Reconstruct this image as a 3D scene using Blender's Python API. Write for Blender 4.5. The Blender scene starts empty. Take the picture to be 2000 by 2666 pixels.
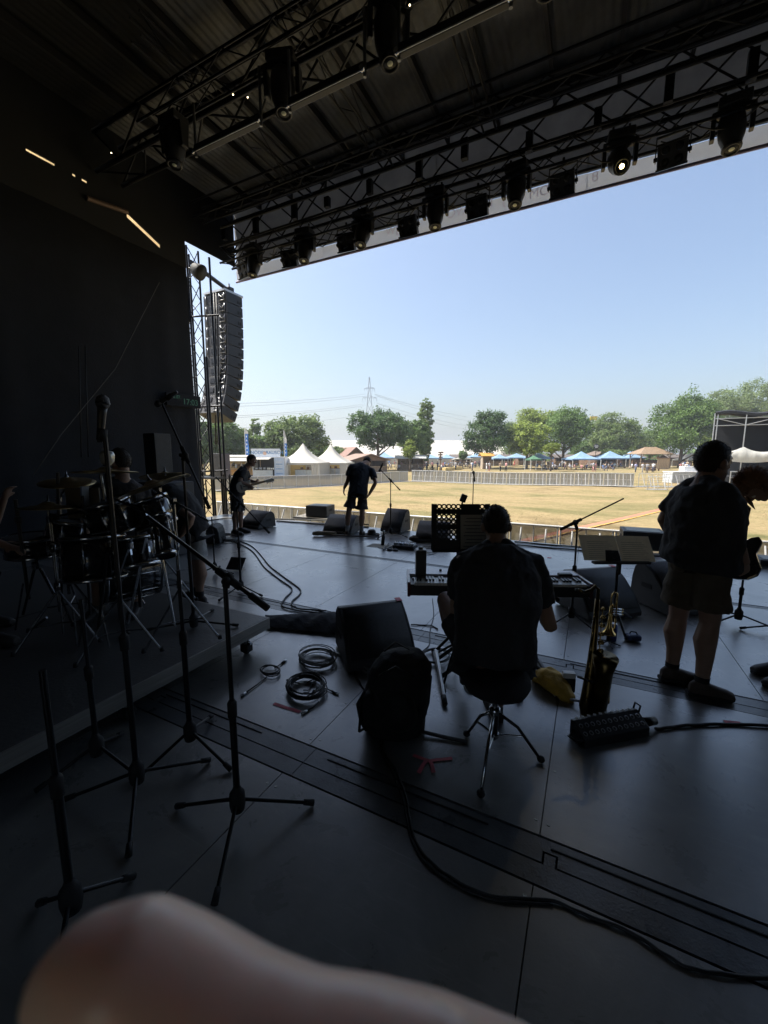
import bpy, math, random
from mathutils import Vector, Matrix, Quaternion
random.seed(11)
R = math.radians
scene = bpy.context.scene
COL = scene.collection

# ------------------------------------------------------------------ camera, world, sun, exposure
EYE = 1.70                                   # lens height above the stage deck (deck = z 0)
FPX, CU, CV, HV = 1060.0, 1000.0, 1333.0, 1183.0
PITCH = math.atan((CV - HV) / FPX)
YAW = R(26.8)
cam_data = bpy.data.cameras.new('camera')
cam = bpy.data.objects.new('camera', cam_data); COL.objects.link(cam)
cam_data.sensor_fit = 'HORIZONTAL'; cam_data.sensor_width = 36.0
cam_data.lens = 36.0 * FPX / 2000.0
cam_data.clip_start = 0.004; cam_data.clip_end = 3000
cam_data.dof.use_dof = True; cam_data.dof.focus_distance = 5.0; cam_data.dof.aperture_fstop = 14.0
cam.location = (0, 0, EYE)
cam.rotation_euler = (math.pi / 2 - PITCH, 0, YAW)
scene.camera = cam

SUN_EL, SUN_AZ = R(58), R(-105)              # azimuth from +Y (audience), clockwise: sun stands to the left
sdir = Vector((math.sin(SUN_AZ) * math.cos(SUN_EL), math.cos(SUN_AZ) * math.cos(SUN_EL), math.sin(SUN_EL)))
world = bpy.data.worlds.new('World'); scene.world = world; world.use_nodes = True
wn = world.node_tree.nodes; wl = world.node_tree.links
sky = wn.new('ShaderNodeTexSky'); sky.sky_type = 'NISHITA'; sky.sun_disc = False
sky.sun_elevation = SUN_EL; sky.sun_rotation = SUN_AZ
sky.altitude = 100; sky.air_density = 1.1; sky.dust_density = 3.9; sky.ozone_density = 2.0
wl.new(sky.outputs[0], wn['Background'].inputs[0]); wn['Background'].inputs[1].default_value = 0.105
sun_data = bpy.data.lights.new('sun', 'SUN'); sun_data.energy = 4.2; sun_data.angle = R(0.5); sun_data.color = (1.0, 0.95, 0.86)
sun = bpy.data.objects.new('sun', sun_data); COL.objects.link(sun)
sun.rotation_euler = (-sdir).to_track_quat('-Z', 'Y').to_euler(); sun.location = (-30, 0, 40)
scene.view_settings.view_transform = 'Standard'; scene.view_settings.look = 'None'
scene.view_settings.exposure = 1.15; scene.view_settings.gamma = 1.0; scene.view_settings.use_curve_mapping = False
cy = scene.cycles
cy.use_denoising = True; cy.denoiser = 'OPENIMAGEDENOISE'
cy.max_bounces = 7; cy.diffuse_bounces = 4; cy.glossy_bounces = 3; cy.transmission_bounces = 4; cy.transparent_max_bounces = 12
cy.sample_clamp_indirect = 6.0; cy.caustics_reflective = False; cy.caustics_refractive = False

# ------------------------------------------------------------------ measuring helpers: photo pixel -> place on a known plane
_fh = Vector((-math.sin(YAW), math.cos(YAW), 0)); _r = Vector((math.cos(YAW), math.sin(YAW), 0))
_fw = _fh * math.cos(PITCH) + Vector((0, 0, -math.sin(PITCH))); _up = _fh * math.sin(PITCH) + Vector((0, 0, math.cos(PITCH)))
_C = Vector((0, 0, EYE))
GZ = -1.30                                   # field level below the deck
def ray(u, v): return _fw + _r * ((u - CU) / FPX) - _up * ((v - CV) / FPX)
def G(u, v, z=0.0):
    d = ray(u, v); return _C + d * ((z - EYE) / d.z)
def PY(u, v, Y):
    d = ray(u, v); return _C + d * (Y / d.y)
def PX(u, v, X):
    d = ray(u, v); return _C + d * (X / d.x)
def PD(u, v, D):
    d = ray(u, v); return _C + d * (D / d.dot(_fh))
def depth(p): return (Vector(p) - _C).dot(_fh)
def zat(p, v):
    """height at which the vertical line through p shows at photo row v"""
    D = depth(p); t = (CV - v) / FPX
    # (z-EYE)*cosP + D*sinP = t*(D*cosP-(z-EYE)*sinP)
    c, s = math.cos(PITCH), math.sin(PITCH)
    return EYE + D * (t * c - s) / (c + t * s)
def V(*a): return Vector(a)

# ------------------------------------------------------------------ materials (procedural)
MATS = {}
def mat(name, col, rough=0.6, metal=0.0, var=0.18, scale=6.0, bump=0.0, bscale=None, spec=0.5, trans=0.0, emit=None, estr=0.0, coat=0.0, sss=0.0, rvar=0.1):
    if name in MATS: return MATS[name]
    m = bpy.data.materials.new(name); m.use_nodes = True
    nt = m.node_tree; n = nt.nodes; l = nt.links
    b = n['Principled BSDF']; out = n['Material Output']
    tc = n.new('ShaderNodeTexCoord')
    a = n.new('ShaderNodeTexNoise'); a.inputs['Scale'].default_value = scale; a.inputs['Detail'].default_value = 6; a.inputs['Roughness'].default_value = 0.62
    l.new(tc.outputs['Object'], a.inputs['Vector'])
    rp = n.new('ShaderNodeValToRGB'); e = rp.color_ramp.elements
    e[0].position = 0.3; e[1].position = 0.72
    e[0].color = tuple(max(0, c * (1 - var)) for c in col[:3]) + (1,)
    e[1].color = tuple(min(1, c * (1 + var)) for c in col[:3]) + (1,)
    l.new(a.outputs['Fac'], rp.inputs['Fac']); l.new(rp.outputs['Color'], b.inputs['Base Color'])
    mr = n.new('ShaderNodeMapRange'); mr.inputs['To Min'].default_value = max(0.02, rough - rvar); mr.inputs['To Max'].default_value = min(1, rough + rvar)
    l.new(a.outputs['Fac'], mr.inputs['Value']); l.new(mr.outputs['Result'], b.inputs['Roughness'])
    b.inputs['Metallic'].default_value = metal
    b.inputs['Specular IOR Level'].default_value = spec
    if coat: b.inputs['Coat Weight'].default_value = coat
    if sss:
        b.inputs['Subsurface Weight'].default_value = sss; b.inputs['Subsurface Radius'].default_value = (1.0, 0.35, 0.2); b.inputs['Subsurface Scale'].default_value = 0.006
    if emit:
        b.inputs['Emission Color'].default_value = (*emit, 1); b.inputs['Emission Strength'].default_value = estr
    if bump:
        bn = n.new('ShaderNodeTexNoise'); bn.inputs['Scale'].default_value = bscale or scale * 6; bn.inputs['Detail'].default_value = 4
        l.new(tc.outputs['Object'], bn.inputs['Vector'])
        bp = n.new('ShaderNodeBump'); bp.inputs['Strength'].default_value = bump; bp.inputs['Distance'].default_value = 0.02
        l.new(bn.outputs['Fac'], bp.inputs['Height']); l.new(bp.outputs['Normal'], b.inputs['Normal'])
    if trans:
        t = n.new('ShaderNodeBsdfTranslucent'); l.new(rp.outputs['Color'], t.inputs['Color'])
        mx = n.new('ShaderNodeMixShader'); mx.inputs[0].default_value = trans
        l.new(b.outputs[0], mx.inputs[1]); l.new(t.outputs[0], mx.inputs[2]); l.new(mx.outputs[0], out.inputs['Surface'])
    MATS[name] = m; return m

# ------------------------------------------------------------------ object helpers
def wpos(o):
    p = Vector((0, 0, 0))
    while o is not None:
        p += o.location; o = o.parent
    return p
def tag(o, label=None, cat=None, group=None, kind=None):
    if label: o['label'] = label
    if cat: o['category'] = cat
    if group: o['group'] = group
    if kind: o['kind'] = kind
    return o
def thing(name, label, cat, loc=(0, 0, 0), group=None, kind=None):
    o = bpy.data.objects.new(name, None); COL.objects.link(o); o.location = loc; o.empty_display_size = 0.1
    return tag(o, label, cat, group, kind)
def link(name, me, parent=None):
    o = bpy.data.objects.new(name, me); COL.objects.link(o)
    if parent is not None: o.parent = parent
    return o
def copy_tree(o, parent=None):
    c = o.copy(); COL.objects.link(c); c.parent = parent
    for ch in list(o.children): copy_tree(ch, c)
    return c

def basis(d, upv=None):
    """orthonormal frame with z along d"""
    z = Vector(d).normalized()
    ref = Vector(upv) if upv is not None else (Vector((0, 0, 1)) if abs(z.z) < 0.95 else Vector((1, 0, 0)))
    x = ref.cross(z).normalized(); y = z.cross(x)
    return x, y, z

class MB:
    """collects faces in world space; build() makes ONE mesh object"""
    def __init__(self): self.v = []; self.f = []; self.m = []; self.s = []
    def add(self, vs, fs, mi=0, smooth=False):
        o = len(self.v); self.v += [tuple(p) for p in vs]
        for f in fs: self.f.append(tuple(i + o for i in f)); self.m.append(mi); self.s.append(smooth)
        return self
    def box(self, c, s, M=None, mi=0):
        c = Vector(c); h = [x / 2 for x in s]; vs = []
        for z in (-1, 1):
            for y in (-1, 1):
                for x in (-1, 1):
                    p = Vector((x * h[0], y * h[1], z * h[2]))
                    if M is not None: p = M @ p
                    vs.append(c + p)
        return self.add(vs, [(0, 2, 3, 1), (4, 5, 7, 6), (0, 1, 5, 4), (2, 6, 7, 3), (0, 4, 6, 2), (1, 3, 7, 5)], mi)
    def cone(self, p0, p1, r0, r1=None, n=10, mi=0, cap=True, smooth=True):
        p0 = Vector(p0); p1 = Vector(p1); r1 = r0 if r1 is None else r1
        x, y, z = basis(p1 - p0); vs = []
        for p, r in ((p0, r0), (p1, r1)):
            for i in range(n):
                a = 2 * math.pi * i / n; vs.append(p + x * (r * math.cos(a)) + y * (r * math.sin(a)))
        self.add(vs, [(i, (i + 1) % n, n + (i + 1) % n, n + i) for i in range(n)], mi, smooth)
        if cap:
            o = len(self.v) - 2 * n
            self.f.append(tuple(o + i for i in reversed(range(n)))); self.m.append(mi); self.s.append(False)
            self.f.append(tuple(o + n + i for i in range(n))); self.m.append(mi); self.s.append(False)
        return self
    def tube(self, pts, r, n=6, mi=0, closed=False, flat=1.0):
        pts = [Vector(p) for p in pts]; k = len(pts); rr = r if isinstance(r, (list, tuple)) else [r] * k
        vs = []; px = None
        for i, p in enumerate(pts):
            d = (pts[min(i + 1, k - 1)] - pts[max(i - 1, 0)])
            if closed: d = pts[(i + 1) % k] - pts[i - 1]
            if d.length < 1e-9: d = Vector((0, 0, 1))
            z = d.normalized()
            if px is None: x = basis(z)[0]
            else:
                x = px - z * px.dot(z)
                x = x.normalized() if x.length > 1e-6 else basis(z)[0]
            px = x; y = z.cross(x)
            for j in range(n):
                a = 2 * math.pi * j / n; vs.append(p + x * (rr[i] * math.cos(a)) + y * (rr[i] * flat * math.sin(a)))
        fs = []
        for i in range(k if closed else k - 1):
            a = i * n; b = ((i + 1) % k) * n
            for j in range(n): fs.append((a + j, a + (j + 1) % n, b + (j + 1) % n, b + j))
        if not closed:
            fs.append(tuple(reversed(range(n)))); fs.append(tuple((k - 1) * n + j for j in range(n)))
        return self.add(vs, fs, mi, True)
    def loft(self, rings, n=16, mi=0, cap=True, smooth=True):
        """rings: (centre, axisA vector, axisB vector)"""
        vs = []
        for c, A, B in rings:
            for j in range(n):
                a = 2 * math.pi * j / n; vs.append(Vector(c) + Vector(A) * math.cos(a) + Vector(B) * math.sin(a))
        k = len(rings); fs = []
        for i in range(k - 1):
            for j in range(n): fs.append((i * n + j, i * n + (j + 1) % n, (i + 1) * n + (j + 1) % n, (i + 1) * n + j))
        if cap: fs.append(tuple(reversed(range(n)))); fs.append(tuple((k - 1) * n + j for j in range(n)))
        return self.add(vs, fs, mi, smooth)
    def ball(self, c, r, n=12, m=8, M=None, mi=0):
        """ellipsoid with radii r=(a,b,c)"""
        c = Vector(c); r = (r, r, r) if isinstance(r, (int, float)) else r; vs = []
        def P(x, y, z):
            p = Vector((x * r[0], y * r[1], z * r[2]))
            return c + (M @ p if M is not None else p)
        vs.append(P(0, 0, -1))
        for i in range(1, m):
            t = -math.pi / 2 + math.pi * i / m
            for j in range(n):
                a = 2 * math.pi * j / n; vs.append(P(math.cos(t) * math.cos(a), math.cos(t) * math.sin(a), math.sin(t)))
        vs.append(P(0, 0, 1)); fs = []
        for j in range(n): fs.append((0, 1 + (j + 1) % n, 1 + j))
        for i in range(m - 2):
            for j in range(n):
                a = 1 + i * n; b = a + n; fs.append((a + j, a + (j + 1) % n, b + (j + 1) % n, b + j))
        t = len(vs) - 1; a = 1 + (m - 2) * n
        for j in range(n): fs.append((a + j, a + (j + 1) % n, t))
        return self.add(vs, fs, mi, True)
    def lathe(self, prof, c=(0, 0, 0), d=(0, 0, 1), n=20, mi=0, cap=True):
        """prof: (radius, height) along axis d"""
        x, y, z = basis(d); c = Vector(c)
        return self.loft([(c + z * h, x * max(r, 1e-4), y * max(r, 1e-4)) for r, h in prof], n, mi, cap)
    def prism(self, poly, o, ax, ay, az, t, mi=0):
        """2D polygon in plane (ax, ay) at o, extruded t along az"""
        o = Vector(o); ax = Vector(ax); ay = Vector(ay); az = Vector(az); k = len(poly)
        vs = [o + ax * a + ay * b for a, b in poly] + [o + ax * a + ay * b + az * t for a, b in poly]
        fs = [(i, (i + 1) % k, k + (i + 1) % k, k + i) for i in range(k)] + [tuple(reversed(range(k))), tuple(k + i for i in range(k))]
        return self.add(vs, fs, mi)
    def quad(self, a, b, c, d, mi=0): return self.add([a, b, c, d], [(0, 1, 2, 3)], mi)
    def build(self, name, m, parent=None, at=None, bevel=0.0, flip=False):
        o0 = Vector(at) if at is not None else (wpos(parent) if parent is not None else Vector((0, 0, 0)))
        me = bpy.data.meshes.new(name)
        me.from_pydata([(p[0] - o0.x, p[1] - o0.y, p[2] - o0.z) for p in self.v], [], self.f)
        for mm in (m if isinstance(m, (list, tuple)) else [m]): me.materials.append(mm)
        me.polygons.foreach_set('material_index', self.m); me.polygons.foreach_set('use_smooth', self.s)
        me.update()
        o = link(name, me, parent)
        if at is not None: o.location = o0 - (wpos(parent) if parent is not None else Vector((0, 0, 0)))
        if bevel:
            b = o.modifiers.new('bevel', 'BEVEL'); b.width = bevel; b.segments = 2; b.limit_method = 'ANGLE'; b.angle_limit = R(35)
        return o

_stk = {}
def stick(name, p0, p1, r, m, parent=None, n=8, r1=None):
    """a rod between two world points; alike rods share one mesh"""
    key = (m.name, n, None if r1 is None else round(r1 / r, 2))
    if key not in _stk:
        b = MB().cone((0, 0, 0), (0, 0, 1), 1.0, 1.0 if r1 is None else r1 / r, n)
        me = bpy.data.meshes.new('rod'); me.from_pydata(b.v, [], b.f); me.materials.append(m)
        me.polygons.foreach_set('use_smooth', b.s); me.update(); _stk[key] = me
    o = link(name, _stk[key], parent)
    p0 = Vector(p0); p1 = Vector(p1); x, y, z = basis(p1 - p0); L = (p1 - p0).length
    q = Matrix((x, y, z)).transposed().to_quaternion()
    base = wpos(parent) if parent is not None else Vector((0, 0, 0))
    o.location = p0 - base; o.rotation_mode = 'QUATERNION'; o.rotation_quaternion = q; o.scale = (r, r, L)
    return o
_bxc = {}
def block(name, c, s, m, parent=None, rz=0.0, q=None):
    """a box object; alike boxes share one mesh"""
    key = m.name
    if key not in _bxc:
        b = MB().box((0, 0, 0), (1, 1, 1)); me = bpy.data.meshes.new('block'); me.from_pydata(b.v, [], b.f); me.materials.append(m); me.update(); _bxc[key] = me
    o = link(name, _bxc[key], parent)
    base = wpos(parent) if parent is not None else Vector((0, 0, 0))
    o.location = Vector(c) - base; o.scale = s; o.rotation_mode = 'QUATERNION'
    o.rotation_quaternion = q if q is not None else Quaternion((0, 0, 1), rz)
    return o
def text_mesh(name, s, size, m, parent, loc, xdir, ydir, depth_=0.002, align='CENTER'):
    """lettering as flat geometry: baseline along xdir, up along ydir"""
    cu = bpy.data.curves.new(name, 'FONT'); cu.body = s; cu.size = size; cu.align_x = align; cu.align_y = 'CENTER'; cu.extrude = depth_
    t = bpy.data.objects.new(name, cu); COL.objects.link(t)
    dg = bpy.context.evaluated_depsgraph_get(); dg.update()
    me = bpy.data.meshes.new_from_object(t.evaluated_get(dg)); bpy.data.objects.remove(t); bpy.data.curves.remove(cu)
    x = Vector(xdir).normalized(); y = Vector(ydir).normalized(); z = x.cross(y)
    me.transform(Matrix((x, y, z)).transposed().to_4x4())
    me.materials.clear(); me.materials.append(m)
    o = link(name, me, parent); o.location = Vector(loc) - (wpos(parent) if parent is not None else Vector((0, 0, 0)))
    return o
ORD = ['first', 'second', 'third', 'fourth', 'fifth', 'sixth', 'seventh', 'eighth', 'ninth', 'tenth', 'eleventh', 'twelfth', 'thirteenth', 'fourteenth', 'fifteenth', 'sixteenth']

# shared materials
BLK = mat('black paint', (0.020, 0.021, 0.024), 0.42, var=0.3, scale=14)
BLKR = mat('black rubber', (0.010, 0.010, 0.011), 0.75, var=0.3, scale=20)
BLKM = mat('black steel', (0.018, 0.019, 0.021), 0.33, 0.6, var=0.3, scale=18)
CABM = mat('black textured cabinet', (0.028, 0.029, 0.031), 0.5, var=0.35, scale=10, bump=0.25, bscale=220)
GRIL = mat('speaker grille', (0.024, 0.025, 0.027), 0.45, 0.3, var=0.4, scale=60, bump=0.5, bscale=300)
CHR = mat('chrome', (0.50, 0.51, 0.53), 0.18, 1.0, var=0.1, scale=20, rvar=0.06)
CHRD = mat('darkened chrome', (0.20, 0.205, 0.215), 0.26, 1.0, var=0.25, scale=20, rvar=0.08)  # weaker shine on the drum hardware put into a darker chrome colour
ALU = mat('aluminium', (0.55, 0.56, 0.57), 0.36, 0.9, var=0.15, scale=12)
GALV = mat('galvanised steel', (0.50, 0.51, 0.52), 0.48, 0.75, var=0.22, scale=9)
TRUSSM = mat('dark truss tube', (0.022, 0.023, 0.027), 0.38, 0.8, var=0.3, scale=10)
TRUSSA = mat('aluminium truss tube', (0.22, 0.23, 0.25), 0.34, 0.9, var=0.2, scale=10)
PAPER = mat('paper', (0.72, 0.67, 0.57), 0.8, var=0.08, scale=12, trans=0.45)
WHITEP = mat('white plastic', (0.75, 0.75, 0.73), 0.4, var=0.06, scale=10)
BRASS = mat('brass', (0.62, 0.43, 0.16), 0.24, 1.0, var=0.2, scale=14)
CABLE = mat('cable rubber', (0.012, 0.012, 0.013), 0.5, var=0.3, scale=30)
CABG = mat('grey cable', (0.16, 0.16, 0.155), 0.5, var=0.25, scale=30)
CLOTHB = mat('black cloth', (0.020, 0.020, 0.024), 0.9, var=0.35, scale=9, bump=0.3, bscale=40)
SKIN = mat('skin', (0.34, 0.21, 0.15), 0.5, var=0.14, scale=14, sss=0.12, bump=0.1, bscale=160)
HAIRD = mat('dark hair', (0.020, 0.014, 0.010), 0.55, var=0.4, scale=30, bump=0.6, bscale=120)
# ------------------------------------------------------------------ stage deck
def deck_material():
    m = bpy.data.materials.new('worn black deck board'); m.use_nodes = True
    n = m.node_tree.nodes; l = m.node_tree.links; b = n['Principled BSDF']
    g = n.new('ShaderNodeNewGeometry')
    def noise(sc, det=6, ro=0.6, dist=0.0, vec=None):
        t = n.new('ShaderNodeTexNoise'); t.inputs['Scale'].default_value = sc; t.inputs['Detail'].default_value = det
        t.inputs['Roughness'].default_value = ro; t.inputs['Distortion'].default_value = dist
        l.new(vec or g.outputs['Position'], t.inputs['Vector']); return t.outputs['Fac']
    def ramp(f, p0, c0, p1, c1):
        r = n.new('ShaderNodeValToRGB'); e = r.color_ramp.elements
        e[0].position = p0; e[1].position = p1; e[0].color = (*c0, 1); e[1].color = (*c1, 1); l.new(f, r.inputs['Fac']); return r.outputs['Color']
    def mix(a, c, f, mode='MIX'):
        x = n.new('ShaderNodeMix'); x.data_type = 'RGBA'; x.blend_type = mode
        if isinstance(f, float): x.inputs['Factor'].default_value = f
        else: l.new(f, x.inputs['Factor'])
        l.new(a, x.inputs['A']); l.new(c, x.inputs['B']); return x.outputs['Result']
    base = ramp(noise(1.1, 9, 0.7, 0.8), 0.32, (0.068, 0.070, 0.071), 0.70, (0.20, 0.20, 0.19))
    # dusty scuffs stretched along the walking direction, and footprints of dried dirt
    mp = n.new('ShaderNodeMapping'); mp.inputs['Scale'].default_value = (2.2, 7.0, 1.0); mp.inputs['Rotation'].default_value = (0, 0, 0.5)
    l.new(g.outputs['Position'], mp.inputs['Vector'])
    sc = ramp(noise(2.4, 8, 0.72, 0.6, mp.outputs['Vector']), 0.55, (0, 0, 0), 0.78, (1, 1, 1))
    dust = ramp(noise(14, 5, 0.7), 0.3, (0.19, 0.185, 0.17), 0.8, (0.28, 0.27, 0.245))
    sm = n.new('ShaderNodeMath'); sm.operation = 'MULTIPLY'; sm.inputs[1].default_value = 0.9; l.new(sc, sm.inputs[0])
    c = mix(base, dust, sm.outputs[0])
    spill = ramp(noise(0.55, 3, 0.5, 1.4), 0.60, (0, 0, 0), 0.63, (1, 1, 1))
    sp = n.new('ShaderNodeMath'); sp.operation = 'MULTIPLY'; sp.inputs[1].default_value = 0.45; l.new(spill, sp.inputs[0])
    dk = n.new('ShaderNodeRGB'); dk.outputs[0].default_value = (0.075, 0.075, 0.076, 1)
    c = mix(c, dk.outputs[0], sp.outputs[0])
    for rot, sc_, st in ((0.25, (1.2, 60, 1), 0.35), (1.3, (1.5, 75, 1), 0.28), (-0.6, (2.0, 90, 1), 0.25)):
        mp2 = n.new('ShaderNodeMapping'); mp2.inputs['Scale'].default_value = sc_; mp2.inputs['Rotation'].default_value = (0, 0, rot); l.new(g.outputs['Position'], mp2.inputs['Vector'])
        f2 = ramp(noise(1.0, 3, 0.5, 0.3, mp2.outputs['Vector']), 0.69, (0, 0, 0), 0.74, (1, 1, 1)); m2 = n.new('ShaderNodeMath'); m2.operation = 'MULTIPLY'; m2.inputs[1].default_value = st; l.new(f2, m2.inputs[0])
        lt = n.new('ShaderNodeRGB'); lt.outputs[0].default_value = (0.30, 0.30, 0.29, 1); c = mix(c, lt.outputs[0], m2.outputs[0])
    l.new(c, b.inputs['Base Color'])
    rr = n.new('ShaderNodeMapRange'); rr.inputs['From Min'].default_value = 0.3; rr.inputs['From Max'].default_value = 0.75; rr.inputs['To Min'].default_value = 0.22; rr.inputs['To Max'].default_value = 0.42
    l.new(noise(2.0, 7, 0.7, 0.4), rr.inputs['Value']); l.new(rr.outputs['Result'], b.inputs['Roughness'])
    b.inputs['Specular IOR Level'].default_value = 0.7
    b.inputs['Coat Weight'].default_value = 0.95; b.inputs['Coat Roughness'].default_value = 0.34; b.inputs['Coat IOR'].default_value = 1.85
    bp = n.new('ShaderNodeBump'); bp.inputs['Strength'].default_value = 0.06; bp.inputs['Distance'].default_value = 0.01
    l.new(noise(70, 3, 0.6), bp.inputs['Height']); l.new(bp.outputs['Normal'], b.inputs['Normal'])
    return m
DECK = deck_material()
SLOT = mat('dark joint', (0.004, 0.004, 0.005), 0.9)
PLATE = mat('joint plate', (0.12, 0.125, 0.13), 0.3, 0.25, var=0.35, scale=5, bump=0.1, bscale=120)
SCREW = mat('screw head', (0.45, 0.44, 0.40), 0.35, 0.9)
XL, XR = -9.3, 8.6
fl = tag(MB().box(((XL + XR) / 2, 2.14, -0.16), (XR - XL, 12.28, 0.24)).build('stage_floor', SLOT), kind='structure')
seams = [-0.10 + 1.28 * k for k in range(-8, 8)]
xs = [XL] + [s for s in seams if XL + 0.3 < s < XR - 0.3] + [XR]
rows = [(-4.0, 1.517), (1.757, 3.308), (3.535, 5.742), (5.862, 8.28)]
for (y0, y1) in rows:
    for a, b in zip(xs[:-1], xs[1:]):
        block('deck_panel', ((a + b) / 2, (y0 + y1) / 2, -0.02), (b - a - 0.005, y1 - y0 - 0.004, 0.04), DECK, fl)
def rail(y0, y1, notch_up):
    """two interlocking plates with a keyed joint every 2.56 m"""
    ym = (y0 + y1) / 2 - 0.01; g = 0.0045
    keys = [s + 0.05 for i, s in enumerate(seams) if i % 2 == 0 and XL + 1 < s < XR - 1]
    lo = [XL] + [(p + q) / 2 for p, q in zip(keys[:-1], keys[1:])] + [XR]
    for k, kx in enumerate(keys):
        a, b = lo[k] + 0.002, lo[k + 1] - 0.002
        w, h = 0.022, 0.05
        low = [(a, y0 + g), (b, y0 + g), (b, ym - g)]
        up = [(b, y1 - g), (a, y1 - g), (a, ym + g)]
        if notch_up:
            low += [(kx + w, ym - g), (kx + w, ym + h), (kx - w, ym + h), (kx - w, ym - g)]
            up += [(kx - w - 2 * g, ym + g), (kx - w - 2 * g, ym + h + 2 * g), (kx + w + 2 * g, ym + h + 2 * g), (kx + w + 2 * g, ym + g)]
        low += [(a, ym - g)]; up += [(b, ym + g)]
        for nm, poly in (('joint_plate', low), ('joint_plate', up)):
            MB().prism(poly, (0, 0, -0.038), (1, 0, 0), (0, 1, 0), (0, 0, 1), 0.034).build(nm, PLATE, fl)
        # shallow raised ribs on the upper plate
        for dx in (-0.72, 0.45):
            block('joint_rib', (kx + dx, y1 - 0.045, -0.003), (0.9, 0.006, 0.006), SLOT, fl)
rail(1.525, 1.755, True); rail(3.315, 3.535, True)
for yy in (5.772, 5.832): block('joint_plate', ((XL + XR) / 2, yy, -0.021), (XR - XL, 0.05, 0.034), PLATE, fl)
scm = MB().lathe([(0.0001, 0.0005), (0.006, 0.0014), (0.0075, 0.0005), (0.0075, -0.002)], n=10)
sme = bpy.data.meshes.new('screw'); sme.from_pydata(scm.v, [], scm.f); sme.materials.append(SCREW); sme.update()
for s in seams:
    if -4.2 < s < 2.5:
        for yy in (1.44, 1.82, 2.2, 3.25, 3.62, 5.65):
            for d in (-0.025, 0.03):
                o = link('screw', sme, fl); o.location = Vector((s + d, yy + random.uniform(-.02, .02), 0.001)) - wpos(fl)
PINK = mat('pink marking tape', (0.62, 0.09, 0.13), 0.6, var=0.2, scale=30)
def tape(label, segs, w=0.03, zz=0.0035):
    c = G(*segs[0][0]); c.z = zz; b = MB()
    for (p, q) in segs:
        a = G(*p); e = G(*q); a.z = e.z = zz; zz += 0.0012
        d = (e - a).normalized(); s = Vector((-d.y, d.x, 0)) * w / 2; k = 7
        L = []; Rr = []
        for i in range(k):
            m_ = a.lerp(e, i / (k - 1)); j = Vector((random.uniform(-.002, .002), random.uniform(-.002, .002), 0))
            L.append(m_ + s + j); Rr.append(m_ - s + j)
        for i in range(k - 1): b.quad(Rr[i], Rr[i + 1], L[i + 1], L[i])
    return tag(b.build('floor_tape', PINK, at=c), label, 'tape')
tape('short straight pink tape strip on deck beside cable coils', [((713, 1833), (782, 1855))], 0.028)
tape('star-shaped pink tape mark on deck behind the backpack', [((1075, 1968), (1128, 1985)), ((1120, 1982), (1177, 1976)), ((1112, 1978), (1090, 2015)), ((1120, 1980), (1130, 2014))], 0.022)
tape('small faint pink tape dash near right deck joint', [((1702, 1510), (1718, 1511))], 0.03)
tape('pink tape strip at right edge beside the multicore cable', [((1885, 1880), (1930, 1884))], 0.03)
tape('pale pink tape mark near the stage front edge', [((1425, 1452), (1436, 1453))], 0.05)

# stage front lip and apron
tag(MB().box(((XL + XR) / 2, 8.295, -0.06), (XR - XL, 0.03, 0.112)).build('stage_edge', ALU, fl))
for k in range(7):
    w = (XR - XL) / 7
    block('stage_skirt', (XL + w * (k + 0.5), 8.26, -0.72), (w - 0.01, 0.02, 1.14), CLOTHB, fl)

# ------------------------------------------------------------------ drum riser
RZ = 0.25
RISTOP = mat('riser board', (0.09, 0.088, 0.085), 0.42, var=0.3, scale=3, bump=0.15, bscale=80)
RISEDGE = mat('riser frame', (0.30, 0.29, 0.27), 0.5, 0.5, var=0.25, scale=7)
rx0, rx1, ry0, ry1 = -6.5, -2.49, -1.3, 2.65
ris = thing('drum_riser', 'low black drum riser with grey metal edge on short legs', 'riser', (rx1, ry1, 0))
for i in range(2):
    for j in range(2):
        w = (rx1 - rx0) / 2; h = (ry1 - ry0) / 2
        block('riser_panel', (rx0 + w * (i + .5), ry0 + h * (j + .5), RZ - 0.012), (w - 0.02 if i == 0 else w - 0.03, h - 0.03, 0.024), RISTOP, ris)
for c, s in ((((rx0 + rx1) / 2, ry1 - 0.012, RZ - 0.052), (rx1 - rx0, 0.024, 0.1)), (((rx0 + rx1) / 2, ry0 + 0.012, RZ - 0.052), (rx1 - rx0, 0.024, 0.1)),
             ((rx1 - 0.012, (ry0 + ry1) / 2, RZ - 0.052), (0.024, ry1 - ry0 - 0.05, 0.1)), ((rx0 + 0.012, (ry0 + ry1) / 2, RZ - 0.052), (0.024, ry1 - ry0 - 0.05, 0.1)),
             (((rx0 + rx1) / 2, (ry0 + ry1) / 2, RZ - 0.06), (rx1 - rx0 - 0.05, 0.05, 0.08))):
    block('riser_frame', c, s, RISEDGE, ris)
for (x, y) in ((-2.55, 2.42), (-2.58, 1.42), (-2.58, 0.4), (-4.5, 2.5), (-6.3, 2.5), (-6.3, 0.6)):
    lg = stick('leg', (x, y, 0.07), (x, y, RZ - 0.1), 0.024, ALU, ris)
    b = MB().box((x, y, 0.055), (0.08, 0.07, 0.07)).cone((x - 0.02, y, 0.035), (x + 0.02, y, 0.035), 0.035, n=14)
    b.build('castor', BLKR, ris, bevel=0.006)
    MB().box((x + 0.03, y, 0.1), (0.05, 0.02, 0.02)).cone((x - 0.05, y, 0.11), (x + 0.05, y, 0.11), 0.009, n=8).build('clamp_bolt', CHR, ris)
dr = MB()   # crumpled black cloth lying between riser and the big wedge
N = 14
pa, pb = G(700, 1622), G(905, 1640)
for i in range(N):
    for j in range(7): pass
vs = []; fs = []
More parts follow.
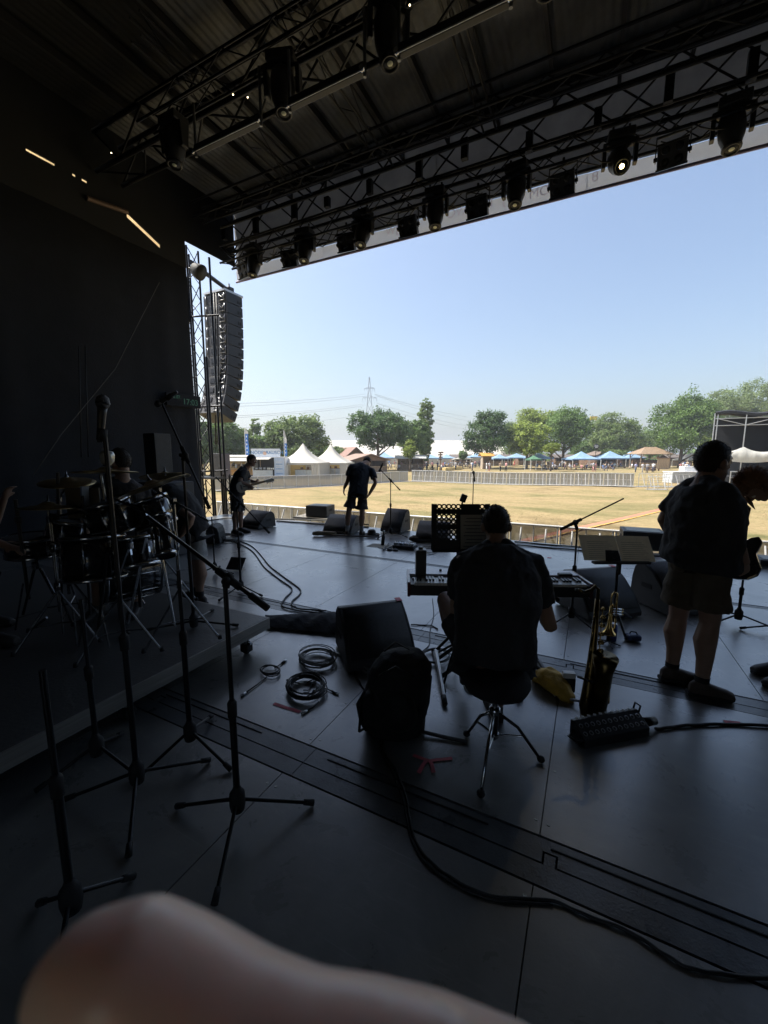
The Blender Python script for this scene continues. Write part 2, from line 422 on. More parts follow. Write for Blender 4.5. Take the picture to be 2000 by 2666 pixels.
for i in range(N):
    t = i / (N - 1)
    for j in range(9):
        s_ = j / 8
        p = G(690 + 230 * t, 1608 - 10 * t + (12 + 52 * (0.35 + 0.65 * t)) * s_)
        hgt = 0.02 + 0.13 * math.sin(math.pi * s_) * (0.35 + 0.65 * t) * (0.7 + 0.3 * math.sin(i * 1.9 + j)) + 0.02 * math.sin(i * 3.1 + j * 2.3)
        vs.append((p.x, p.y, max(0.006, hgt)))
for i in range(N - 1):
    for j in range(8): fs.append((i * 9 + j, (i + 1) * 9 + j, (i + 1) * 9 + j + 1, i * 9 + j + 1))
dr.add(vs, fs, 0, True)
o = dr.build('black_cloth', CLOTHB, at=(pa.x, pa.y, 0)); tag(o, 'crumpled black cloth between drum riser and large floor monitor', 'cloth')
o.modifiers.new('thick', 'SOLIDIFY').thickness = 0.006; sb = o.modifiers.new('sub', 'SUBSURF'); sb.levels = sb.render_levels = 2

# ------------------------------------------------------------------ side and back drapes
DRAPE = mat('black molton drape', (0.012, 0.014, 0.019), 0.95, var=0.35, scale=2.5, bump=0.25, bscale=30)
TARP = mat('tan translucent tarpaulin', (0.80, 0.70, 0.52), 0.6, var=0.12, scale=4, trans=0.75)
def drape(name, label, a, b, z0, z1, amp=0.016, per=0.62, seed=0, holes=()):
    a = Vector(a); b = Vector(b); L = (b - a).length; d = (b - a) / L; nrm = Vector((-d.y, d.x, 0))
    k = int(L / per * 8); zs = sorted(set([z0, z1] + [z0 + (z1 - z0) * i / 6 for i in range(7)] + [h[i] for h in holes for i in (2, 3)]))
    ss = sorted(set([L * i / k for i in range(k + 1)] + [h[i] for h in holes for i in (0, 1)]))
    rnd = random.Random(seed); ph = [rnd.uniform(0, 6.28) for _ in range(4)]
    m = MB(); vs = []
    for z in zs:
        t = (z - z0) / (z1 - z0)
        for s in ss:
            off = amp * (1.15 - 0.5 * t) * (math.sin(s / per * 6.283 + ph[0]) * (0.55 + 0.45 * math.sin(s * 0.83 + ph[3])) + 0.9 * math.sin(s / per * 2.3 + ph[1] + 1.5 * t) + 1.2 * math.sin(s * 0.9 + ph[2] + 2.6 * t))
            p = a + d * s + nrm * off; vs.append((p.x, p.y, z))
    w = len(ss); fs = []
    for i in range(len(zs) - 1):
        for j in range(w - 1):
            sc_ = (ss[j] + ss[j + 1]) / 2; zc = (zs[i] + zs[i + 1]) / 2
            if any(h[0] < sc_ < h[1] and h[2] < zc < h[3] for h in holes): continue
            fs.append((i * w + j, i * w + j + 1, (i + 1) * w + j + 1, (i + 1) * w + j))
    m.add(vs, fs, 0, True)
    o = m.build(name, DRAPE, at=(a.x, a.y, z0)); return tag(o, label, 'curtain')
WX = -9.2
drape('side_curtain', 'tall black stage curtain closing off the left wing', (WX, -3.5, 0), (WX, 7.42, 0), -0.02, 6.26, seed=3)
drape('back_curtain', 'left half of the black backdrop behind the photographer', (-0.5, -3.5, 0), (WX, -3.5, 0), -0.02, 8.3, seed=5)
drape('back_curtain', 'right half of the black backdrop behind the photographer', (8.5, -3.5, 0), (1.2, -3.5, 0), -0.02, 8.3, seed=6)
drape('back_curtain', 'black valance above the open get-in behind the photographer', (1.2, -3.52, 0), (-0.5, -3.52, 0), 2.4, 8.3, seed=8)
drape('wing_curtain', 'black stage curtain closing the right wing', (8.4, 7.3, 0), (8.4, -3.5, 0), -0.02, 8.3, seed=7)
# upper side wall: dark sheets with a few open slots, backed by added tarpaulin that glows in the sun
UPW = mat('dark painted wall sheet', (0.010, 0.012, 0.016), 0.7, var=0.3, scale=4, bump=0.2, bscale=50)
uw = thing('upper_side_wall', 'dark upper side wall above the left curtain with bright slits', 'wall', (WX, 0, 6.25))
def wall_sheet(poly): MB().prism(poly, (WX, 0, 0), (0, 1, 0), (0, 0, 1), (-1, 0, 0), 0.03).build('wall_sheet', UPW, uw)
sa, sb_ = PX(330, 558, WX), PX(418, 642, WX)
y0s, y1s = sa.y, sb_.y
wall_sheet([(-3.5, 6.25), (y0s, 6.25), (y0s, 6.98), (-3.5, 6.98)])
wall_sheet([(y0s, sa.z + 0.045), (y1s, sb_.z + 0.045), (y1s, 6.98), (y0s, 6.98)])
wall_sheet([(y0s, 6.25), (y1s, 6.25), (y1s, sb_.z - 0.045), (y0s, sa.z - 0.055)])
wall_sheet([(y1s, 6.25), (7.42, 6.25), (7.42, 6.98), (y1s, 6.98)])
wall_sheet([(-3.5, 7.03), (7.42, 7.03), (7.42, 8.6), (-3.5, 8.6)])
wall_sheet([(7.42, 6.87), (9.02, 6.87), (9.02, 8.6), (7.42, 8.6)])
p, q = PX(67, 385, WX).y, PX(144, 429, WX).y
p2, q2 = PX(188, 452, WX).y, PX(197, 452, WX).y
p3, q3 = PX(213, 467, WX).y, PX(227, 467, WX).y
for a, b in ((-3.5, p), (q, p2), (q2, p3), (q3, 7.42)): wall_sheet([(a, 6.98), (b, 6.98), (b, 7.03), (a, 7.03)])
MB().box((WX - 0.09, 5.5, 6.75), (0.01, 3.6, 1.0)).build('added_tarpaulin', TARP, uw)  # added behind the slots to stop the sun and glow tan
# inclined tube that frames the long slot
stick('brace', PX(225, 515, WX + 0.05), PX(332, 552, WX + 0.05), 0.05, mat('rusty tube', (0.16, 0.11, 0.09), 0.6, 0.3), uw)

# ------------------------------------------------------------------ roof
ROOFZ = 8.25
ROOFM = mat('weathered roof sheet', (0.135, 0.142, 0.155), 0.55, 0.1, var=0.55, scale=1.3, bump=0.15, bscale=20)
roof = tag(MB().box((-0.35, 2.8, ROOFZ + 0.42), (18.2, 12.9, 0.04)).build('stage_roof', UPW), 'dark corrugated stage roof on steel rafters over the whole stage', 'roof')
rx = [-9.25 + 1.03 * k for k in range(18)]
rowsR = [(-3.6, 0.0), (0.0, 2.9), (2.9, 5.6), (5.6, 9.0)]
def sheet_mesh(w, L, pitch=0.125, amp=0.016):
    n = int(w / pitch) * 4; vs = []; fs = []
    for j, y in enumerate((-L / 2, 0, L / 2)):
        for i in range(n + 1):
            x = -w / 2 + w * i / n; vs.append((x, y, amp * math.sin(2 * math.pi * i / 4 + 0.6)))
    for j in range(2):
        for i in range(n): fs.append((j * (n + 1) + i, (j + 1) * (n + 1) + i, (j + 1) * (n + 1) + i + 1, j * (n + 1) + i + 1))
    me = bpy.data.meshes.new('roof_sheet'); me.from_pydata(vs, [], fs); me.materials.append(ROOFM); me.polygons.foreach_set('use_smooth', [True] * len(fs)); me.update(); return me
ROOFB = mat('dark roof sheet', (0.010, 0.011, 0.013), 0.8, var=0.3, scale=2)  # darker sheet for the left and rear bays
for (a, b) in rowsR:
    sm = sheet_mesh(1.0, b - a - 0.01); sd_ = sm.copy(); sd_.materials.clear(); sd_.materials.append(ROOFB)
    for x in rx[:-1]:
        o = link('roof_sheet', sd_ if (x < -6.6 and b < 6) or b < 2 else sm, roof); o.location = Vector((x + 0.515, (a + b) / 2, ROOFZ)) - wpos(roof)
RAFT = mat('rafter steel', (0.05, 0.05, 0.055), 0.5, 0.5, var=0.3, scale=6)
for i, x in enumerate(rx):
    block('rafter', (x, 2.75, ROOFZ - 0.09), (0.06, 12.7, 0.13), RAFT, roof)
for y in (0.0, 2.9): block('purlin', (-0.4, y, ROOFZ - 0.22), (17.8, 0.1, 0.13), RAFT, roof)
block('purlin', (-0.4, 8.52, ROOFZ - 0.24), (17.8, 0.16, 0.16), RAFT, roof)

def truss(name, label, a, b, w, h, step, m=TRUSSM, rc=0.025, rb=0.012, group=None, faces=('f', 'k', 't', 'b'), upv=(0, 0, 1)):
    """box truss: four chords and zigzag braces, each rod its own part"""
    a = Vector(a); b = Vector(b); L = (b - a).length; d = (b - a) / L
    side = Vector(upv).cross(d).normalized(); up = d.cross(side)
    t = thing(name, label, 'truss', a, group)
    cor = {}
    for i, (s, u) in enumerate(((-1, -1), (1, -1), (1, 1), (-1, 1))):
        off = side * (s * w / 2) + up * (u * h / 2); cor[i] = off
        stick('chord', a + off, b + off, rc, m, t, 8)
    n = max(2, int(L / step)); 
    prs = {'b': (0, 1), 'f': (1, 2), 't': (2, 3), 'k': (3, 0)}
    for f in faces:
        c0, c1 = prs[f]
        for i in range(n):
            p = a + d * (L * i / n); q = a + d * (L * (i + 1) / n)
            if i % 2: stick('brace', p + cor[c1], q + cor[c0], rb, m, t, 6)
            else: stick('brace', p + cor[c0], q + cor[c1], rb, m, t, 6)
    return t
flt = truss('front_light_truss', 'black lighting truss across the stage front carrying the spotlights', (-9.0, 8.5, 6.86), (8.2, 8.5, 6.86), 0.4, 0.4, 0.46, faces=('f', 'k', 'b'))
for k in range(26):   # sagging power leads tied along the truss
    x0 = -8.8 + k * 0.45 + random.uniform(-.1, .1); x1 = x0 + random.uniform(.35, .9); sg = random.uniform(.06, .28); yy = random.choice((8.28, 8.34, 8.5)); zz = random.choice((6.66, 6.68, 7.04))
    MB().tube([(x0 + (x1 - x0) * q / 6, yy, zz - sg * math.sin(math.pi * q / 6)) for q in range(7)], .011, 5).build('power_lead', CABLE, flt)
truss('roof_truss', 'deep dark roof truss just above the front lighting truss', (-9.1, 8.72, 7.55), (8.3, 8.72, 7.55), 0.3, 0.75, 0.8, rc=0.04, rb=0.018, faces=('f', 'k'))
truss('roof_truss', 'slim roof truss behind the front lighting truss', (-9.1, 7.75, 7.62), (8.3, 7.75, 7.62), 0.3, 0.34, 0.42, faces=('f', 'b'))
truss('roof_truss', 'dark roof truss over the middle of the stage', (-9.1, 5.65, 7.6), (8.3, 5.65, 7.6), 0.5, 0.7, 0.75, rc=0.045, rb=0.02, faces=('f', 'k', 'b'))
for i, x in enumerate((-6.2, -4.15, -2.05)):
    truss('rafter_truss', ['leftmost', 'middle', 'rightmost'][i] + ' of three slim trusses running back from the front under the roof', (x, 4.4, 7.75), (x, 8.4, 7.75), 0.22, 0.3, 0.5, TRUSSM, 0.02, 0.009, faces=('f', 'k'))
# fascia banner seen from behind
FASC = mat('white fascia banner cloth', (0.78, 0.80, 0.84), 0.6, var=0.05, scale=3, trans=0.5)
fas = thing('fascia_banner', 'long pale translucent banner along the front roof edge, lettering reversed', 'banner', (-0.4, 9.05, 6.45))
FASU = mat('grey inner roof edge sheet', (0.30, 0.31, 0.34), 0.6, var=0.25, scale=1.5, trans=0.10)
for k in range(6):
    w = 17.6 / 6; x0 = -9.2 + w * k
    for nm, za, zb_, m_ in (('banner_panel', 6.52, 6.80, FASC), ('upper_panel', 6.81, 8.27, FASU)):
        vs = []; fs = []; nx = 10
        for j in range(4):
            for i in range(nx + 1):
                vs.append((x0 + (w + 0.02) * i / nx, 9.05 + 0.006 * (k % 2) + 0.012 * math.sin(i * 1.1 + j * 2 + k), za + (zb_ - za) * j / 3))
        for j in range(3):
            for i in range(nx): fs.append((j * (nx + 1) + i, j * (nx + 1) + i + 1, (j + 1) * (nx + 1) + i + 1, (j + 1) * (nx + 1) + i))
        MB().add(vs, fs, 0, True).build(nm, m_, fas)
stick('hem_pipe', (-9.2, 9.03, 6.48), (8.4, 9.03, 6.48), 0.03, mat('purple grey hem', (0.30, 0.26, 0.42), 0.5), fas)
FAINT = mat('faint pink print', (0.80, 0.74, 0.80), 0.7, trans=0.6)
for u, v, s in ((1020, 601, 'JW'), (1193, 552, 'AVO'), (1280, 529, 'I'), (1312, 522, 'J'), (1405, 500, 'OM'), (1550, 460, '8')):
    p = PY(u, v, 9.03); text_mesh('print', s, 0.24, FAINT, fas, (p.x, 9.032, p.z), (-1, 0, 0), (0, 0, 1), 0.0)
stick('cable_pipe', (-8.6, 8.0, 7.28), (8.0, 8.0, 7.28), 0.03, TRUSSM, roof)
for k in range(16):   # hanging junction boxes and brackets on the roof truss
    x = -8.6 + k * 1.03 + random.uniform(-.1, .1)
    block('bracket', (x, 8.35 + random.uniform(-.25, .15), 7.25), (0.12, 0.1, random.uniform(0.2, 0.45)), TRUSSM, roof)

# ------------------------------------------------------------------ stage lights
GLASS = mat('lamp lens', (0.75, 0.78, 0.55), 0.06, 0.0, var=0.05, coat=1.0)
LIT = mat('lit lamp', (1, 0.95, 0.7), 0.3, emit=(1.0, 0.74, 0.22), estr=9)
def moving_head(x, y, z, label, group, lit=False, tilt=18, pan=0, sc=1.0):
    t = thing('moving_head', label, 'stage light', (0, 0, 0), group)
    MB().box((0, 0, -0.06), (0.40, 0.30, 0.14)).build('base', BLK, t, bevel=0.02)
    stick('clamp', (-0.12, 0, 0), (-0.12, 0, 0.12), 0.02, BLKM, t); stick('clamp', (0.12, 0, 0), (0.12, 0, 0.12), 0.02, BLKM, t)
    yk = MB().box((0, 0, -0.16), (0.46, 0.16, 0.06))
    for s in (-1, 1): yk.prism([(-0.09, -0.14), (0.09, -0.14), (0.06, -0.50), (-0.06, -0.50)], (s * 0.235 - 0.03, 0, 0), (0, 1, 0), (0, 0, 1), (1, 0, 0), 0.06)
    yk.build('yoke', BLK, t, bevel=0.012)
    d = Vector((0.05, -math.sin(R(tilt)), -math.cos(R(tilt)))).normalized(); c = Vector((0, 0, -0.42))
    MB().lathe([(0.02, -0.27), (0.13, -0.26), (0.165, -0.2), (0.175, 0.0), (0.165, 0.1), (0.13, 0.22), (0.115, 0.30), (0.112, 0.335), (0.09, 0.33), (0.088, 0.30)], c, d, 18).build('head', BLK, t)
    lens = MB().lathe([(0.0005, 0.325), (0.05, 0.318), (0.088, 0.295), (0.085, 0.28)], c, d, 18).build('lens', LIT if lit else GLASS, t)
    MB().lathe([(0.118, 0.27), (0.128, 0.28), (0.128, 0.31), (0.118, 0.32)], c, d, 18).build('bezel', BLKM, t)
    t.location = (x, y, z); t.rotation_euler = (0, 0, R(pan)); t.scale = (sc, sc, sc)
    if lit:
        ld = bpy.data.lights.new('spot', 'SPOT'); ld.energy = 4.5; ld.spot_size = R(64); ld.color = (1, 0.84, 0.5); ld.shadow_soft_size = 0.05
        lo = bpy.data.objects.new('lamp_light', ld); COL.objects.link(lo); lo.parent = t; lo.location = c + d * 0.36
        lo.rotation_euler = d.to_track_quat('-Z', 'Y').to_euler()
    return t
def blinder(x, y, z, label, group, tilt=20, pan=0):
    t = thing('blinder_light', label, 'stage light', (0, 0, 0), group)
    M = Matrix.Rotation(R(tilt), 3, 'X')
    MB().box((0, 0, -0.30), (0.40, 0.13, 0.33), M).build('housing', BLK, t, bevel=0.015)
    for i in (-1, 1):
        MB().box(Vector((0, 0, -0.30)) + M @ Vector((0, -0.08, i * 0.16)), (0.42, 0.05, 0.03), M).build('rim', BLKM, t)
    for s in (-1, 1):
        MB().box((s * 0.225, 0, -0.17), (0.015, 0.04, 0.36)).build('yoke', BLK, t)
        MB().cone((s * 0.20, 0, -0.30), (s * 0.25, 0, -0.30), 0.03, n=12).build('knob', BLKR, t)
    stick('yoke_bar', (-0.225, 0, 0.005), (0.225, 0, 0.005), 0.02, BLK, t); stick('clamp', (0, 0, 0), (0, 0, 0.12), 0.025, BLKM, t)
    for r_ in range(2):
        for q_ in range(2):
            MB().ball(Vector((0, 0, -0.30)) + M @ Vector(((q_ - .5) * .18, -0.068, (r_ - .5) * .16)), (0.06, 0.015, 0.06), 12, 6, M).build('lamp', BLKM, t)
    t.location = (x, y, z); t.rotation_euler = (0, 0, R(pan)); return t
MHX = [-7.95, -6.34, -4.77, -3.1, -1.54, 0.10, 1.56]
for i, x in enumerate(MHX):
    lab = 'moving head spotlight hanging from the front truss, ' + (ORD[i] + ' from the left') + (', lit warm yellow' if i == 5 else '')
    moving_head(x, 8.42, 6.90, lab, 'moving heads on the front truss', i == 5, 48 if i == 5 else 14 + (i % 3) * 4, (i % 2) * 12 - 6, 0.98)
BLX = [-8.32, -6.84, -5.22, -3.71, -2.26, -0.76, 0.84, 2.3]
for i, x in enumerate(BLX):
    blinder(x, 8.46, 6.70, 'square black blinder lamp hung under the front truss, ' + ORD[i] + ' from the left', 'blinders on the front truss', 18 + (i * 7) % 12, (i * 37) % 20 - 10)
# mid-stage lighting pipes with hanging heads
for i, (x0, x1) in enumerate(((-5.0, -3.85), (-3.4, -2.4), (-2.0, -0.9), (-0.4, 0.7))):
    tb = thing('light_batten', ORD[i] + ' straight lighting batten from the left under the middle roof', 'batten', ((x0 + x1) / 2, 4.3, 5.7))
    MB().box(((x0 + x1) / 2, 4.3, 5.74), (x1 - x0, 0.08, 0.10)).build('bar', BLK, tb, bevel=0.01)
    stick('edge_rail', (x0, 4.24, 5.685), (x1, 4.24, 5.685), 0.008, ALU, tb)
    for xx in (x0, x1): stick('end_bracket', (xx, 4.3, 5.66), (xx, 4.3, 6.3), 0.018, TRUSSA, tb)
    for xx in (x0, x1): stick('clamp_knob', (xx, 4.22, 5.70), (xx, 4.26, 5.70), 0.03, CHR, tb)
truss('mid_light_truss', 'dark lighting truss above the middle of the stage', (-6.2, 4.45, 6.62), (8.0, 4.45, 6.62), 0.26, 0.26, 0.42, faces=('f', 'k'), rc=0.018, rb=0.009)
for i, x in enumerate((-5.6, -3.62, -2.2, -0.65)):
    moving_head(x, 4.45, 6.42, 'dark moving head on the middle truss, ' + ORD[i] + ' from the left', 'moving heads on the middle truss', False, 8, 20 * i, 0.85)
for i, (u, v) in enumerate(((645, 253), (607, 246), (1067, 13), (1105, 97), (1071, 113), (290, 398))):
    p = PY(u, v, 4.6)
    t = MB().ball(p, 0.009, 10, 6).build('indicator_lamp', mat('indicator', (1, .9, .6), .3, emit=(1.0, 0.85, 0.5), estr=3.0), at=p)
    tag(t, 'tiny warm point of light among the dark roof lamps', 'light', 'tiny indicator lights in the roof')
# ------------------------------------------------------------------ PA tower, line array, clock
tx, ty = -9.78, 7.95
tw = truss('pa_tower', 'tall aluminium truss tower standing beside the left curtain', (tx, ty, GZ), (tx, ty, 7.0), 0.36, 0.36, 0.4, TRUSSM, 0.026, 0.011, upv=(0, 1, 0))
truss('support_tower', 'short dark ladder truss on the ground beside the tall tower', (-9.42, 8.62, GZ), (-9.42, 8.62, 1.12), 0.24, 0.24, 0.3, TRUSSM, 0.02, 0.01, upv=(0, 1, 0))
for i, (x, y, z1) in enumerate(((-9.42, 8.05, 4.3), (-9.62, 8.5, 7.0), (-9.3, 8.35, 3.6))):
    stick('scaffold_pole', (x, y, GZ), (x, y, z1), 0.03, TRUSSM, tw)
for z in (1.2, 3.0, 5.4): stick('cross_pole', (-10.2, 8.0, z), (-9.25, 8.42, z + 0.05), 0.024, TRUSSM, tw)
bm = thing('rigging_beam', 'perforated black beam from the tower to the loudspeaker hang', 'beam', (-9.7, 8.1, 6.7))
stick('beam_tube', (-9.75, 8.0, 6.72), (-10.3, 9.75, 6.70), 0.06, TRUSSM, bm)
stick('motor_chain', (-10.3, 9.8, 6.35), (-10.3, 9.8, 6.9), 0.03, GALV, bm)
MB().box((-10.3, 9.8, 6.62), (0.22, 0.2, 0.34)).build('hoist_motor', BLK, bm, bevel=0.02)
MB().tube([(-10.22, 9.7, 6.62), (-10.18, 9.62, 6.5), (-10.2, 9.6, 6.38), (-10.26, 9.66, 6.36)], 0.045, 8).build('chain_bag', mat('pale webbing', (0.35, 0.34, 0.28), 0.7), bm)
fd = thing('floodlight', 'grey dome floodlight on top of the truss tower', 'stage light', (-9.7, 8.1, 6.45))
MB().lathe([(0.02, -0.2), (0.14, -0.18), (0.2, 0.02), (0.2, 0.08)], (-9.5, 8.05, 6.45), (0.8, 0.3, -0.5), 16).build('dome', mat('grey lamp housing', (0.022, 0.024, 0.024), 0.7), fd)
stick('arm', (-9.78, 7.95, 6.55), (-9.5, 8.05, 6.5), 0.025, TRUSSM, fd)
MB().box((-9.68, 7.75, 5.7), (0.1, 0.16, 1.1)).build('control_box', BLK, fd, bevel=0.01)
# line array, each cabinet its own part
la = thing('line_array', 'curved hanging line array of twelve dark grey loudspeaker cabinets', 'loudspeaker', (-10.5, 9.8, 6.7))
SIDE = mat('dark grey array cabinet', (0.016, 0.018, 0.024), 0.5, var=0.25, scale=6, bump=0.2, bscale=160)
ca = MB()
yb, zt, tilt = 9.46, 6.55, 0.0
X0, X1 = -11.06, -10.06
CH, CD = 0.305, 0.62
for k in range(12):
    if k: tilt += R([0.4, 0.5, 0.7, 0.9, 1.2, 1.6, 2.2, 3.0, 4.0, 5.0, 6.0][k - 1])
    up = Vector((0, math.sin(tilt), math.cos(tilt))); fw = Vector((0, math.cos(tilt), -math.sin(tilt)))
    o = Vector((0, yb, zt)) - up * CH
    g = 0.004
    prof = [(0, g), (CD * 0.8, g), (CD, 0.014), (CD, CH - 0.014), (CD * 0.8, CH - g), (0, CH - g)]
    cab = MB().prism(prof, (X0, o.y, o.z), fw, up, (1, 0, 0), X1 - X0).build('cabinet', SIDE, la, bevel=0.008)
    for a in (0.70, 0.84):   # handle slots on the visible side
        MB().box(Vector((X1 + 0.001, o.y, o.z)) + fw * (CD * a) + up * (CH * 0.36), (0.012, 0.045, 0.085), Matrix.Rotation(-tilt, 3, 'X')).build('handle_slot', BLKR, cab)
    for xx in (X1 - 0.09, X1 - 0.30, X0 + 0.12):   # rigging on the back
        c = Vector((xx, o.y, o.z)) - fw * 0.02
        MB().tube([c + up * 0.04, c + up * (CH - 0.04)], 0.014, 6).build('rigging_bar', TRUSSA, cab)
    c1 = Vector((X1 - 0.195, o.y, o.z)) - fw * 0.025
    MB().tube([c1 + up * (CH * .75) + V(-.1, 0, 0), c1 + up * (CH * .5), c1 + up * (CH * .75) + V(.1, 0, 0)], 0.012, 6).build('rigging_fork', GALV, cab)
    MB().tube([c1 + up * (CH * .2) + V(-.1, 0, 0), c1 + up * (CH * .2) + V(.1, 0, 0)], 0.012, 6).build('rigging_fork', GALV, cab)
    MB().box(Vector(((X0 + X1) / 2 - 0.12, o.y, o.z)) - fw * 0.012 + up * CH * .5, (0.2, 0.02, 0.14), Matrix.Rotation(-tilt, 3, 'X')).build('connector_plate', BLKM, cab)
    yb, zt = o.y, o.z
MB().box((-10.56, 9.8, 6.60), (0.9, 0.75, 0.06)).build('bumper_frame', GALV, la)
pts = [(-10.42, 9.40, 6.5), (-10.4, 9.36, 5.4), (-10.42, 9.32, 4.2), (-10.4, 9.2, 3.0), (-10.36, 9.1, 2.0)]
for dx in (0, 0.05, -0.05): MB().tube([(p[0] + dx, p[1] - abs(dx), p[2]) for p in pts], 0.022, 6).build('signal_cable', CABLE, la)
# stage clock on the tower
ck = thing('stage_clock', 'black digital stage clock with dim green figures 17:03 on the curtain edge', 'clock', (-9.1, 7.2, 3.0))
c = PX(478, 1043, -9.05)
MB().box(c, (0.06, 0.95, 0.30)).build('case', DRAPE, ck, bevel=0.01)
GRN = mat('green digits', (0.02, 0.06, 0.04), 0.5, emit=(0.12, 0.5, 0.32), estr=0.035)
text_mesh('digits', '17:03', 0.2, GRN, ck, (c.x + 0.034, c.y + 0.17, c.z - 0.03), (0, 1, 0), (0, 0, 1))
text_mesh('digits', '12.07.', 0.11, GRN, ck, (c.x + 0.034, c.y - 0.22, c.z + 0.06), (0, 1, 0), (0, 0, 1))
# side fill speaker on pole
sf = thing('side_speaker', 'upright black loudspeaker box on a pole at the left stage edge', 'loudspeaker', (-9.75, 9.3, GZ))
c = PD(577, 1214, 12.4)
MB().box(c, (0.34, 0.36, 0.78)).build('cabinet', CABM, sf, bevel=0.015)
MB().box(c + V(0.172, 0.0, 0), (0.012, 0.34, 0.74)).build('edge_trim', mat('grey edge', (0.2, 0.17, 0.18), .5), sf)
stick('pole', (c.x, c.y, GZ), (c.x, c.y, c.z - 0.39), 0.025, TRUSSM, sf)
wp = thing('work_platform', 'small dark shelf board fixed to the truss tower', 'shelf', (-9.5, 8.2, 1.0))
MB().box(PD(548, 1244, 11.4), (0.75, 0.4, 0.05)).build('board', BLK, wp)
stick('bracket', PD(535, 1250, 11.4), PD(540, 1300, 11.4), 0.02, TRUSSM, wp)
# diagonal guy line and drop cables in front of the left curtain
def line_thing(name, label, cat, pts, r, m=CABLE, n=6, group=None):
    c = Vector(pts[len(pts) // 2]); z = min(Vector(p).z for p in pts); b = MB().tube(pts, r, n)
    return tag(b.build(name, m, at=(c.x, c.y, z)), label, cat, group)
line_thing('guy_rope', 'thin pale rope slanting across the dark left curtain', 'rope', [PD(415, 735, 9.5), PD(300, 960, 8.3), PD(160, 1130, 7.2), PD(85, 1240, 6.5)], 0.007, mat('worn rope', (0.10, 0.10, 0.095), .8))
line_thing('drop_cable', 'left one of two black cables hanging down the left curtain', 'cable', [PX(205, 900, -8.9), PX(212, 1190, -8.9)], 0.012)
line_thing('drop_cable', 'right one of two black cables hanging down the left curtain', 'cable', [PX(222, 900, -8.9), PX(230, 1190, -8.9)], 0.012)
# ------------------------------------------------------------------ ground
def grass_material():
    m = bpy.data.materials.new('dry summer grass'); m.use_nodes = True
    n = m.node_tree.nodes; l = m.node_tree.links; b = n['Principled BSDF']; g = n.new('ShaderNodeNewGeometry')
    def noise(sc, det, ro, dist=0, mapsc=None):
        v = g.outputs['Position']
        if mapsc:
            mp = n.new('ShaderNodeMapping'); mp.inputs['Scale'].default_value = mapsc; l.new(v, mp.inputs['Vector']); v = mp.outputs['Vector']
        t = n.new('ShaderNodeTexNoise'); t.inputs['Scale'].default_value = sc; t.inputs['Detail'].default_value = det; t.inputs['Roughness'].default_value = ro; t.inputs['Distortion'].default_value = dist
        l.new(v, t.inputs['Vector']); return t.outputs['Fac']
    def ramp(f, *st):
        r = n.new('ShaderNodeValToRGB'); e = r.color_ramp.elements
        while len(e) < len(st): e.new(0.5)
        for i, (p, c) in enumerate(st): e[i].position = p; e[i].color = (*c, 1)
        l.new(f, r.inputs['Fac']); return r.outputs['Color']
    big = ramp(noise(0.22, 6, 0.62, 0.5, (0.7, 1.3, 1)), (0.30, (0.175, 0.138, 0.075)), (0.44, (0.31, 0.245, 0.14)), (0.56, (0.235, 0.20, 0.105)), (0.70, (0.13, 0.13, 0.058)))
    fine = ramp(noise(5.0, 6, 0.75), (0.25, (0.55, 0.52, 0.45)), (0.75, (1.25, 1.22, 1.15)))
    x = n.new('ShaderNodeMix'); x.data_type = 'RGBA'; x.blend_type = 'MULTIPLY'; x.inputs['Factor'].default_value = 0.85
    l.new(big, x.inputs['A']); l.new(fine, x.inputs['B']); l.new(x.outputs['Result'], b.inputs['Base Color'])
    b.inputs['Roughness'].default_value = 0.95; b.inputs['Specular IOR Level'].default_value = 0.1
    bp = n.new('ShaderNodeBump'); bp.inputs['Strength'].default_value = 0.7; bp.inputs['Distance'].default_value = 0.05
    l.new(noise(14, 5, 0.7), bp.inputs['Height']); l.new(bp.outputs['Normal'], b.inputs['Normal'])
    return m
GRASS = grass_material()
gm = MB(); nx = 60
vs = []; fs = []
xs_ = [-900, -400, -200, -120] + [-90 + 5 * i for i in range(37)] + [120, 200, 400, 900]
ys_ = [-60, -20, 0] + [5 + 4 * i for i in range(32)] + [150, 200, 300, 500, 900, 1600]
for y in ys_:
    for x in xs_:
        zz = GZ + (0.05 * math.sin(x * .31 + y * .17) + 0.04 * math.sin(x * .11 - y * .23) if (12 < y < 150) else 0)
        vs.append((x, y, zz))
w = len(xs_)
for j in range(len(ys_) - 1):
    for i in range(w - 1): fs.append((j * w + i, j * w + i + 1, (j + 1) * w + i + 1, (j + 1) * w + i))
tag(gm.add(vs, fs, 0, True).build('ground', GRASS), kind='structure')
# grass tufts on the near field
DRYB = mat('dry grass blades', (0.36, 0.30, 0.17), 0.9, var=0.3, scale=0.35, trans=0.5)
rnd = random.Random(4); tb = MB()
for k in range(14000):
    D = 10.5 + 28 * rnd.random() ** 1.6; lat = rnd.uniform(-0.62, 0.98) * D
    p = _fh * D + _r * lat
    if p.y < 11.3: continue
    h = rnd.uniform(0.015, 0.032); a = rnd.uniform(0, 6.28); dx, dy = math.cos(a) * 0.03, math.sin(a) * 0.03
    lx, ly = rnd.uniform(-.05, .05), rnd.uniform(-.05, .05)
    zg = GZ + 0.05 * math.sin(p.x * .31 + p.y * .17) + 0.04 * math.sin(p.x * .11 - p.y * .23) - 0.01
    tb.add([(p.x - dx, p.y - dy, zg), (p.x + dx, p.y + dy, zg), (p.x + lx, p.y + ly, zg + h)], [(0, 1, 2)])
tag(tb.build('dry_grass', DRYB), 'short dry grass blades over the field', 'grass', kind='stuff')
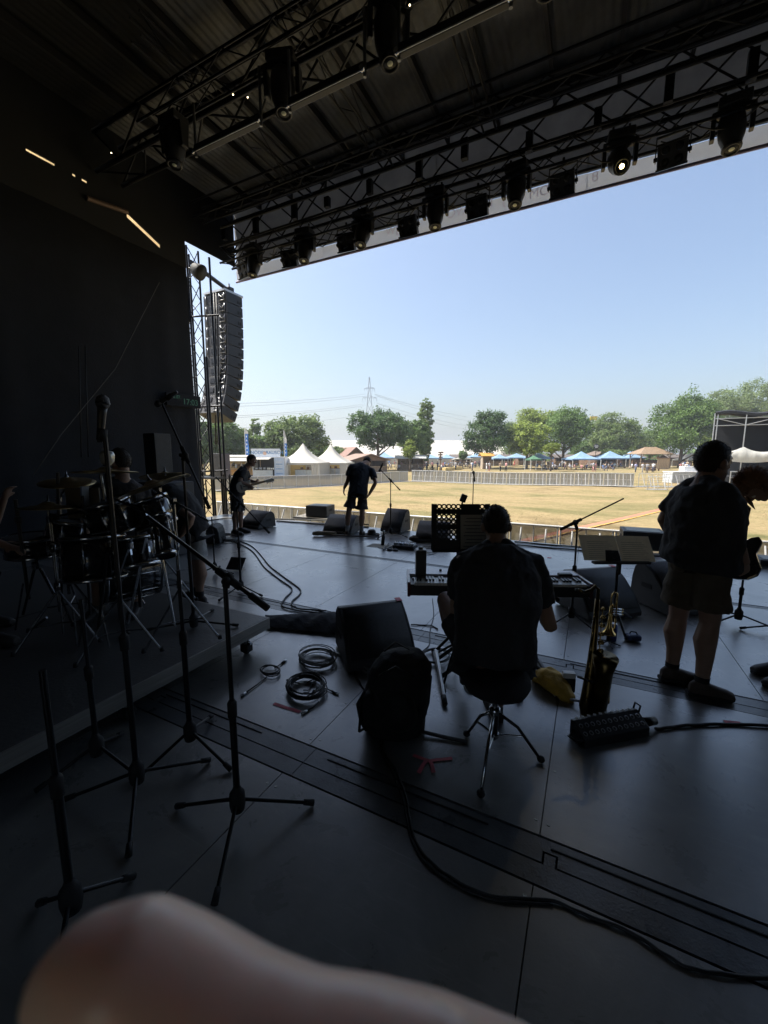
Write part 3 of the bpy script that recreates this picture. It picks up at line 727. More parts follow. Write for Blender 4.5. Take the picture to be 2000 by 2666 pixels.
# red and yellow cable ramp across the grass
RED = mat('red cable ramp', (0.42, 0.17, 0.10), 0.6, var=0.2, scale=3); YEL = mat('yellow cable ramp', (0.70, 0.42, 0.10), 0.6, var=0.2, scale=3)
a, b = G(1325, 1425, GZ), G(1745, 1322, GZ); a.z = b.z = GZ; d = (b - a).normalized(); s = Vector((-d.y, d.x, 0))
cr = thing('cable_ramp', 'red and yellow cable ramp running diagonally over the grass', 'cable ramp', a)
L = (b - a).length; n_ = int(L / 0.9)
for i in range(n_):
    c = a + d * (L * (i + .5) / n_); zg = GZ + 0.05 * math.sin(c.x * .31 + c.y * .17) + 0.04 * math.sin(c.x * .11 - c.y * .23)
    o = MB().prism([(-.27, -.015), (.27, -.015), (.17, .05), (-.17, .05)], c + d * (-0.44) + V(0, 0, 0), s, (0, 0, 1), d, 0.88)
    o = o.build('ramp_piece', RED, cr); o.location.z += zg - GZ + 0.0
    o2 = MB().box(c - s * 0.20 + V(0, 0, 0.04), (0.86, 0.09, 0.02), Matrix.Rotation(math.atan2(d.y, d.x), 3, 'Z')).build('yellow_lid', YEL, cr); o2.location.z += zg - GZ

# ------------------------------------------------------------------ crowd barriers
def mesh_material():
    m = bpy.data.materials.new('perforated barrier sheet'); m.use_nodes = True
    n = m.node_tree.nodes; l = m.node_tree.links; b = n['Principled BSDF']
    b.inputs['Base Color'].default_value = (0.36, 0.36, 0.355, 1); b.inputs['Roughness'].default_value = 0.5; b.inputs['Metallic'].default_value = 0.4
    t = n.new('ShaderNodeBsdfTransparent'); mx = n.new('ShaderNodeMixShader'); mx.inputs[0].default_value = 0.42
    l.new(b.outputs[0], mx.inputs[1]); l.new(t.outputs[0], mx.inputs[2]); l.new(mx.outputs[0], n['Material Output'].inputs['Surface']); return m
PERF = mesh_material()
BARR = mat('bright barrier aluminium', (0.50, 0.50, 0.49), 0.45, 0.3, var=0.15, scale=6)
def make_barrier(label, group, W=1.2, H=1.15, side=-1, open_=False, step=True):
    """audience barrier; struts and tread lie on the side=-1 (towards stage) or +1 face"""
    t = thing('crowd_barrier', label, 'barrier', (0, 0, 0), group)
    stick('top_rail', (-W / 2, 0, H), (W / 2, 0, H), 0.028, BARR, t)
    for x in (-W / 2 + 0.03, W / 2 - 0.03): stick('upright', (x, 0, 0.02), (x, 0, H), 0.022, GALV, t)
    stick('upright', (0, 0, 0.02), (0, 0, H), 0.015, GALV, t)
    for z in (0.1, 0.62): stick('cross_rail', (-W / 2 + .03, 0, z), (W / 2 - .03, 0, z), 0.014, GALV, t)
    if not open_: block('mesh_sheet', (0, 0.012 * -side, (H + 0.06) / 2), (W - 0.08, 0.004, H - 0.1), PERF, t)
    for x in (-W / 4, W / 4): stick('strut', (x, side * 0.52, 0.05), (x, side * 0.03, H - 0.08), 0.022, BARR, t)
    if step: block('tread_plate', (0, side * 0.36, 0.06), (W - 0.02, 0.6, 0.02), BARR, t)
    block('floor_plate', (0, -side * 0.3, 0.012), (W - 0.02, 0.6, 0.02), GALV, t)
    return t
def run(proto, a, b, n, lab=None):
    a = Vector(a); b = Vector(b); d = b - a; rz = math.atan2(d.y, d.x); first = True
    for i in range(n):
        o = proto if i == 0 else copy_tree(proto)
        o.location = a + d * ((i + .5) / n); o.location.z = GZ + 0.02 + 0.05 * math.sin(o.location.x * .31 + o.location.y * .17) * (o.location.y > 14)
        o.rotation_euler = (0, 0, rz)
        k = d.length / n
run(make_barrier('aluminium crowd barrier panel with slanted struts right in front of the stage', 'front crowd barriers', 1.2, 1.2, -1), (-12.6, 10.85, 0), (5.4, 10.85, 0), 15)
la_, lb_ = G(560, 1279, GZ), G(1062, 1254.5, GZ)
run(make_barrier('grey mesh barrier panel in the long row at the left side of the field', 'left field barriers', 1.22, 1.08, 1), la_, lb_, 17)
fa_, fb_ = G(1072, 1255, GZ), G(1650, 1269, GZ)
run(make_barrier('grey mesh barrier panel in the row across the far end of the field', 'far field barriers', 1.22, 1.2, -1), fa_, fb_, 17)
fc_ = G(1800, 1268, GZ)
run(make_barrier('open frame barrier panel without mesh at the right end of the far row', 'open frame barriers', 1.22, 1.2, -1, True, False), fb_ + V(.3, 0.2, 0), fc_, 4)
ob = make_barrier('single open barrier panel standing askew inside the far barrier row', None, 1.6, 1.1, -1, True, False)
p = G(1712, 1276, GZ); ob.location = (p.x, p.y, GZ + .02); ob.rotation_euler = (0, 0, R(12))

# ------------------------------------------------------------------ local frames for far things that face the stage
def gp(u, D):
    p = PD(u, 1190, D); return Vector((p.x, p.y, GZ))
def zv(v, D): return EYE - (v - HV) * D / 1071.0 - GZ          # height above the field of row v at depth D
def mpp(D): return D / 1060.0                                   # metres per photo pixel at depth D
def place(t, u, D, rot=0.0): t.location = gp(u, D); t.rotation_euler = (0, 0, YAW + math.atan((CU - u) / FPX) * 0 + rot); return t
WCLOTH = mat('white tent cloth', (0.58, 0.56, 0.51), 0.6, var=0.06, scale=1.2, trans=0.3)
BCLOTH = mat('light blue tent cloth', (0.30, 0.46, 0.66), 0.6, var=0.1, scale=1.0, trans=0.35)
GCLOTH = mat('green tent cloth', (0.10, 0.22, 0.14), 0.6, var=0.1, scale=1.0, trans=0.3)
WOOD = mat('warm timber', (0.25, 0.175, 0.115), 0.65, var=0.3, scale=3, bump=0.2); WOODD = mat('dark timber', (0.16, 0.095, 0.06), 0.7, var=0.3, scale=3)
WOODL = mat('pale timber', (0.40, 0.29, 0.18), 0.65, var=0.25, scale=3)
TILE = mat('brown roof felt', (0.26, 0.18, 0.145), 0.75, var=0.2, scale=2); ORANGE = mat('orange panel', (0.55, 0.29, 0.07), 0.55, var=0.2, scale=2)
DARKI = mat('dark stall interior', (0.05, 0.045, 0.04), 0.7, var=0.4, scale=2); WHITEM = mat('white trailer panel', (0.74, 0.75, 0.76), 0.45, var=0.06, scale=2)
BOARD = mat('pale blue menu board', (0.48, 0.58, 0.74), 0.5, var=0.1, scale=5); YWALL = mat('yellow lining', (0.62, 0.48, 0.20), 0.7, var=0.15, scale=2)
LETT = mat('blue lettering', (0.05, 0.20, 0.42), 0.5); METAL = mat('steel counter', (0.5, 0.55, 0.62), 0.35, 0.5, var=0.15)

def pagoda(u, D, W, eave, peak, label):
    t = thing('pagoda_tent', label, 'tent', (0, 0, 0), 'white pagoda tents')
    h = W / 2; prof = [(1.0, 0.0), (0.80, 0.10), (0.55, 0.26), (0.33, 0.47), (0.15, 0.74), (0.05, 0.95), (0.012, 1.0)]
    vs = []; fs = []
    for f, q in prof:
        ring = []
        for i in range(16):
            a = i / 16 * 4; e = int(a); s = a - e; c = [(-1, -1), (1, -1), (1, 1), (-1, 1)]
            x = c[e][0] * (1 - s) + c[(e + 1) % 4][0] * s; y = c[e][1] * (1 - s) + c[(e + 1) % 4][1] * s
            sag = 1 - 0.03 * math.sin(math.pi * s)
            ring.append((x * h * f * sag, y * h * f * sag, eave + (peak - eave) * q))
        vs += ring
    for j in range(len(prof) - 1):
        for i in range(16): fs.append((j * 16 + i, j * 16 + (i + 1) % 16, (j + 1) * 16 + (i + 1) % 16, (j + 1) * 16 + i))
    MB().add(vs, fs, 0, True).build('roof', WCLOTH, t)
    MB().ball((0, 0, peak + 0.03), 0.06, 8, 6).build('finial', WHITEP, t)
    for x in (-1, 1):
        for y in (-1, 1): stick('pole', (x * (h - .08), y * (h - .08), 0), (x * (h - .08), y * (h - .08), eave + .05), 0.045, WHITEP, t)
    for c, s in (((0, -h + .02, eave - .12), (W, .015, .26)), ((-h + .02, 0, eave - .12), (.015, W, .26)), ((h - .02, 0, eave - .12), (.015, W, .26))): block('valance', c, s, WCLOTH, t)
    for x, w in ((-h + 0.14 * W, 0.28 * W), (h - 0.09 * W, 0.18 * W)):
        vs = []; fs = []
        for i in range(13):
            for z in (0.02, eave - .1): vs.append((x - w / 2 + w * i / 12, -h + .05 + .05 * math.sin(i * 1.7), z))
        for i in range(12): fs.append((2 * i, 2 * i + 2, 2 * i + 3, 2 * i + 1))
        MB().add(vs, fs, 0, True).build('curtain_panel', WCLOTH, t)
    for sx in (-1, 1): block('side_wall', (sx * (h - .05), 0, eave / 2), (.02, W - .2, eave - .1), WCLOTH, t)
    block('back_wall', (0, h - .05, eave / 2), (W - .2, .02, eave - .1), YWALL, t)
    for k in range(2): block('counter_front', (0.02 * W + k * 0.27 * W, -h * .55, 0.5), (0.26 * W, .05, 1.0), METAL, t)
    block('counter_top', (0.16 * W, -h * .5, 1.03), (0.55 * W, .5, .05), WOODD, t)
    for k in range(3): MB().cone((0.02 * W + k * .14 * W, -h * .4, 1.05), (0.02 * W + k * .14 * W, -h * .4, 1.35), 0.2, 0.17, 10).build('barrel', WOODD, t)
    return place(t, u, D, R(-6))
pagoda(790, 55, 5.9, zv(1204, 55), zv(1156, 55), 'left one of two white pagoda tents with a pointed roof')
pagoda(862, 60, 5.9, zv(1204, 60), zv(1158, 60), 'right one of two white pagoda tents with a pointed roof')

# snack stalls: open trailer with orange front, and stall with name board
D = 53
t = thing('snack_trailer', 'long cream snack trailer with orange front behind the left barrier', 'stall', (0, 0, 0))
W = 98 * mpp(D); H = zv(1186, D)
block('back_wall', (0, 1.2, H / 2), (W, .1, H), YWALL, t); block('floor_plinth', (0, 0, .2), (W, 2.3, .4), DARKI, t)
MB().prism([(-.2, 0), (2.4, .25), (2.4, .33), (-.2, .12)], (-W / 2, -1.2, H - .25), (0, 1, 0), (0, 0, 1), (1, 0, 0), W).build('roof', WCLOTH, t)
MB().prism([(-1.6, -.42), (0, 0), (0, .05), (-1.6, -.36)], (-W / 2 + .2, -1.2, H - .28), (0, 1, 0), (0, 0, 1), (1, 0, 0), W - .4).build('awning', WCLOTH, t)
for k in range(4): block('front_panel', (-W / 2 + W * (k + .5) / 4, -1.1, .72), (W / 4 - .06, .06, .75), ORANGE, t)
for k in range(5): block('post', (-W / 2 + W * k / 4, -1.1, H / 2), (.09, .09, H - .3), WOODL, t)
block('counter_top', (0, -1.2, 1.13), (W, .5, .06), WOODL, t)
for k in range(14): block('bottle_box', (-W / 2 + .3 + k * W / 15, 1.0, 1.5 + (k % 3) * .1), (.22, .2, .3 + (k % 4) * .08), [WOOD, WHITEM, DARKI, METAL][k % 4], t)
for k in range(3): block('shelf', (0, 1.05, 1.3 + .4 * k), (W - .4, .3, .03), WOODD, t)
place(t, 632, D, R(4))
t = thing('dumpling_stall', 'dark open food stall under a white name board reading KNÖDELRAUSCH', 'stall', (0, 0, 0))
D = 52; W = 82 * mpp(D); H = zv(1191, D)
block('back_wall', (0, 1.2, H / 2), (W, .08, H), DARKI, t); block('roof', (0, .1, H + .04), (W, 2.5, .08), WHITEM, t)
for x in (-W / 2 + .05, W / 2 - .05): block('side_wall', (x, .1, H / 2), (.08, 2.3, H - .02), WHITEM, t)
block('menu_board', (W * .33, -1.15, H * .55), (W * .30, .06, H * .88), BOARD, t)
for k in range(9): block('menu_line', (W * .33, -1.19, H * .25 + k * .19), (W * .2, .012, .05), WHITEP if k % 3 else LETT, t)
block('counter', (-W * .18, -1.1, .55), (W * .6, .08, 1.0), METAL, t)
for k in range(6): block('price_card', (-W * .02 + k * .22, -1.14, 1.25), (.16, .03, .2), WHITEP, t)
for k in range(4): MB().cone((-W * .4 + k * .5, -.6, 1.05), (-W * .4 + k * .5, -.6, 1.4), .2, .2, 12).build('pot', GALV, t)
MB().prism([(-1.5, -.2), (0, 0), (0, .05), (-1.5, -.15)], (-W * .5, -1.15, H - .05), (0, 1, 0), (0, 0, 1), (1, 0, 0), W * .6).build('awning', WCLOTH, t)
sb = 73 * mpp(D); sz = zv(1170.5, D) - zv(1191, D)
block('sign_board', (-W * .1, -.7, H + .1 + sz / 2), (sb, .1, sz), mat('name board', (0.66, 0.70, 0.74), .5, var=.05), t)
for k in range(3): stick('sign_strut', (-W * .4 + k * sb * .4, -.6, H), (-W * .4 + k * sb * .4, .5, H + .9), .03, GALV, t)
text_mesh('lettering', 'KNÖDELRAUSCH', 0.56, LETT, t, (-W * .1, -.765, H + .1 + sz * .5), (1, 0, 0), (0, 0, 1), .008)
MB().cone((-W * .1 - .08, -.78, H + .1 + sz * .42), (-W * .1 - .08, -.79, H + .1 + sz * .42), .22, .22, 16).build('emblem', mat('orange emblem', (.65, .42, .3), .5), t)
place(t, 704, D, R(2))

def hut(u, D, Wpx, veave, vridge, label, wallm=WOODD, roofm=TILE, dep=4.0, along=True, cat='hut', rot=0.0, counter=True):
    W = Wpx * mpp(D); he = zv(veave, D); hr = zv(vridge, D); t = thing('wooden_hut', label, cat, (0, 0, 0))
    ov = 0.45
    if along:   # ridge parallel to the front
        for s in (-1, 1):
            MB().prism([(0, 0), (dep / 2 + ov, -(hr - he)), (dep / 2 + ov, -(hr - he) + .1), (0, .1)], (-W / 2 - ov, 0, hr), (0, s, 0), (0, 0, 1), (1, 0, 0), W + 2 * ov).build('roof', roofm, t)
    else:       # gable to the front
        for s in (-1, 1):
            MB().prism([(0, 0), (W / 2 + ov, -(hr - he)), (W / 2 + ov, -(hr - he) + .12), (0, .12)], (0, -dep / 2 - ov, hr), (s, 0, 0), (0, 0, 1), (0, 1, 0), dep + 2 * ov).build('roof', roofm, t)
        MB().prism([(-W / 2, he), (W / 2, he), (0, hr)], (0, -dep / 2 + .05, 0), (1, 0, 0), (0, 0, 1), (0, 1, 0), .06).build('gable', wallm, t)
    n = max(3, int(W / .8))
    for k in range(n): block('wall_board', (-W / 2 + W * (k + .5) / n, dep / 2 - .05, he / 2), (W / n - .03, .06, he), wallm, t)
    for s in (-1, 1): block('side_wall', (s * (W / 2 - .05), .2, he / 2), (.06, dep - .5, he), wallm, t)
    for s in (-1, 1): stick('post', (s * (W / 2 - .08), -dep / 2 + .1, 0), (s * (W / 2 - .08), -dep / 2 + .1, he), .07, WOOD, t)
    if counter:
        for k in range(n): block('counter_board', (-W / 2 + W * (k + .5) / n, -dep / 2 + .3, .55), (W / n - .03, .06, 1.1), WOOD, t)
        block('counter_top', (0, -dep / 2 + .2, 1.13), (W, .5, .06), WOODL, t)
    return place(t, u, D, rot)
hut(945, 66, 100, 1199, 1183, 'brown roofed wooden hut behind the man leaning over', WOODD, TILE, 5, False, rot=R(30))
hut(908, 84, 46, 1190, 1166, 'reddish gabled house roof beyond the second pagoda tent', WOODD, mat('red tile roof', (0.22, 0.13, 0.105), .75), 8, False, cat='house', rot=R(25), counter=False)
hut(1068, 80, 66, 1194, 1186, 'flat grey roofed drinks stall under the small bright tree', WOODL, mat('grey felt roof', (0.5, 0.5, 0.47), .7), 4, True)
hut(1266, 84, 22, 1188, 1180, 'small square kiosk with an orange roof beneath a dark tree', mat('kiosk board', (0.40, 0.33, 0.26), .7), ORANGE, 2.2, True)
hut(1565, 105, 52, 1186, 1175, 'dark brown low barn roof between the blue tents', WOODD, mat('dark roof', (0.17, 0.13, 0.11), .8), 6, False, counter=False)
# timber pavilion
D = 92; W = 78 * mpp(D); he = zv(1182, D); hr = zv(1164, D); t = thing('timber_pavilion', 'open timber pavilion bar with a hipped wooden roof', 'pavilion', (0, 0, 0))
h = W / 2 + .4; rr = W * .18
for poly in ([(-h, -2.6, he), (h, -2.6, he), (rr, 0, hr), (-rr, 0, hr)], [(h, 2.6, he), (-h, 2.6, he), (-rr, 0, hr), (rr, 0, hr)], [(-h, 2.6, he), (-h, -2.6, he), (-rr, 0, hr)], [(h, -2.6, he), (h, 2.6, he), (rr, 0, hr)]):
    o = MB().add(poly, [tuple(range(len(poly)))]).build('roof', WOOD, t); o.modifiers.new('t', 'SOLIDIFY').thickness = .12
for x in (-W / 2 + .2, W / 2 - .2):
    for y in (-2, 2):
        stick('post', (x, y, 0), (x, y, he), .11, WOOD, t)
        stick('bracket', (x, y, he - .9), (x - math.copysign(.8, x), y, he), .07, WOOD, t)
for k in range(12): block('counter_board', (-W / 2 + W * (k + .5) / 12, -2.05, .55), (W / 12 - .04, .06, 1.1), WOODL, t)
block('counter_top', (0, -2.1, 1.14), (W, .5, .07), WOOD, t); block('back_shelf', (0, 1.6, 1.0), (W - 1, .4, 1.6), WOODD, t)
place(t, 1692, D)
t = thing('wooden_shed', 'upright plank shed beside the timber pavilion', 'shed', (0, 0, 0))
for k in range(5): block('wall_plank', (-1.0 + .5 * k, -.8, 1.1), (.46, .06, 2.2), WOODL, t)
block('roof', (0, 0, 2.25), (2.8, 2.0, .1), WOODD, t); block('side_wall', (1.25, 0, 1.1), (.06, 1.6, 2.2), WOODD, t)
place(t, 1722, 84)
def canopy(u, D, Wpx, veave, vpeak, label, m=BCLOTH, dep=5.0, cat='tent', group='light blue beer tents'):
    W = Wpx * mpp(D); he = zv(veave, D); hp = zv(vpeak, D); h = W / 2; t = thing('canopy_tent', label, cat, (0, 0, 0), group)
    c = [(-h, -dep / 2, he), (h, -dep / 2, he), (h, dep / 2, he), (-h, dep / 2, he)]
    for i in range(4):
        a, b = Vector(c[i]), Vector(c[(i + 1) % 4]); ap = Vector((0, 0, hp))
        vs = []; N = 5
        for j in range(N + 1):
            for k in range(N + 1):
                e = a.lerp(b, k / N); p = e.lerp(ap, j / N); p.z -= 0.16 * (hp - he) * math.sin(math.pi * j / N); vs.append(tuple(p))
        MB().add(vs, [(j * (N + 1) + k, j * (N + 1) + k + 1, (j + 1) * (N + 1) + k + 1, (j + 1) * (N + 1) + k) for j in range(N) for k in range(N)], 0, True).build('roof', m, t)
        mid = (a + b) / 2; s = (abs(b.x - a.x) + .01, abs(b.y - a.y) + .01, .25); block('valance', (mid.x, mid.y, he - .12), s, m, t)
    for p in c: stick('pole', (p[0] * .97, p[1] * .97, 0), (p[0] * .97, p[1] * .97, he), .05, WHITEP, t)
    return place(t, u, D)
canopy(1513, 82, 72, 1194, 1175, 'leftmost of the large light blue tents before the round tree')
canopy(1588, 90, 76, 1192, 1174, 'middle large light blue tent before the round tree')
canopy(1640, 98, 50, 1191, 1175, 'right light blue tent beside the timber pavilion')
canopy(1402, 88, 56, 1192, 1179, 'light blue tent between the yellow-green and dark tree trunks')
canopy(1345, 100, 60, 1191, 1180, 'light blue tent behind the yellow-green tree')
canopy(1300, 96, 44, 1193, 1182, 'light blue tent right of the orange kiosk')
canopy(1240, 108, 40, 1189, 1180, 'light blue tent left of the orange kiosk')
canopy(1122, 96, 52, 1192, 1183, 'light blue tent in front of the white marquee')
canopy(1163, 104, 40, 1192, 1182, 'small light blue tent right of the signpost')
canopy(1000, 100, 60, 1191, 1176, 'pale blue tent behind the maple trunk')
canopy(1390, 78, 30, 1195, 1185, 'small green canopy beside a tree trunk', GCLOTH, 3, group=None)
canopy(1800, 96, 60, 1196, 1178, 'pale grey tent half hidden by the standing man', WCLOTH, 5, group=None)
canopy(1205, 100, 50, 1194, 1189, 'low white flat tent below the marquee', WCLOTH, 4, group=None)
# marquee
D = 135; t = thing('marquee', 'huge long white marquee roof behind the trees', 'tent', (0, 0, 0)); W = 470 * mpp(D); he = zv(1192, D); hr = zv(1148, D)
for s in (-1, 1): 
    o = MB().prism([(0, 0), (11, -(hr - he)), (11, -(hr - he) + .1), (0, .1)], (-W / 2, 0, hr), (0, s, 0), (0, 0, 1), (1, 0, 0), W).build('roof', WCLOTH, t)
for k in range(19): 
    x = -W / 2 + W * k / 18; MB().tube([(x, 0, hr + .1), (x, -11, he + .1)], .09, 6).build('rib', WHITEP, t)
block('front_wall', (0, -10.8, he / 2), (W, .1, he), WCLOTH, t)
for s in (-1, 1): MB().prism([(-11, 0), (11, 0), (11, he), (0, hr), (-11, he)], (s * (W / 2 - .1), 0, 0), (0, 1, 0), (0, 0, 1), (1, 0, 0), .05).build('gable', WCLOTH, t)
place(t, 1060, D)
for i, (u, D, w_) in enumerate(((1300, 112, 60), (1380, 116, 70), (1470, 112, 60), (1545, 118, 60), (1640, 114, 56), (1090, 108, 50), (1200, 116, 50), (1760, 110, 60))):
    hut(u, D, w_, 1192, 1184, ORD[i] + ' low dark hut added behind the tents, standing for shade and clutter', WOODD, mat('dark filler roof', (0.12, 0.10, 0.09), .8), 4, True, cat='stall')  # huts added for the dark band of clutter and shade under the trees
# ------------------------------------------------------------------ trees
BARK = mat('bark', (0.11, 0.085, 0.065), 0.85, var=0.35, scale=3, bump=0.5)
def leafm(name, c): return mat(name, c, 0.55, var=0.5, scale=0.55, trans=0.42, spec=0.3)
LF = {'dark': leafm('dark maple leaves', (0.075, 0.135, 0.045)), 'mid': leafm('green leaves', (0.115, 0.19, 0.05)), 'lime': leafm('lime leaves', (0.24, 0.31, 0.06)),
      'soft': leafm('soft green leaves', (0.16, 0.225, 0.075)), 'pale': leafm('pale green leaves', (0.18, 0.24, 0.10))}
def tree(u, vtop, vbot, wpx, D, leaf, label, lobes=9, n=5200, seed=0, trunk=True, lsize=0.46, shape='round', name='tree'):
    rn = random.Random(seed * 7 + 1); z1 = zv(vtop, D); z0 = zv(vbot, D); a = wpx * 1.1 * mpp(D) / 2; c = (z1 - z0) / 2; zc = (z0 + z1) / 2
    t = thing(name, label, 'tree', (0, 0, 0), 'trees beyond the field')
    # lobes fill a bounding ellipsoid; clumps sit on lobe shells; leaves scatter round clumps
    L = []
    for k in range(lobes):
        if shape == 'column':
            f = k / (lobes - 1); zz = z0 + (z1 - z0) * (0.06 + 0.9 * f); rr = a * (0.5 + 0.5 * math.sin(math.pi * (0.15 + 0.75 * (1 - f))))
            L.append((Vector((rn.uniform(-.25, .25) * a, rn.uniform(-.25, .25) * a, zz)), rr * .75, rr * .75, (z1 - z0) / lobes * 1.1)); continue
        ph = rn.uniform(0, 6.283); el = rn.uniform(-0.75, 1.0)
        q = Vector((math.cos(ph) * math.sqrt(max(0, 1 - el * el)), math.sin(ph) * math.sqrt(max(0, 1 - el * el)), el))
        f = rn.uniform(0.50, 0.66); s = rn.uniform(0.36, 0.48)
        L.append((Vector((q.x * a * f, q.y * a * f, zc + q.z * c * f)), a * s, a * s, c * s * 1.05))
    if shape != 'column': L.append((Vector((0, 0, zc)), a * .74, a * .74, c * .78))
    cl = []
    tot = sum(x[1] * x[3] for x in L)
    for (p, ra, rb, rc) in L:
        for k in range(max(6, int(300 * ra * rc / tot))):
            ph = rn.uniform(0, 6.283); el = rn.uniform(-1, 1); w = math.sqrt(1 - el * el); rad = rn.uniform(0.78, 1.06)
            cl.append((p + Vector((math.cos(ph) * w * ra, math.sin(ph) * w * rb, el * rc)) * rad, Vector((math.cos(ph) * w, math.sin(ph) * w, el))))
    per = max(9, int(n * 1.9) // len(cl)); vs = []; fs = []; sg = max(0.16, min(a, c) * 0.10)
    for (p, nn) in cl:
        ls = lsize * rn.uniform(.7, 1.15)
        for k in range(per):
            q = p + Vector((rn.gauss(0, sg), rn.gauss(0, sg), rn.gauss(0, sg * .65)))
            no = (nn * .7 + Vector((rn.gauss(0, .6), rn.gauss(0, .6), rn.gauss(.35, .6)))).normalized()
            x, y, _ = basis(no); an = rn.uniform(0, 6.28); ux = (x * math.cos(an) + y * math.sin(an)) * ls * .5; uy = (y * math.cos(an) - x * math.sin(an)) * ls * .34
            o = len(vs); vs += [tuple(q - ux), tuple(q - uy), tuple(q + ux), tuple(q + uy)]; fs.append((o, o + 1, o + 2, o + 3))
    MB().add(vs, fs).build('crown', LF[leaf], t)
    if trunk:
        tr = max(.14, a * .055); b = MB(); lean = rn.uniform(-.2, .2)
        b.tube([(0, 0, -.1), (lean * .2, 0, z0 * .5), (lean * .5, lean * .3, z0 + c * .3), (lean, 0, zc + c * .3)], [tr * 1.3, tr, tr * .8, tr * .25], 8)
        for k in range(7):
            an = k * .9 + rn.uniform(0, .6); h0 = z0 * .85 + c * .12 * k; e = Vector((math.cos(an) * a * .62, math.sin(an) * a * .62, h0 + c * rn.uniform(.4, .8)))
            m_ = Vector((e.x * .45, e.y * .45, h0 + (e.z - h0) * .35)); b.tube([(lean * .4, 0, h0 - .2), m_, e], [tr * .5, tr * .35, tr * .08], 6)
        b.build('trunk', BARK, t)
    place(t, u, D, rn.uniform(0, 6)); return t
tree(985, 1062, 1178, 140, 76, 'dark', 'dark round maple in front of the power pylon', 11, 7000, 1)
tree(1267, 1074, 1184, 126, 88, 'dark', 'dark round tree above the orange kiosk', 10, 6000, 2)
tree(1372, 1100, 1188, 104, 86, 'lime', 'yellow-green tree in the middle of the far tree row', 9, 5200, 3)
tree(1392, 1058, 1150, 112, 104, 'lime', 'taller yellow-green tree behind the middle of the row', 9, 5000, 4)
tree(1466, 1062, 1190, 128, 98, 'mid', 'large dark green tree right of the yellow-green trees', 14, 9500, 5)
tree(1436, 1152, 1182, 46, 74, 'lime', 'small bright sapling in front of the large green trees', 5, 1500, 6, lsize=.28)
tree(1596, 1083, 1190, 132, 108, 'soft', 'wide dome-shaped tree behind the blue tents', 15, 9500, 7)
tree(1690, 1112, 1190, 78, 118, 'soft', 'soft green tree between the dome tree and the large right tree', 8, 4000, 8)
tree(1772, 1030, 1196, 158, 92, 'mid', 'tall broad tree left of the black canopy', 16, 12500, 9)
tree(1940, 994, 1130, 190, 110, 'pale', 'high hazy tree behind the black canopy at right', 15, 12000, 10)
tree(1845, 1120, 1172, 44, 104, 'lime', 'small light tree peeping out beside the black canopy', 5, 1800, 11)
tree(1074, 1086, 1190, 74, 82, 'mid', 'slim green tree between the maple and the poplar', 8, 4200, 12)
tree(1104, 1055, 1190, 46, 88, 'soft', 'tall narrow poplar right of the maple', 8, 3600, 13, shape='column')
tree(1068, 1144, 1200, 34, 70, 'lime', 'little bright young tree before the drinks stall', 5, 1500, 14, lsize=.26)
tree(772, 1080, 1200, 148, 74, 'soft', 'broad light green tree behind the pagoda tents', 12, 6800, 15)
tree(585, 1084, 1215, 96, 66, 'mid', 'dense tree just right of the loudspeaker tower', 9, 5600, 16)
tree(630, 1112, 1215, 80, 70, 'soft', 'light bushy tree behind the blue flag', 8, 4600, 17)
tree(700, 1128, 1210, 110, 76, 'mid', 'low bushy tree behind the dumpling stall sign', 9, 5200, 18)
tree(672, 1108, 1200, 36, 80, 'soft', 'thin pointed tree rising behind the stall sign', 5, 1900, 19, shape='column')
tree(530, 1090, 1220, 90, 60, 'mid', 'dense tree seen through the truss tower', 8, 5000, 20)
tree(838, 1150, 1205, 56, 90, 'mid', 'dark bush at the right of the broad light green tree', 6, 2400, 21)
tree(880, 1160, 1205, 60, 86, 'soft', 'bush between the two pagoda tents and the red roof', 6, 2400, 22)
tree(1520, 1140, 1200, 60, 125, 'mid', 'far dark bush left of the dome-shaped tree', 6, 2200, 23)
tree(1600, 1168, 1192, 70, 100, 'soft', 'low bush under the dome-shaped tree', 5, 1600, 24)
tree(480, 1040, 1225, 110, 58, 'mid', 'tall tree behind the left curtain edge', 8, 4200, 25)
tree(1205, 1176, 1196, 22, 98, 'mid', 'tiny tree before the white marquee', 4, 700, 26)
tree(1325, 1100, 1190, 90, 124, 'soft', 'hazy tree in the gap behind the orange kiosk tree', 8, 4500, 31)
tree(1530, 1118, 1192, 80, 130, 'mid', 'hazy tree in the gap left of the dome tree', 8, 4200, 32)
tree(1660, 1104, 1190, 90, 132, 'mid', 'hazy tree in the gap behind the timber pavilion', 8, 4500, 33)
tree(1160, 1150, 1192, 60, 150, 'soft', 'far hazy tree peeping over the marquee', 6, 2200, 34)
# distant wood line that closes the horizon
rn = random.Random(77); fw_ = MB(); vs = []; fs = []
for k in range(26000):
    u = rn.uniform(-900, 2900); D = rn.uniform(170, 230); lat = (u - 1000) / 1060 * D; p = _fh * D + _r * lat
    z = GZ + rn.uniform(0, 1) ** 1.3 * (4.2 + 1.6 * math.sin(u * .021) + 1.1 * math.sin(u * .063 + 1)); s = rn.uniform(.5, 1.0)
    a = rn.uniform(0, 6.28); d1 = Vector((math.cos(a), math.sin(a), rn.uniform(-.5, .5))) * s; d2 = Vector((0, 0, 1)) * s * .8 + Vector((rn.uniform(-.4, .4), rn.uniform(-.4, .4), 0))
    q = Vector((p.x, p.y, z)); o = len(vs); vs += [tuple(q - d1), tuple(q - d2), tuple(q + d1), tuple(q + d2)]; fs.append((o, o + 1, o + 2, o + 3))
tag(fw_.add(vs, fs).build('far_wood', LF['mid']), 'low distant belt of trees along the horizon', 'trees', kind='stuff')

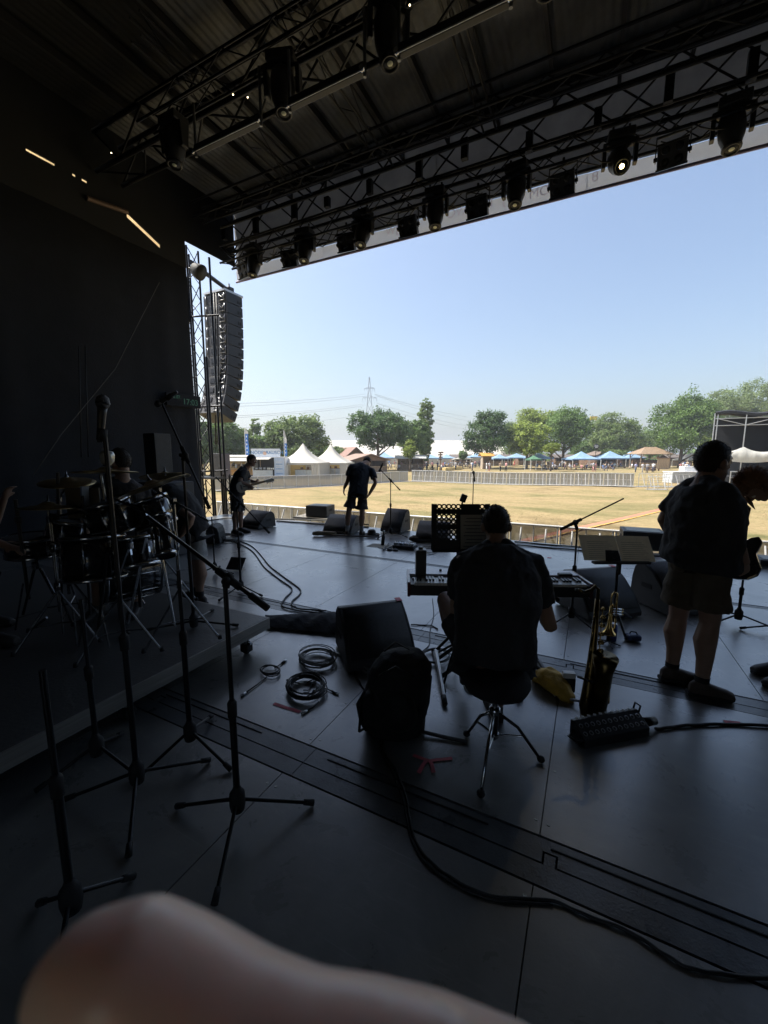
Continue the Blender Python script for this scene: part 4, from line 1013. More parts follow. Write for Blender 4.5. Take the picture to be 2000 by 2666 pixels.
# ------------------------------------------------------------------ pylons and power lines
PYL = mat('pale galvanised pylon', (0.30, 0.33, 0.37), 0.6, 0.3)
def pylon(u, D, vtop, label, arms, m=PYL, sc=1.0):
    t = thing('power_pylon', label, 'pylon', (0, 0, 0)); H = zv(vtop, D); b = 0.075 * H
    lv = [i / 9 for i in range(10)]
    def w(f): return b * (1 - f) ** 1.1 + .25
    for sx in (-1, 1):
        for sy in (-1, 1): stick('leg', (sx * w(0), sy * w(0), 0), (sx * w(1), sy * w(1), H), .16 * sc, m, t, 5)
    for i in range(9):
        f, g = lv[i], lv[i + 1]
        for sy in (-1, 1):
            stick('brace', (-w(f), sy * w(f), f * H), (w(g), sy * w(g), g * H), .09 * sc, m, t, 4); stick('brace', (w(f), sy * w(f), f * H), (-w(g), sy * w(g), g * H), .09 * sc, m, t, 4)
    for (vz, half) in arms:
        z = zv(vz, D); hw = half * mpp(D)
        for s in (-1, 1):
            stick('cross_arm', (0, 0, z), (s * hw, 0, z), .16 * sc, m, t, 5); stick('arm_stay', (0, 0, z + hw * .3), (s * hw, 0, z), .10 * sc, m, t, 5)
            stick('insulator', (s * hw, 0, z), (s * hw, 0, z - 8 * mpp(D)), .14 * sc, m, t, 5); stick('insulator', (s * hw * .62, 0, z), (s * hw * .62, 0, z - 7 * mpp(D)), .12 * sc, m, t, 5)
    place(t, u, D); return t
pylon(963, 300, 988, 'tall lattice power pylon behind the dark maple', [(1016, 13), (1040, 18)])
pylon(1737, 520, 1058, 'faint distant power pylon beside the tall broad tree', [(1078, 13), (1092, 20)], mat('faint red pylon', (.42, .36, .38), .7), 1.2)
WIRE = mat('power line', (0.32, 0.35, 0.39), 0.6)
def wire(pts, label, r=.10):
    a, b = pts; A = PD(*a); B = PD(*b); n = 14; P = []
    for i in range(n + 1):
        f = i / n; p = A.lerp(B, f); p.z -= (A - B).length * .02 * 4 * f * (1 - f) * .5; P.append(p)
    line_thing('power_line', label, 'power line', P, r, WIRE, 5, 'power lines')
for i, (l_, r_) in enumerate((((560, 1052, 210), (950, 1026, 300)), ((560, 1060, 210), (953, 1031, 300)), ((560, 1085, 210), (946, 1052, 300)), ((560, 1090, 212), (950, 1056, 300)), ((610, 1115, 215), (928, 1082, 300)))):
    wire((l_, r_), ORD[i] + ' power line from the top, running left from the pylon')
for i, (l_, r_) in enumerate((((976, 1026, 300), (1215, 1085, 420)), ((980, 1030, 300), (1215, 1095, 420)), ((981, 1050, 300), (1215, 1108, 420)), ((977, 1056, 300), (1215, 1118, 420)))):
    wire((l_, r_), ORD[i] + ' power line from the top, running right from the pylon', .12)
# ------------------------------------------------------------------ flags and signs
BLUEF = mat('blue flag', (0.06, 0.20, 0.55), 0.6, trans=0.3)
def beach_flag(u, D, vt, vb, wpx, label, white=.2):
    t = thing('beach_flag', label, 'flag', (0, 0, 0)); H = zv(vt, D); zb = zv(vb, D); w = wpx * mpp(D)
    stick('pole', (0, 0, 0), (0, 0, H), .035, WHITEP, t)
    for nm, z0, z1, m in (('flag_cloth', zb, H - (H - zb) * white, BLUEF), ('flag_tip', H - (H - zb) * white + .01, H, WCLOTH)):
        vs = []; fs = []
        for i in range(9):
            f = i / 8; z = z0 + (z1 - z0) * f; ww = w * (1 if nm == 'flag_cloth' else 1 - f ** 2 * .9)
            vs += [(0.05, 0, z), (.05 + ww * .5, .06 * math.sin(i), z), (.05 + ww, .1 * math.sin(i * .8), z)]
        for i in range(8):
            for k in range(2): fs.append((i * 3 + k, i * 3 + k + 1, i * 3 + 4 + k, i * 3 + 3 + k))
        MB().add(vs, fs, 0, True).build(nm, m, t)
    for k in range(5): block('print_mark', (.05 + w * .5, -.03 - .1, zb + .5 + k * .5), (w * .3, .01, .22), WHITEP, t)
    return place(t, u, D)
beach_flag(640, 54, 1117, 1187, 8, 'tall blue feather flag with white tip behind the guitarist')
beach_flag(741, 58, 1122, 1188, 6, 'slim blue and white feather flag beside the dumpling stall', .5)
D = 150; t = thing('yellow_sign', 'yellow square sign on a high mast above the trees', 'sign', (0, 0, 0)); z = zv(1091, D)
block('sign_panel', (0, 0, z), (18 * mpp(D), .3, 10 * mpp(D)), mat('yellow sign', (.75, .52, .06), .5), t); stick('mast', (0, .3, 0), (0, .3, z), .2, GALV, t); block('lower_panel', (0, .1, z - 7 * mpp(D)), (12 * mpp(D), .2, 2 * mpp(D)), WHITEP, t)
place(t, 1539, D)
D = 84; t = thing('hanging_sign', 'small dark sign with white bars on a pole before the dome tree', 'sign', (0, 0, 0)); z = zv(1163, D)
MB().lathe([(.001, -.04), (.55, -.04), (.55, .04), (.001, .04)], (0, 0, z), (0, 1, 0), 14).build('disc', BLK, t); stick('pole', (0, .1, 0), (0, .1, z), .05, BLKM, t)
for k in range(2): block('letter_bar', (0, -.06, z + .12 - .25 * k), (.8 - .3 * k, .02, .14), WHITEP, t)
place(t, 1551, D)
D = 74; t = thing('sign_post', 'brown wooden signpost with several boards near the sapling', 'signpost', (0, 0, 0))
stick('post', (0, 0, 0), (0, 0, zv(1176, D)), .12, WOOD, t)
for k in range(4): block('sign_board', (.05 * (-1) ** k, -.12, zv(1178 + 6 * k, D)), (.9 - .1 * k, .06, .22), WOODD, t)
place(t, 1147, D)
# ------------------------------------------------------------------ front-of-house structure on the right
D = 36; FOHX = 1972; _mp = mpp
def mpp(D): return _mp(D) / 1.3
NAVY = mat('black scaffold canvas', (0.005, 0.006, 0.009), 0.8, var=0.3, scale=1.5)
t = thing('mixing_tower', 'black canvas roofed scaffold tower at the right edge of the field', 'scaffold', (0, 0, 0))
x0, x1 = (1847 - FOHX) * mpp(D), (2110 - FOHX) * mpp(D); H = zv(1080, D); dp = 5.0
vs = []; fs = []
for j in range(5):
    for i in range(13):
        f = i / 12; x = x0 + (x1 - x0) * f
        vs.append((x + (1 - f) * .25 * j, dp * j / 4, H + .22 + .16 * math.sin(f * math.pi * 3 + .3) + .25 * math.sin(math.pi * j / 4)))
for j in range(4):
    for i in range(12): fs.append((j * 13 + i, j * 13 + i + 1, (j + 1) * 13 + i + 1, (j + 1) * 13 + i))
MB().add(vs, fs, 0, True).build('roof', NAVY, t)
vs = []; fs = []
for i in range(13):
    f = i / 12; x = x0 + (x1 - x0) * f; zt = H + .22 + .16 * math.sin(f * math.pi * 3 + .3); vs += [(x, -.02, zt), (x, -.02, zt - .22)]
for i in range(12): fs.append((2 * i, 2 * i + 1, 2 * i + 3, 2 * i + 2))
MB().add(vs, fs).build('roof_edge', NAVY, t)
for x, y, w, d_ in (((x0 + 1.0 + x1) / 2, dp, x1 - x0 - 1.0, .05), (x1, dp / 2, .05, dp)): block('wall_canvas', (x, y, H / 2), (w, d_, H), NAVY, t)
px_ = [x0, x0 + .22, (1932 - FOHX) * mpp(D), (2018 - FOHX) * mpp(D), x1]
for x in px_: stick('pole', (x, .05, 0), (x, .05, H + .2), .045, ALU, t)
for z in (H - .28, H - .9): stick('ledger', (x0, .05, z), (x1, .05, z), .035, ALU, t)
for a, b in ((1, 2), (3, 2), (3, 4)): stick('diagonal', (px_[a], .02, H - .28), (px_[b], .02, H - .9), .03, ALU, t)
TARPG = mat('pale crumpled tarp', (0.62, 0.62, 0.58), 0.6, var=0.12, scale=3, trans=.2)
vs = []; fs = []; tx0 = (1898 - FOHX) * mpp(D); zt, zb = zv(1162, D), zv(1201, D)
for i in range(25):
    f = i / 24; x = tx0 + (x1 - tx0) * f
    sag = .55 * abs(math.sin((x - px_[2]) * 1.15)) ** .8
    for j in range(7):
        g = j / 6; vs.append((x, -.08 - .12 * math.sin(g * 3.1) * (1 + .4 * math.sin(i * 1.9)), (zt - sag * (1 - g) * .9) * (1 - g) + (zb - .12 * math.sin(f * 6)) * g))
for i in range(24):
    for j in range(6): fs.append((i * 7 + j, i * 7 + j + 1, (i + 1) * 7 + j + 1, (i + 1) * 7 + j))
MB().add(vs, fs, 0, True).build('front_tarp', TARPG, t)
block('platform', (0.5, 2, .5), (x1 - x0 - 1, 3.4, 1.0), NAVY, t)
stick('handrail', ((1898 - FOHX) * mpp(D), -.8, 1.5), ((1990 - FOHX) * mpp(D), -.8, 1.5), .04, ALU, t)
stick('handrail', ((1898 - FOHX) * mpp(D), -.8, .95), ((1990 - FOHX) * mpp(D), -.8, .95), .04, ALU, t)
for u in (1900, 1945, 1990): stick('handrail_post', ((u - FOHX) * mpp(D), -.8, 0), ((u - FOHX) * mpp(D), -.8, 1.5), .04, ALU, t)
place(t, FOHX, D, -YAW); mpp = _mp
t = thing('equipment_case', 'pale grey container box with open lid beside the far barriers', 'box', (0, 0, 0)); D = 44
block('body', (0, 0, .55), (3.4, 1.5, 1.1), mat('pale grey box', (.5, .53, .55), .5), t); block('lid', (0, 0, 1.14), (3.5, 1.6, .08), WHITEM, t); block('upper_box', (.8, .3, 1.45), (1.7, .8, .5), WHITEM, t)
place(t, 1785, D)
# ------------------------------------------------------------------ beer benches and hay
for i, (u, D) in enumerate(((1490, 80), (1535, 84), (1585, 86), (1640, 88), (1440, 82), (1135, 82), (1185, 84), (1215, 88), (1700, 76))):
    t = thing('beer_table', 'wooden beer garden table with two benches, ' + ORD[i] + ' of the row', 'table', (0, 0, 0), 'beer garden tables')
    block('table_top', (0, 0, .76), (2.2, .6, .05), WOODL, t)
    for s in (-1, 1):
        block('bench_seat', (0, s * .75, .45), (2.2, .28, .05), WOODL, t)
        for x in (-.8, .8): block('leg', (x, s * .75, .22), (.06, .25, .44), WOODD, t)
    for x in (-.8, .8): block('leg', (x, 0, .38), (.06, .5, .72), WOODD, t)
    place(t, u, D, R(20 * (i % 3) - 20))
# ------------------------------------------------------------------ far visitors
CL = {'white': (.72, .72, .74), 'lilac': (.45, .45, .68), 'navy': (.03, .04, .09), 'black': (.02, .02, .025), 'pink': (.55, .28, .28), 'tan': (.45, .36, .26), 'grey': (.3, .3, .32), 'blue': (.14, .22, .42), 'red': (.45, .06, .08), 'denim': (.10, .13, .2)}
CLM = {k: mat(k + ' garment', c, .85, var=.15, scale=10) for k, c in CL.items()}
_pm = {}
def small_person(u, vf, top, bottom, label, height=1.74, pose=0, D=None, sit=False, group=None, rot=None):
    D = D or 3.0 * 1071 / (vf - HV); rn = random.Random(int(u * 3 + vf)); key = (top, bottom, pose % 3, sit)
    if key not in _pm:
        b = MB(); p = pose % 3; st = (.10, .22, .05)[p]; h0 = .48 if sit else .88
        ax, ay = Vector((1, 0, 0)), Vector((0, 1, 0))
        if sit:
            for s in (-1, 1): b.tube([(s * .1, 0, .5), (s * .12, -.42, .5), (s * .12, -.44, .05)], [.085, .07, .05], 7, 1)
        else:
            for s in (-1, 1):
                b.tube([(s * .09, 0, .92), (s * .10, s * st * .4 - .02, .5), (s * .10, s * st, .08)], [.095, .07, .05], 7, 1); b.box((s * .10, s * st - .05, .04), (.09, .24, .08), None, 1)
        b.loft([(Vector((0, 0, h0 - .03)), ax * .16, ay * .11), (Vector((0, 0, h0 + .16)), ax * .15, ay * .11), (Vector((0, 0, h0 + .38)), ax * .19, ay * .12), (Vector((0, 0, h0 + .53)), ax * .17, ay * .09), (Vector((0, 0, h0 + .58)), ax * .07, ay * .06)], 10, 0)
        for s in (-1, 1):
            e = Vector((s * .26, -.05 * s * p, h0 + .26)); hnd = Vector((s * (.25 if p else .12), -.12 - .1 * p, h0 + (.02 if p != 1 else .25)))
            b.tube([(s * .19, 0, h0 + .51), e], [.055, .047], 6, 0); b.tube([e, hnd], [.042, .032], 6, 2)
        b.tube([(0, 0, h0 + .56), (0, -.01, h0 + .66)], [.055, .05], 7, 2); b.ball((0, -.015, h0 + .76), (.078, .095, .115), 9, 7, None, 2); b.ball((0, .012, h0 + .79), (.085, .095, .10), 9, 6, None, 3)
        me = bpy.data.meshes.new('visitor'); me.from_pydata(b.v, [], b.f)
        for mm in (CLM[top], CLM[bottom], SKIN, HAIRD): me.materials.append(mm)
        me.polygons.foreach_set('material_index', b.m); me.polygons.foreach_set('use_smooth', b.s); me.update(); _pm[key] = me
    o = link('person', _pm[key]); o.location = gp(u, D); o.rotation_euler = (0, 0, rot if rot is not None else rn.uniform(0, 6.28)); s = height / 1.74; o.scale = (s, s, s)
    return tag(o, label, 'person', group or 'far festival visitors')
W_ = [(1658, 1230, 'lilac', 'denim', 'visitor in a lilac shirt, leftmost of four men walking behind the far barrier'), (1676, 1231, 'white', 'grey', 'visitor in a white shirt, second of four men walking behind the far barrier'),
      (1688, 1231, 'grey', 'navy', 'visitor in grey with a hat, third of four men walking behind the far barrier'), (1704, 1230, 'white', 'navy', 'visitor in a pale shirt, rightmost of four men walking behind the far barrier'),
      (1547, 1228, 'white', 'pink', 'visitor in white seen close behind the far barrier, left of a pair'), (1553, 1228, 'pink', 'pink', 'visitor in pink seen close behind the far barrier, right of a pair'),
      (1268, 1226, 'white', 'white', 'visitor in white below the orange kiosk, left of a pair'), (1275, 1226, 'white', 'pink', 'visitor in white below the orange kiosk, right of a pair'),
      (1304, 1227, 'tan', 'black', 'visitor with dark trousers walking right of the kiosk'), (1319, 1227, 'pink', 'black', 'visitor in pink top and black skirt walking right of the kiosk'),
      (1340, 1214, 'red', 'red', 'visitor dressed in red between kiosk and tree trunk'), (1248, 1213, 'pink', 'navy', 'visitor in pink standing left of the kiosk'), (1251, 1216, 'navy', 'navy', 'visitor in navy standing left of the kiosk'),
      (1113, 1224, 'black', 'black', 'visitor in black standing right of the maple, leftmost of three'), (1126, 1224, 'pink', 'black', 'visitor in pink standing right of the maple, middle of three'), (1140, 1223, 'navy', 'navy', 'visitor in navy standing right of the maple, rightmost of three'),
      (1181, 1221, 'grey', 'black', 'visitor in grey beside the hay bales'), (1432, 1221, 'tan', 'tan', 'visitor in tan walking beneath the sapling'), (1439, 1222, 'navy', 'black', 'visitor in navy walking beneath the sapling'),
      (1465, 1219, 'white', 'tan', 'visitor in white under the large dark green tree, left of a pair'), (1471, 1219, 'white', 'pink', 'visitor in white under the large dark green tree, right of a pair'),
      (1801, 1231, 'navy', 'pink', 'visitor in navy top sitting down near the grey box'), (1612, 1210, 'white', 'navy', 'visitor in white by the right blue tent'), (1006, 1215, 'white', 'denim', 'visitor in white beside the maple trunk'),
      (1014, 1216, 'blue', 'denim', 'visitor in blue beside the maple trunk'), (1028, 1218, 'pink', 'tan', 'visitor in pink in front of the drinks stall')]
for i, (u, vf, a, b, lab) in enumerate(W_): small_person(u, vf, a, b, lab, 1.66 + .03 * (i % 5), i, sit=('sitting' in lab))
rn = random.Random(9)
for i in range(110):
    u = rn.choice([rn.uniform(1480, 1650), rn.uniform(1395, 1475), rn.uniform(1000, 1110), rn.uniform(1040, 1120), rn.uniform(1150, 1240), rn.uniform(1770, 1800)])
    D = rn.uniform(76, 96); small_person(u, 0, rn.choice(['white', 'white', 'navy', 'black', 'grey', 'blue', 'pink', 'tan']), rn.choice(['navy', 'denim', 'tan', 'black']), 'small far visitor sitting among the beer tables under the tents', 1.7, i, D, sit=rn.random() < .65, group='guests at the beer tables')
for i, (u, D) in enumerate(((1155, 78), (1172, 80), (1192, 82), (1165, 76))):
    t = thing('hay_bale', ORD[i] + ' pale straw bale seat from the left by the signpost', 'bale', (0, 0, 0), 'straw bales')
    MB().box((0, 0, .28), (1.9, .9, .56)).build('straw', mat('straw', (.62, .48, .22), .9, bump=.6, bscale=30), t, bevel=.06)
    for x in (-.5, .5): block('twine', (x, 0, .28), (.03, .92, .58), WOODD, t)
    place(t, u, D, R(i * 14))
# ------------------------------------------------------------------ people
_tex = bpy.data.textures.new('cloth folds', 'CLOUDS'); _tex.noise_scale = 0.12; _tex.noise_depth = 2
def fuse(mb, name, m, parent, voxel=0.009, smooth=4, fold=0.0, at=None):
    """voxel-fuse overlapping closed shapes into one continuous skin"""
    me = bpy.data.meshes.new('tmp'); o0 = wpos(parent)
    me.from_pydata([(p[0] - o0.x, p[1] - o0.y, p[2] - o0.z) for p in mb.v], [], mb.f); me.update()
    o = bpy.data.objects.new('tmp', me); COL.objects.link(o)
    rm = o.modifiers.new('r', 'REMESH'); rm.mode = 'VOXEL'; rm.voxel_size = voxel; rm.use_smooth_shade = True
    sm = o.modifiers.new('s', 'SMOOTH'); sm.iterations = smooth; sm.factor = 0.5
    if fold:
        dp = o.modifiers.new('d', 'DISPLACE'); dp.texture = _tex; dp.strength = fold; dp.mid_level = 0.5; dp.texture_coords = 'LOCAL'
        s2 = o.modifiers.new('s2', 'SMOOTH'); s2.iterations = 2; s2.factor = .5
    dg = bpy.context.evaluated_depsgraph_get(); dg.update()
    out = bpy.data.meshes.new_from_object(o.evaluated_get(dg)); bpy.data.objects.remove(o); bpy.data.meshes.remove(me)
    out.name = name; out.materials.clear(); out.materials.append(m)
    out.polygons.foreach_set('use_smooth', [True] * len(out.polygons))
    return link(name, out, parent)
def hand(b, w, d, nrm, curl=0.35, s=1.0, thumb=1):
    """palm and five fingers added to b; w wrist, d finger direction, nrm palm normal, thumb side sign"""
    d = Vector(d).normalized(); nrm = Vector(nrm); nrm = (nrm - d * nrm.dot(d)).normalized(); x = d.cross(nrm) * thumb; w = Vector(w)
    b.loft([(w - d * .02 * s, x * .026 * s, nrm * .020 * s), (w + d * .02 * s, x * .032 * s, nrm * .019 * s), (w + d * .06 * s, x * .041 * s, nrm * .017 * s), (w + d * .092 * s, x * .040 * s, nrm * .014 * s)], 10)
    for k, (off, L) in enumerate(((.030, .070), (.010, .079), (-.011, .073), (-.030, .056))):
        p = w + d * .085 * s + x * off * s; pts = [p]; a = 0; q = p
        for seg, f in enumerate((.45, .32, .23)):
            a += curl * (0.7 + .25 * seg); dd = d * math.cos(a) + nrm * math.sin(a); q = q + dd * (L * f * s); pts.append(q)
        b.tube(pts, [.0095 * s, .009 * s, .0082 * s, .0068 * s], 7)
    p = w + d * .03 * s + x * .028 * s; q = p + (x * .8 + d * .7 + nrm * .25).normalized() * .038 * s; r_ = q + (d * .95 + x * .1 + nrm * .4).normalized() * .03 * s
    b.tube([p, q, r_], [.0135 * s, .0105 * s, .008 * s], 7)
def shoe(parent, an, d, m, solem, s=1.0, name='shoe'):
    d = Vector((d[0], d[1], 0)).normalized(); x = Vector((d.y, -d.x, 0)); z = Vector((0, 0, 1)); g = Vector((an.x, an.y, an.z - .085 * s))
    b = MB(); b.loft([(g - d * .075 * s + z * .045 * s, x * .026 * s, z * .042 * s), (g - d * .05 * s + z * .055 * s, x * .040 * s, z * .054 * s), (g + z * .058 * s, x * .044 * s, z * .058 * s), (g + d * .06 * s + z * .052 * s, x * .047 * s, z * .050 * s), (g + d * .11 * s + z * .044 * s, x * .050 * s, z * .042 * s), (g + d * .16 * s + z * .037 * s, x * .050 * s, z * .036 * s), (g + d * .20 * s + z * .030 * s, x * .036 * s, z * .026 * s)], 14)
    b.tube([g + z * .05 * s, an + z * .03 * s], [.044 * s, .046 * s], 12)
    sh = fuse(b, name, m, parent, .008, 2)
    poly = [(-.085, -.028), (-.06, -.04), (.02, -.04), (.10, -.048), (.17, -.046), (.205, -.02), (.205, .02), (.17, .046), (.10, .048), (.02, .04), (-.06, .04), (-.085, .028)]
    MB().prism([(a * s, b_ * s) for a, b_ in poly], g + z * .002, d, x, z, .026 * s).build('sole', solem, sh, bevel=.004)
    return sh
def person(label, P, name='person'):
    base = Vector(P.get('base', (P['anL'] + P['anR']) / 2)); base.z = P.get('z0', 0.0)
    
    if P.get('ground', True):
        for S in ('L', 'R'): P['an' + S] = Vector((P['an' + S].x, P['an' + S].y, P.get('z0', 0.0) + .088 * P.get('shoes', 1.0)))
    t = thing(name, label, 'person', base); B = P.get('build', 1.0); TB = P.get('torso', B); z = Vector((0, 0, 1))
    hip = (P['hipL'] + P['hipR']) / 2; lat0 = (P['hipR'] - P['hipL']).normalized(); lat1 = (P['shR'] - P['shL']).normalized(); neck = P['neck']
    bend = Vector(P.get('bend', (0, 0, 0)))
    def spine(f): return hip.lerp(neck, f) + bend * math.sin(math.pi * f)
    def rings(prof, k, add):
        out = []
        for f, ra, rb in prof:
            c = spine(f); dd = (spine(min(1, f + .05)) - spine(max(0, f - .05))).normalized()
            la = lat0.lerp(lat1, max(0, min(1, f))).normalized(); la = (la - dd * la.dot(dd)).normalized(); fr = dd.cross(la)
            out.append((c, la * (ra * k + add), fr * (rb * k + add)))
        return out
    prof = [(-.10, .13, .105), (0, .165, .125), (.25, .155, .122), (.5, .168, .125), (.74, .178, .118), (.90, .13, .088), (1.0, .06, .06)]
    body = MB().loft(rings(prof, TB, -.012), 18)
    h = P['head']; f = Vector(P['face']).normalized(); up = Vector(P.get('hup', (0, 0, 1))); up = (up - f * up.dot(f)).normalized(); x = f.cross(up); M = Matrix((x, f, up)).transposed(); hs = P.get('hs', 1.0)
    body.ball(h + up * .02 * hs, (.077 * hs, .096 * hs, .10 * hs), 16, 12, M); body.ball(h + f * .022 * hs - up * .055 * hs, (.058 * hs, .072 * hs, .068 * hs), 14, 10, M)
    body.ball(h + f * .075 * hs - up * .095 * hs, (.026 * hs, .022 * hs, .02 * hs), 10, 8, M)
    body.tube([h + f * .088 * hs + up * .015 * hs, h + f * .112 * hs - up * .025 * hs], [.009 * hs, .015 * hs], 8); body.ball(h + f * .092 * hs - up * .058 * hs, (.024 * hs, .012 * hs, .012 * hs), 10, 6, M)
    body.ball(h + f * .086 * hs + up * .035 * hs, (.05 * hs, .014 * hs, .012 * hs), 10, 6, M)
    for s in (-1, 1): body.ball(h + x * s * .084 * hs - up * .010 * hs - f * .008, (.014 * hs, .021 * hs, .034 * hs), 10, 8, M)
    body.tube([neck - z * .04, neck.lerp(h - up * .06 * hs - f * .015, .5), h - up * .05 * hs - f * .01], [.064 * B, .057 * B, .056], 12)
    for S in ('L', 'R'):
        sh, el, wr = P['sh' + S], P['el' + S], P['wr' + S]
        body.ball(sh, .058 * B, 12, 8); body.tube([sh, sh.lerp(el, .4), el, el.lerp(wr, .25), wr], [.052 * B, .05 * B, .039 * B, .043 * B, .027 * B], 12)
        body.tube([spine(.85), sh], [.075 * B, .055 * B], 10); body.tube([neck.lerp(h, .12), sh], [.045 * B, .052 * B], 10)
        hd = P.get('hand' + S) or ((wr - el).normalized(), (0, 0, -1), .45)
        hand(body, wr, hd[0], hd[1], hd[2], 1.0, P.get('thumb' + S, 1 if S == 'L' else -1))
        hp, kn, an = P['hip' + S], P['kn' + S], P['an' + S]
        cb = (kn - hp).cross(an - kn); back = P.get('calf', -f)
        body.tube([hp, hp.lerp(kn, .45), kn, kn.lerp(an, .28) + Vector(back) * .016, kn.lerp(an, .6), an], [.085 * B, .075 * B, .054 * B, .064 * B, .046 * B, .035 * B], 14)
        body.ball(an - z * .03, .038, 10, 8)
    fuse(body, 'body', P.get('skin', SKIN), t, P.get('voxel', .009), 3)
    for s in (-1, 1): MB().ball(h + x * s * .031 * hs + f * .082 * hs + up * .012 * hs, .0125 * hs, 10, 8).build('eye', WHITEP, t)
    # hair: shell without the face, ragged hairline, short tufts
    hr = random.Random(int(abs(h.x) * 997)); hc = h + up * .024 * hs - f * .008 * hs
    hb = MB().ball(hc, (.083 * hs, .101 * hs, .104 * hs), 44, 34, M); keep = []; HL = P.get('hairline', -.045)
    for fc in hb.f:
        c = sum((Vector(hb.v[i]) for i in fc), Vector()) / len(fc) - h; cy, cz, cx = c.dot(f) / hs, c.dot(up) / hs, abs(c.dot(x)) / hs
        jit = hr.uniform(-.010, .010)
        if cz > .062 + jit or (cy < .03 + jit and cz > HL + jit + (.022 if cy > -.03 else -.018)): keep.append(fc)
    hb.f = keep; hb.m = [0] * len(keep); hb.s = [True] * len(keep)
    TL = P.get('tuft', .011)
    for fc in list(keep):
        for q_ in range(2):
            c = Vector(hb.v[fc[0]]).lerp(Vector(hb.v[fc[2]]), hr.random()); no = (c - hc).normalized(); dr_ = (no + Vector((hr.gauss(0, .35), hr.gauss(0, .35), hr.gauss(-.25, .35)))).normalized(); sd = dr_.cross(no)
            if sd.length < 1e-4: continue
            sd = sd.normalized() * .0022; L_ = TL * hr.uniform(.6, 1.4); hb.add([c - sd - no * .002, c + sd - no * .002, c + dr_ * L_], [(0, 1, 2)])
    ho = hb.build('hair', P.get('hair', HAIRD), t)
    # shirt
    hem = P.get('hem', -.12)
    sp = [(hem, .188, .150), (0, .184, .142), (.25, .172, .135), (.5, .18, .134), (.74, .184, .124), (.90, .145, .10), (.985, .088, .08)]
    sb = MB().loft(rings(sp, P.get('shirtw', TB), .014), 20)
    for S in ('L', 'R'):
        sh, el = P['sh' + S], P['el' + S]; e = sh.lerp(el, P.get('sleeve', .62))
        sb.ball(sh, .072 * B, 12, 8); sb.tube([neck + (h - neck) * .02, sh], [.056 * B, .066 * B], 10); sb.tube([spine(.84), sh], [.085 * B, .072 * B], 10)
        sb.tube([sh, sh.lerp(e, .5), e], [.073 * B, .074 * B, .070 * B], 14)
    if P.get('shirt'): fuse(sb, 'shirt', P['shirt'], t, .010, 3, P.get('fold', .035))
    # shorts / trousers
    if P.get('bottom'):
        q = MB().loft(rings([(-.13, .145, .115), (-.05, .158, .122), (.02, .160, .122), (.10, .150, .115)], TB, .006), 18); fl_ = P.get('flare', .10)
        for S in ('L', 'R'):
            hp, kn = P['hip' + S], P['kn' + S]; e = hp.lerp(kn, P.get('leg', .95))
            q.tube([hp + (kn - hp) * -.06, hp.lerp(e, .5), e], [.098 * B, .095 * B, fl_ * B], 16)
            if P.get('leg', .95) > 1.2:
                pass
        fuse(q, P.get('bname', 'shorts'), P['bottom'], t, .010, 3, .04)
    for S in ('L', 'R'):
        if P.get('sock'):
            an, kn = P['an' + S], P['kn' + S]; MB().tube([an - z * .02, an.lerp(kn, P.get('sockh', .22))], [.043, .047], 12).build('sock', P['sock'], t)
        if P.get('shoe'): shoe(t, P['an' + S], P['foot' + S], P['shoe'], BLKR, P.get('shoes', 1.0))
    return t
TEEB = mat('black t-shirt cotton', (0.030, 0.031, 0.036), 0.88, var=0.3, scale=6, bump=0.35, bscale=26)
TEEN = mat('dark navy t-shirt cotton', (0.024, 0.032, 0.050), 0.88, var=0.3, scale=6, bump=0.35, bscale=26)
KHAKI = mat('khaki shorts', (0.10, 0.08, 0.055), 0.85, var=0.2, scale=8, bump=0.3, bscale=30)
GREYS = mat('light grey shorts', (0.36, 0.37, 0.38), 0.85, var=0.15, scale=8)
DKSH = mat('dark shorts', (0.035, 0.033, 0.037), 0.85, var=0.3, scale=8, bump=0.3, bscale=30)
SHOEB = mat('dark trainers', (0.020, 0.019, 0.020), 0.6, var=0.3, scale=20); SHOET = mat('brown boots', (0.06, 0.04, 0.03), 0.6, var=0.3, scale=20)
SOCK = mat('grey sock', (0.33, 0.34, 0.36), 0.9); SOCKB = mat('black sock', (0.015, 0.015, 0.017), 0.9)
up_ = Vector((0, 0, 1))
# bass player at the left stage front
person('man in black playing a pale bass guitar at the left stage front', dict(
    head=PD(655, 1199, 8.56), face=_r * .95 - _fh * .15 - up_ * .28, neck=PD(639, 1219, 8.56), shL=PD(640, 1230, 8.74), shR=PD(634, 1231, 8.40), bend=_r * -.05,
    elR=PD(624, 1254, 8.28), wrR=PD(645, 1262, 8.30), elL=PD(650, 1252, 8.80), wrL=PD(670, 1256, 8.62), handR=(_r * .8 - up_ * .6, _fh, .6), handL=(_r * .4 + up_ * .3 - _fh * .6, _r * -1 + up_ * .2, .9),
    hipL=PD(618, 1287, 8.66), hipR=PD(616, 1287, 8.46), knL=PD(627, 1335, 8.70), knR=PD(614, 1335, 8.42), anL=PD(627, 1375, 8.74), anR=PD(611, 1383, 8.52), footL=_r * 1 + _fh * .2, footR=_r * 1 - _fh * .25,
    shirt=TEEB, bottom=DKSH, leg=.92, shoe=SHOEB, sock=SOCKB, sockh=.1, hem=-.2, build=1.02, torso=1.05, hair=HAIRD, tuft=.006, hairline=-.03))
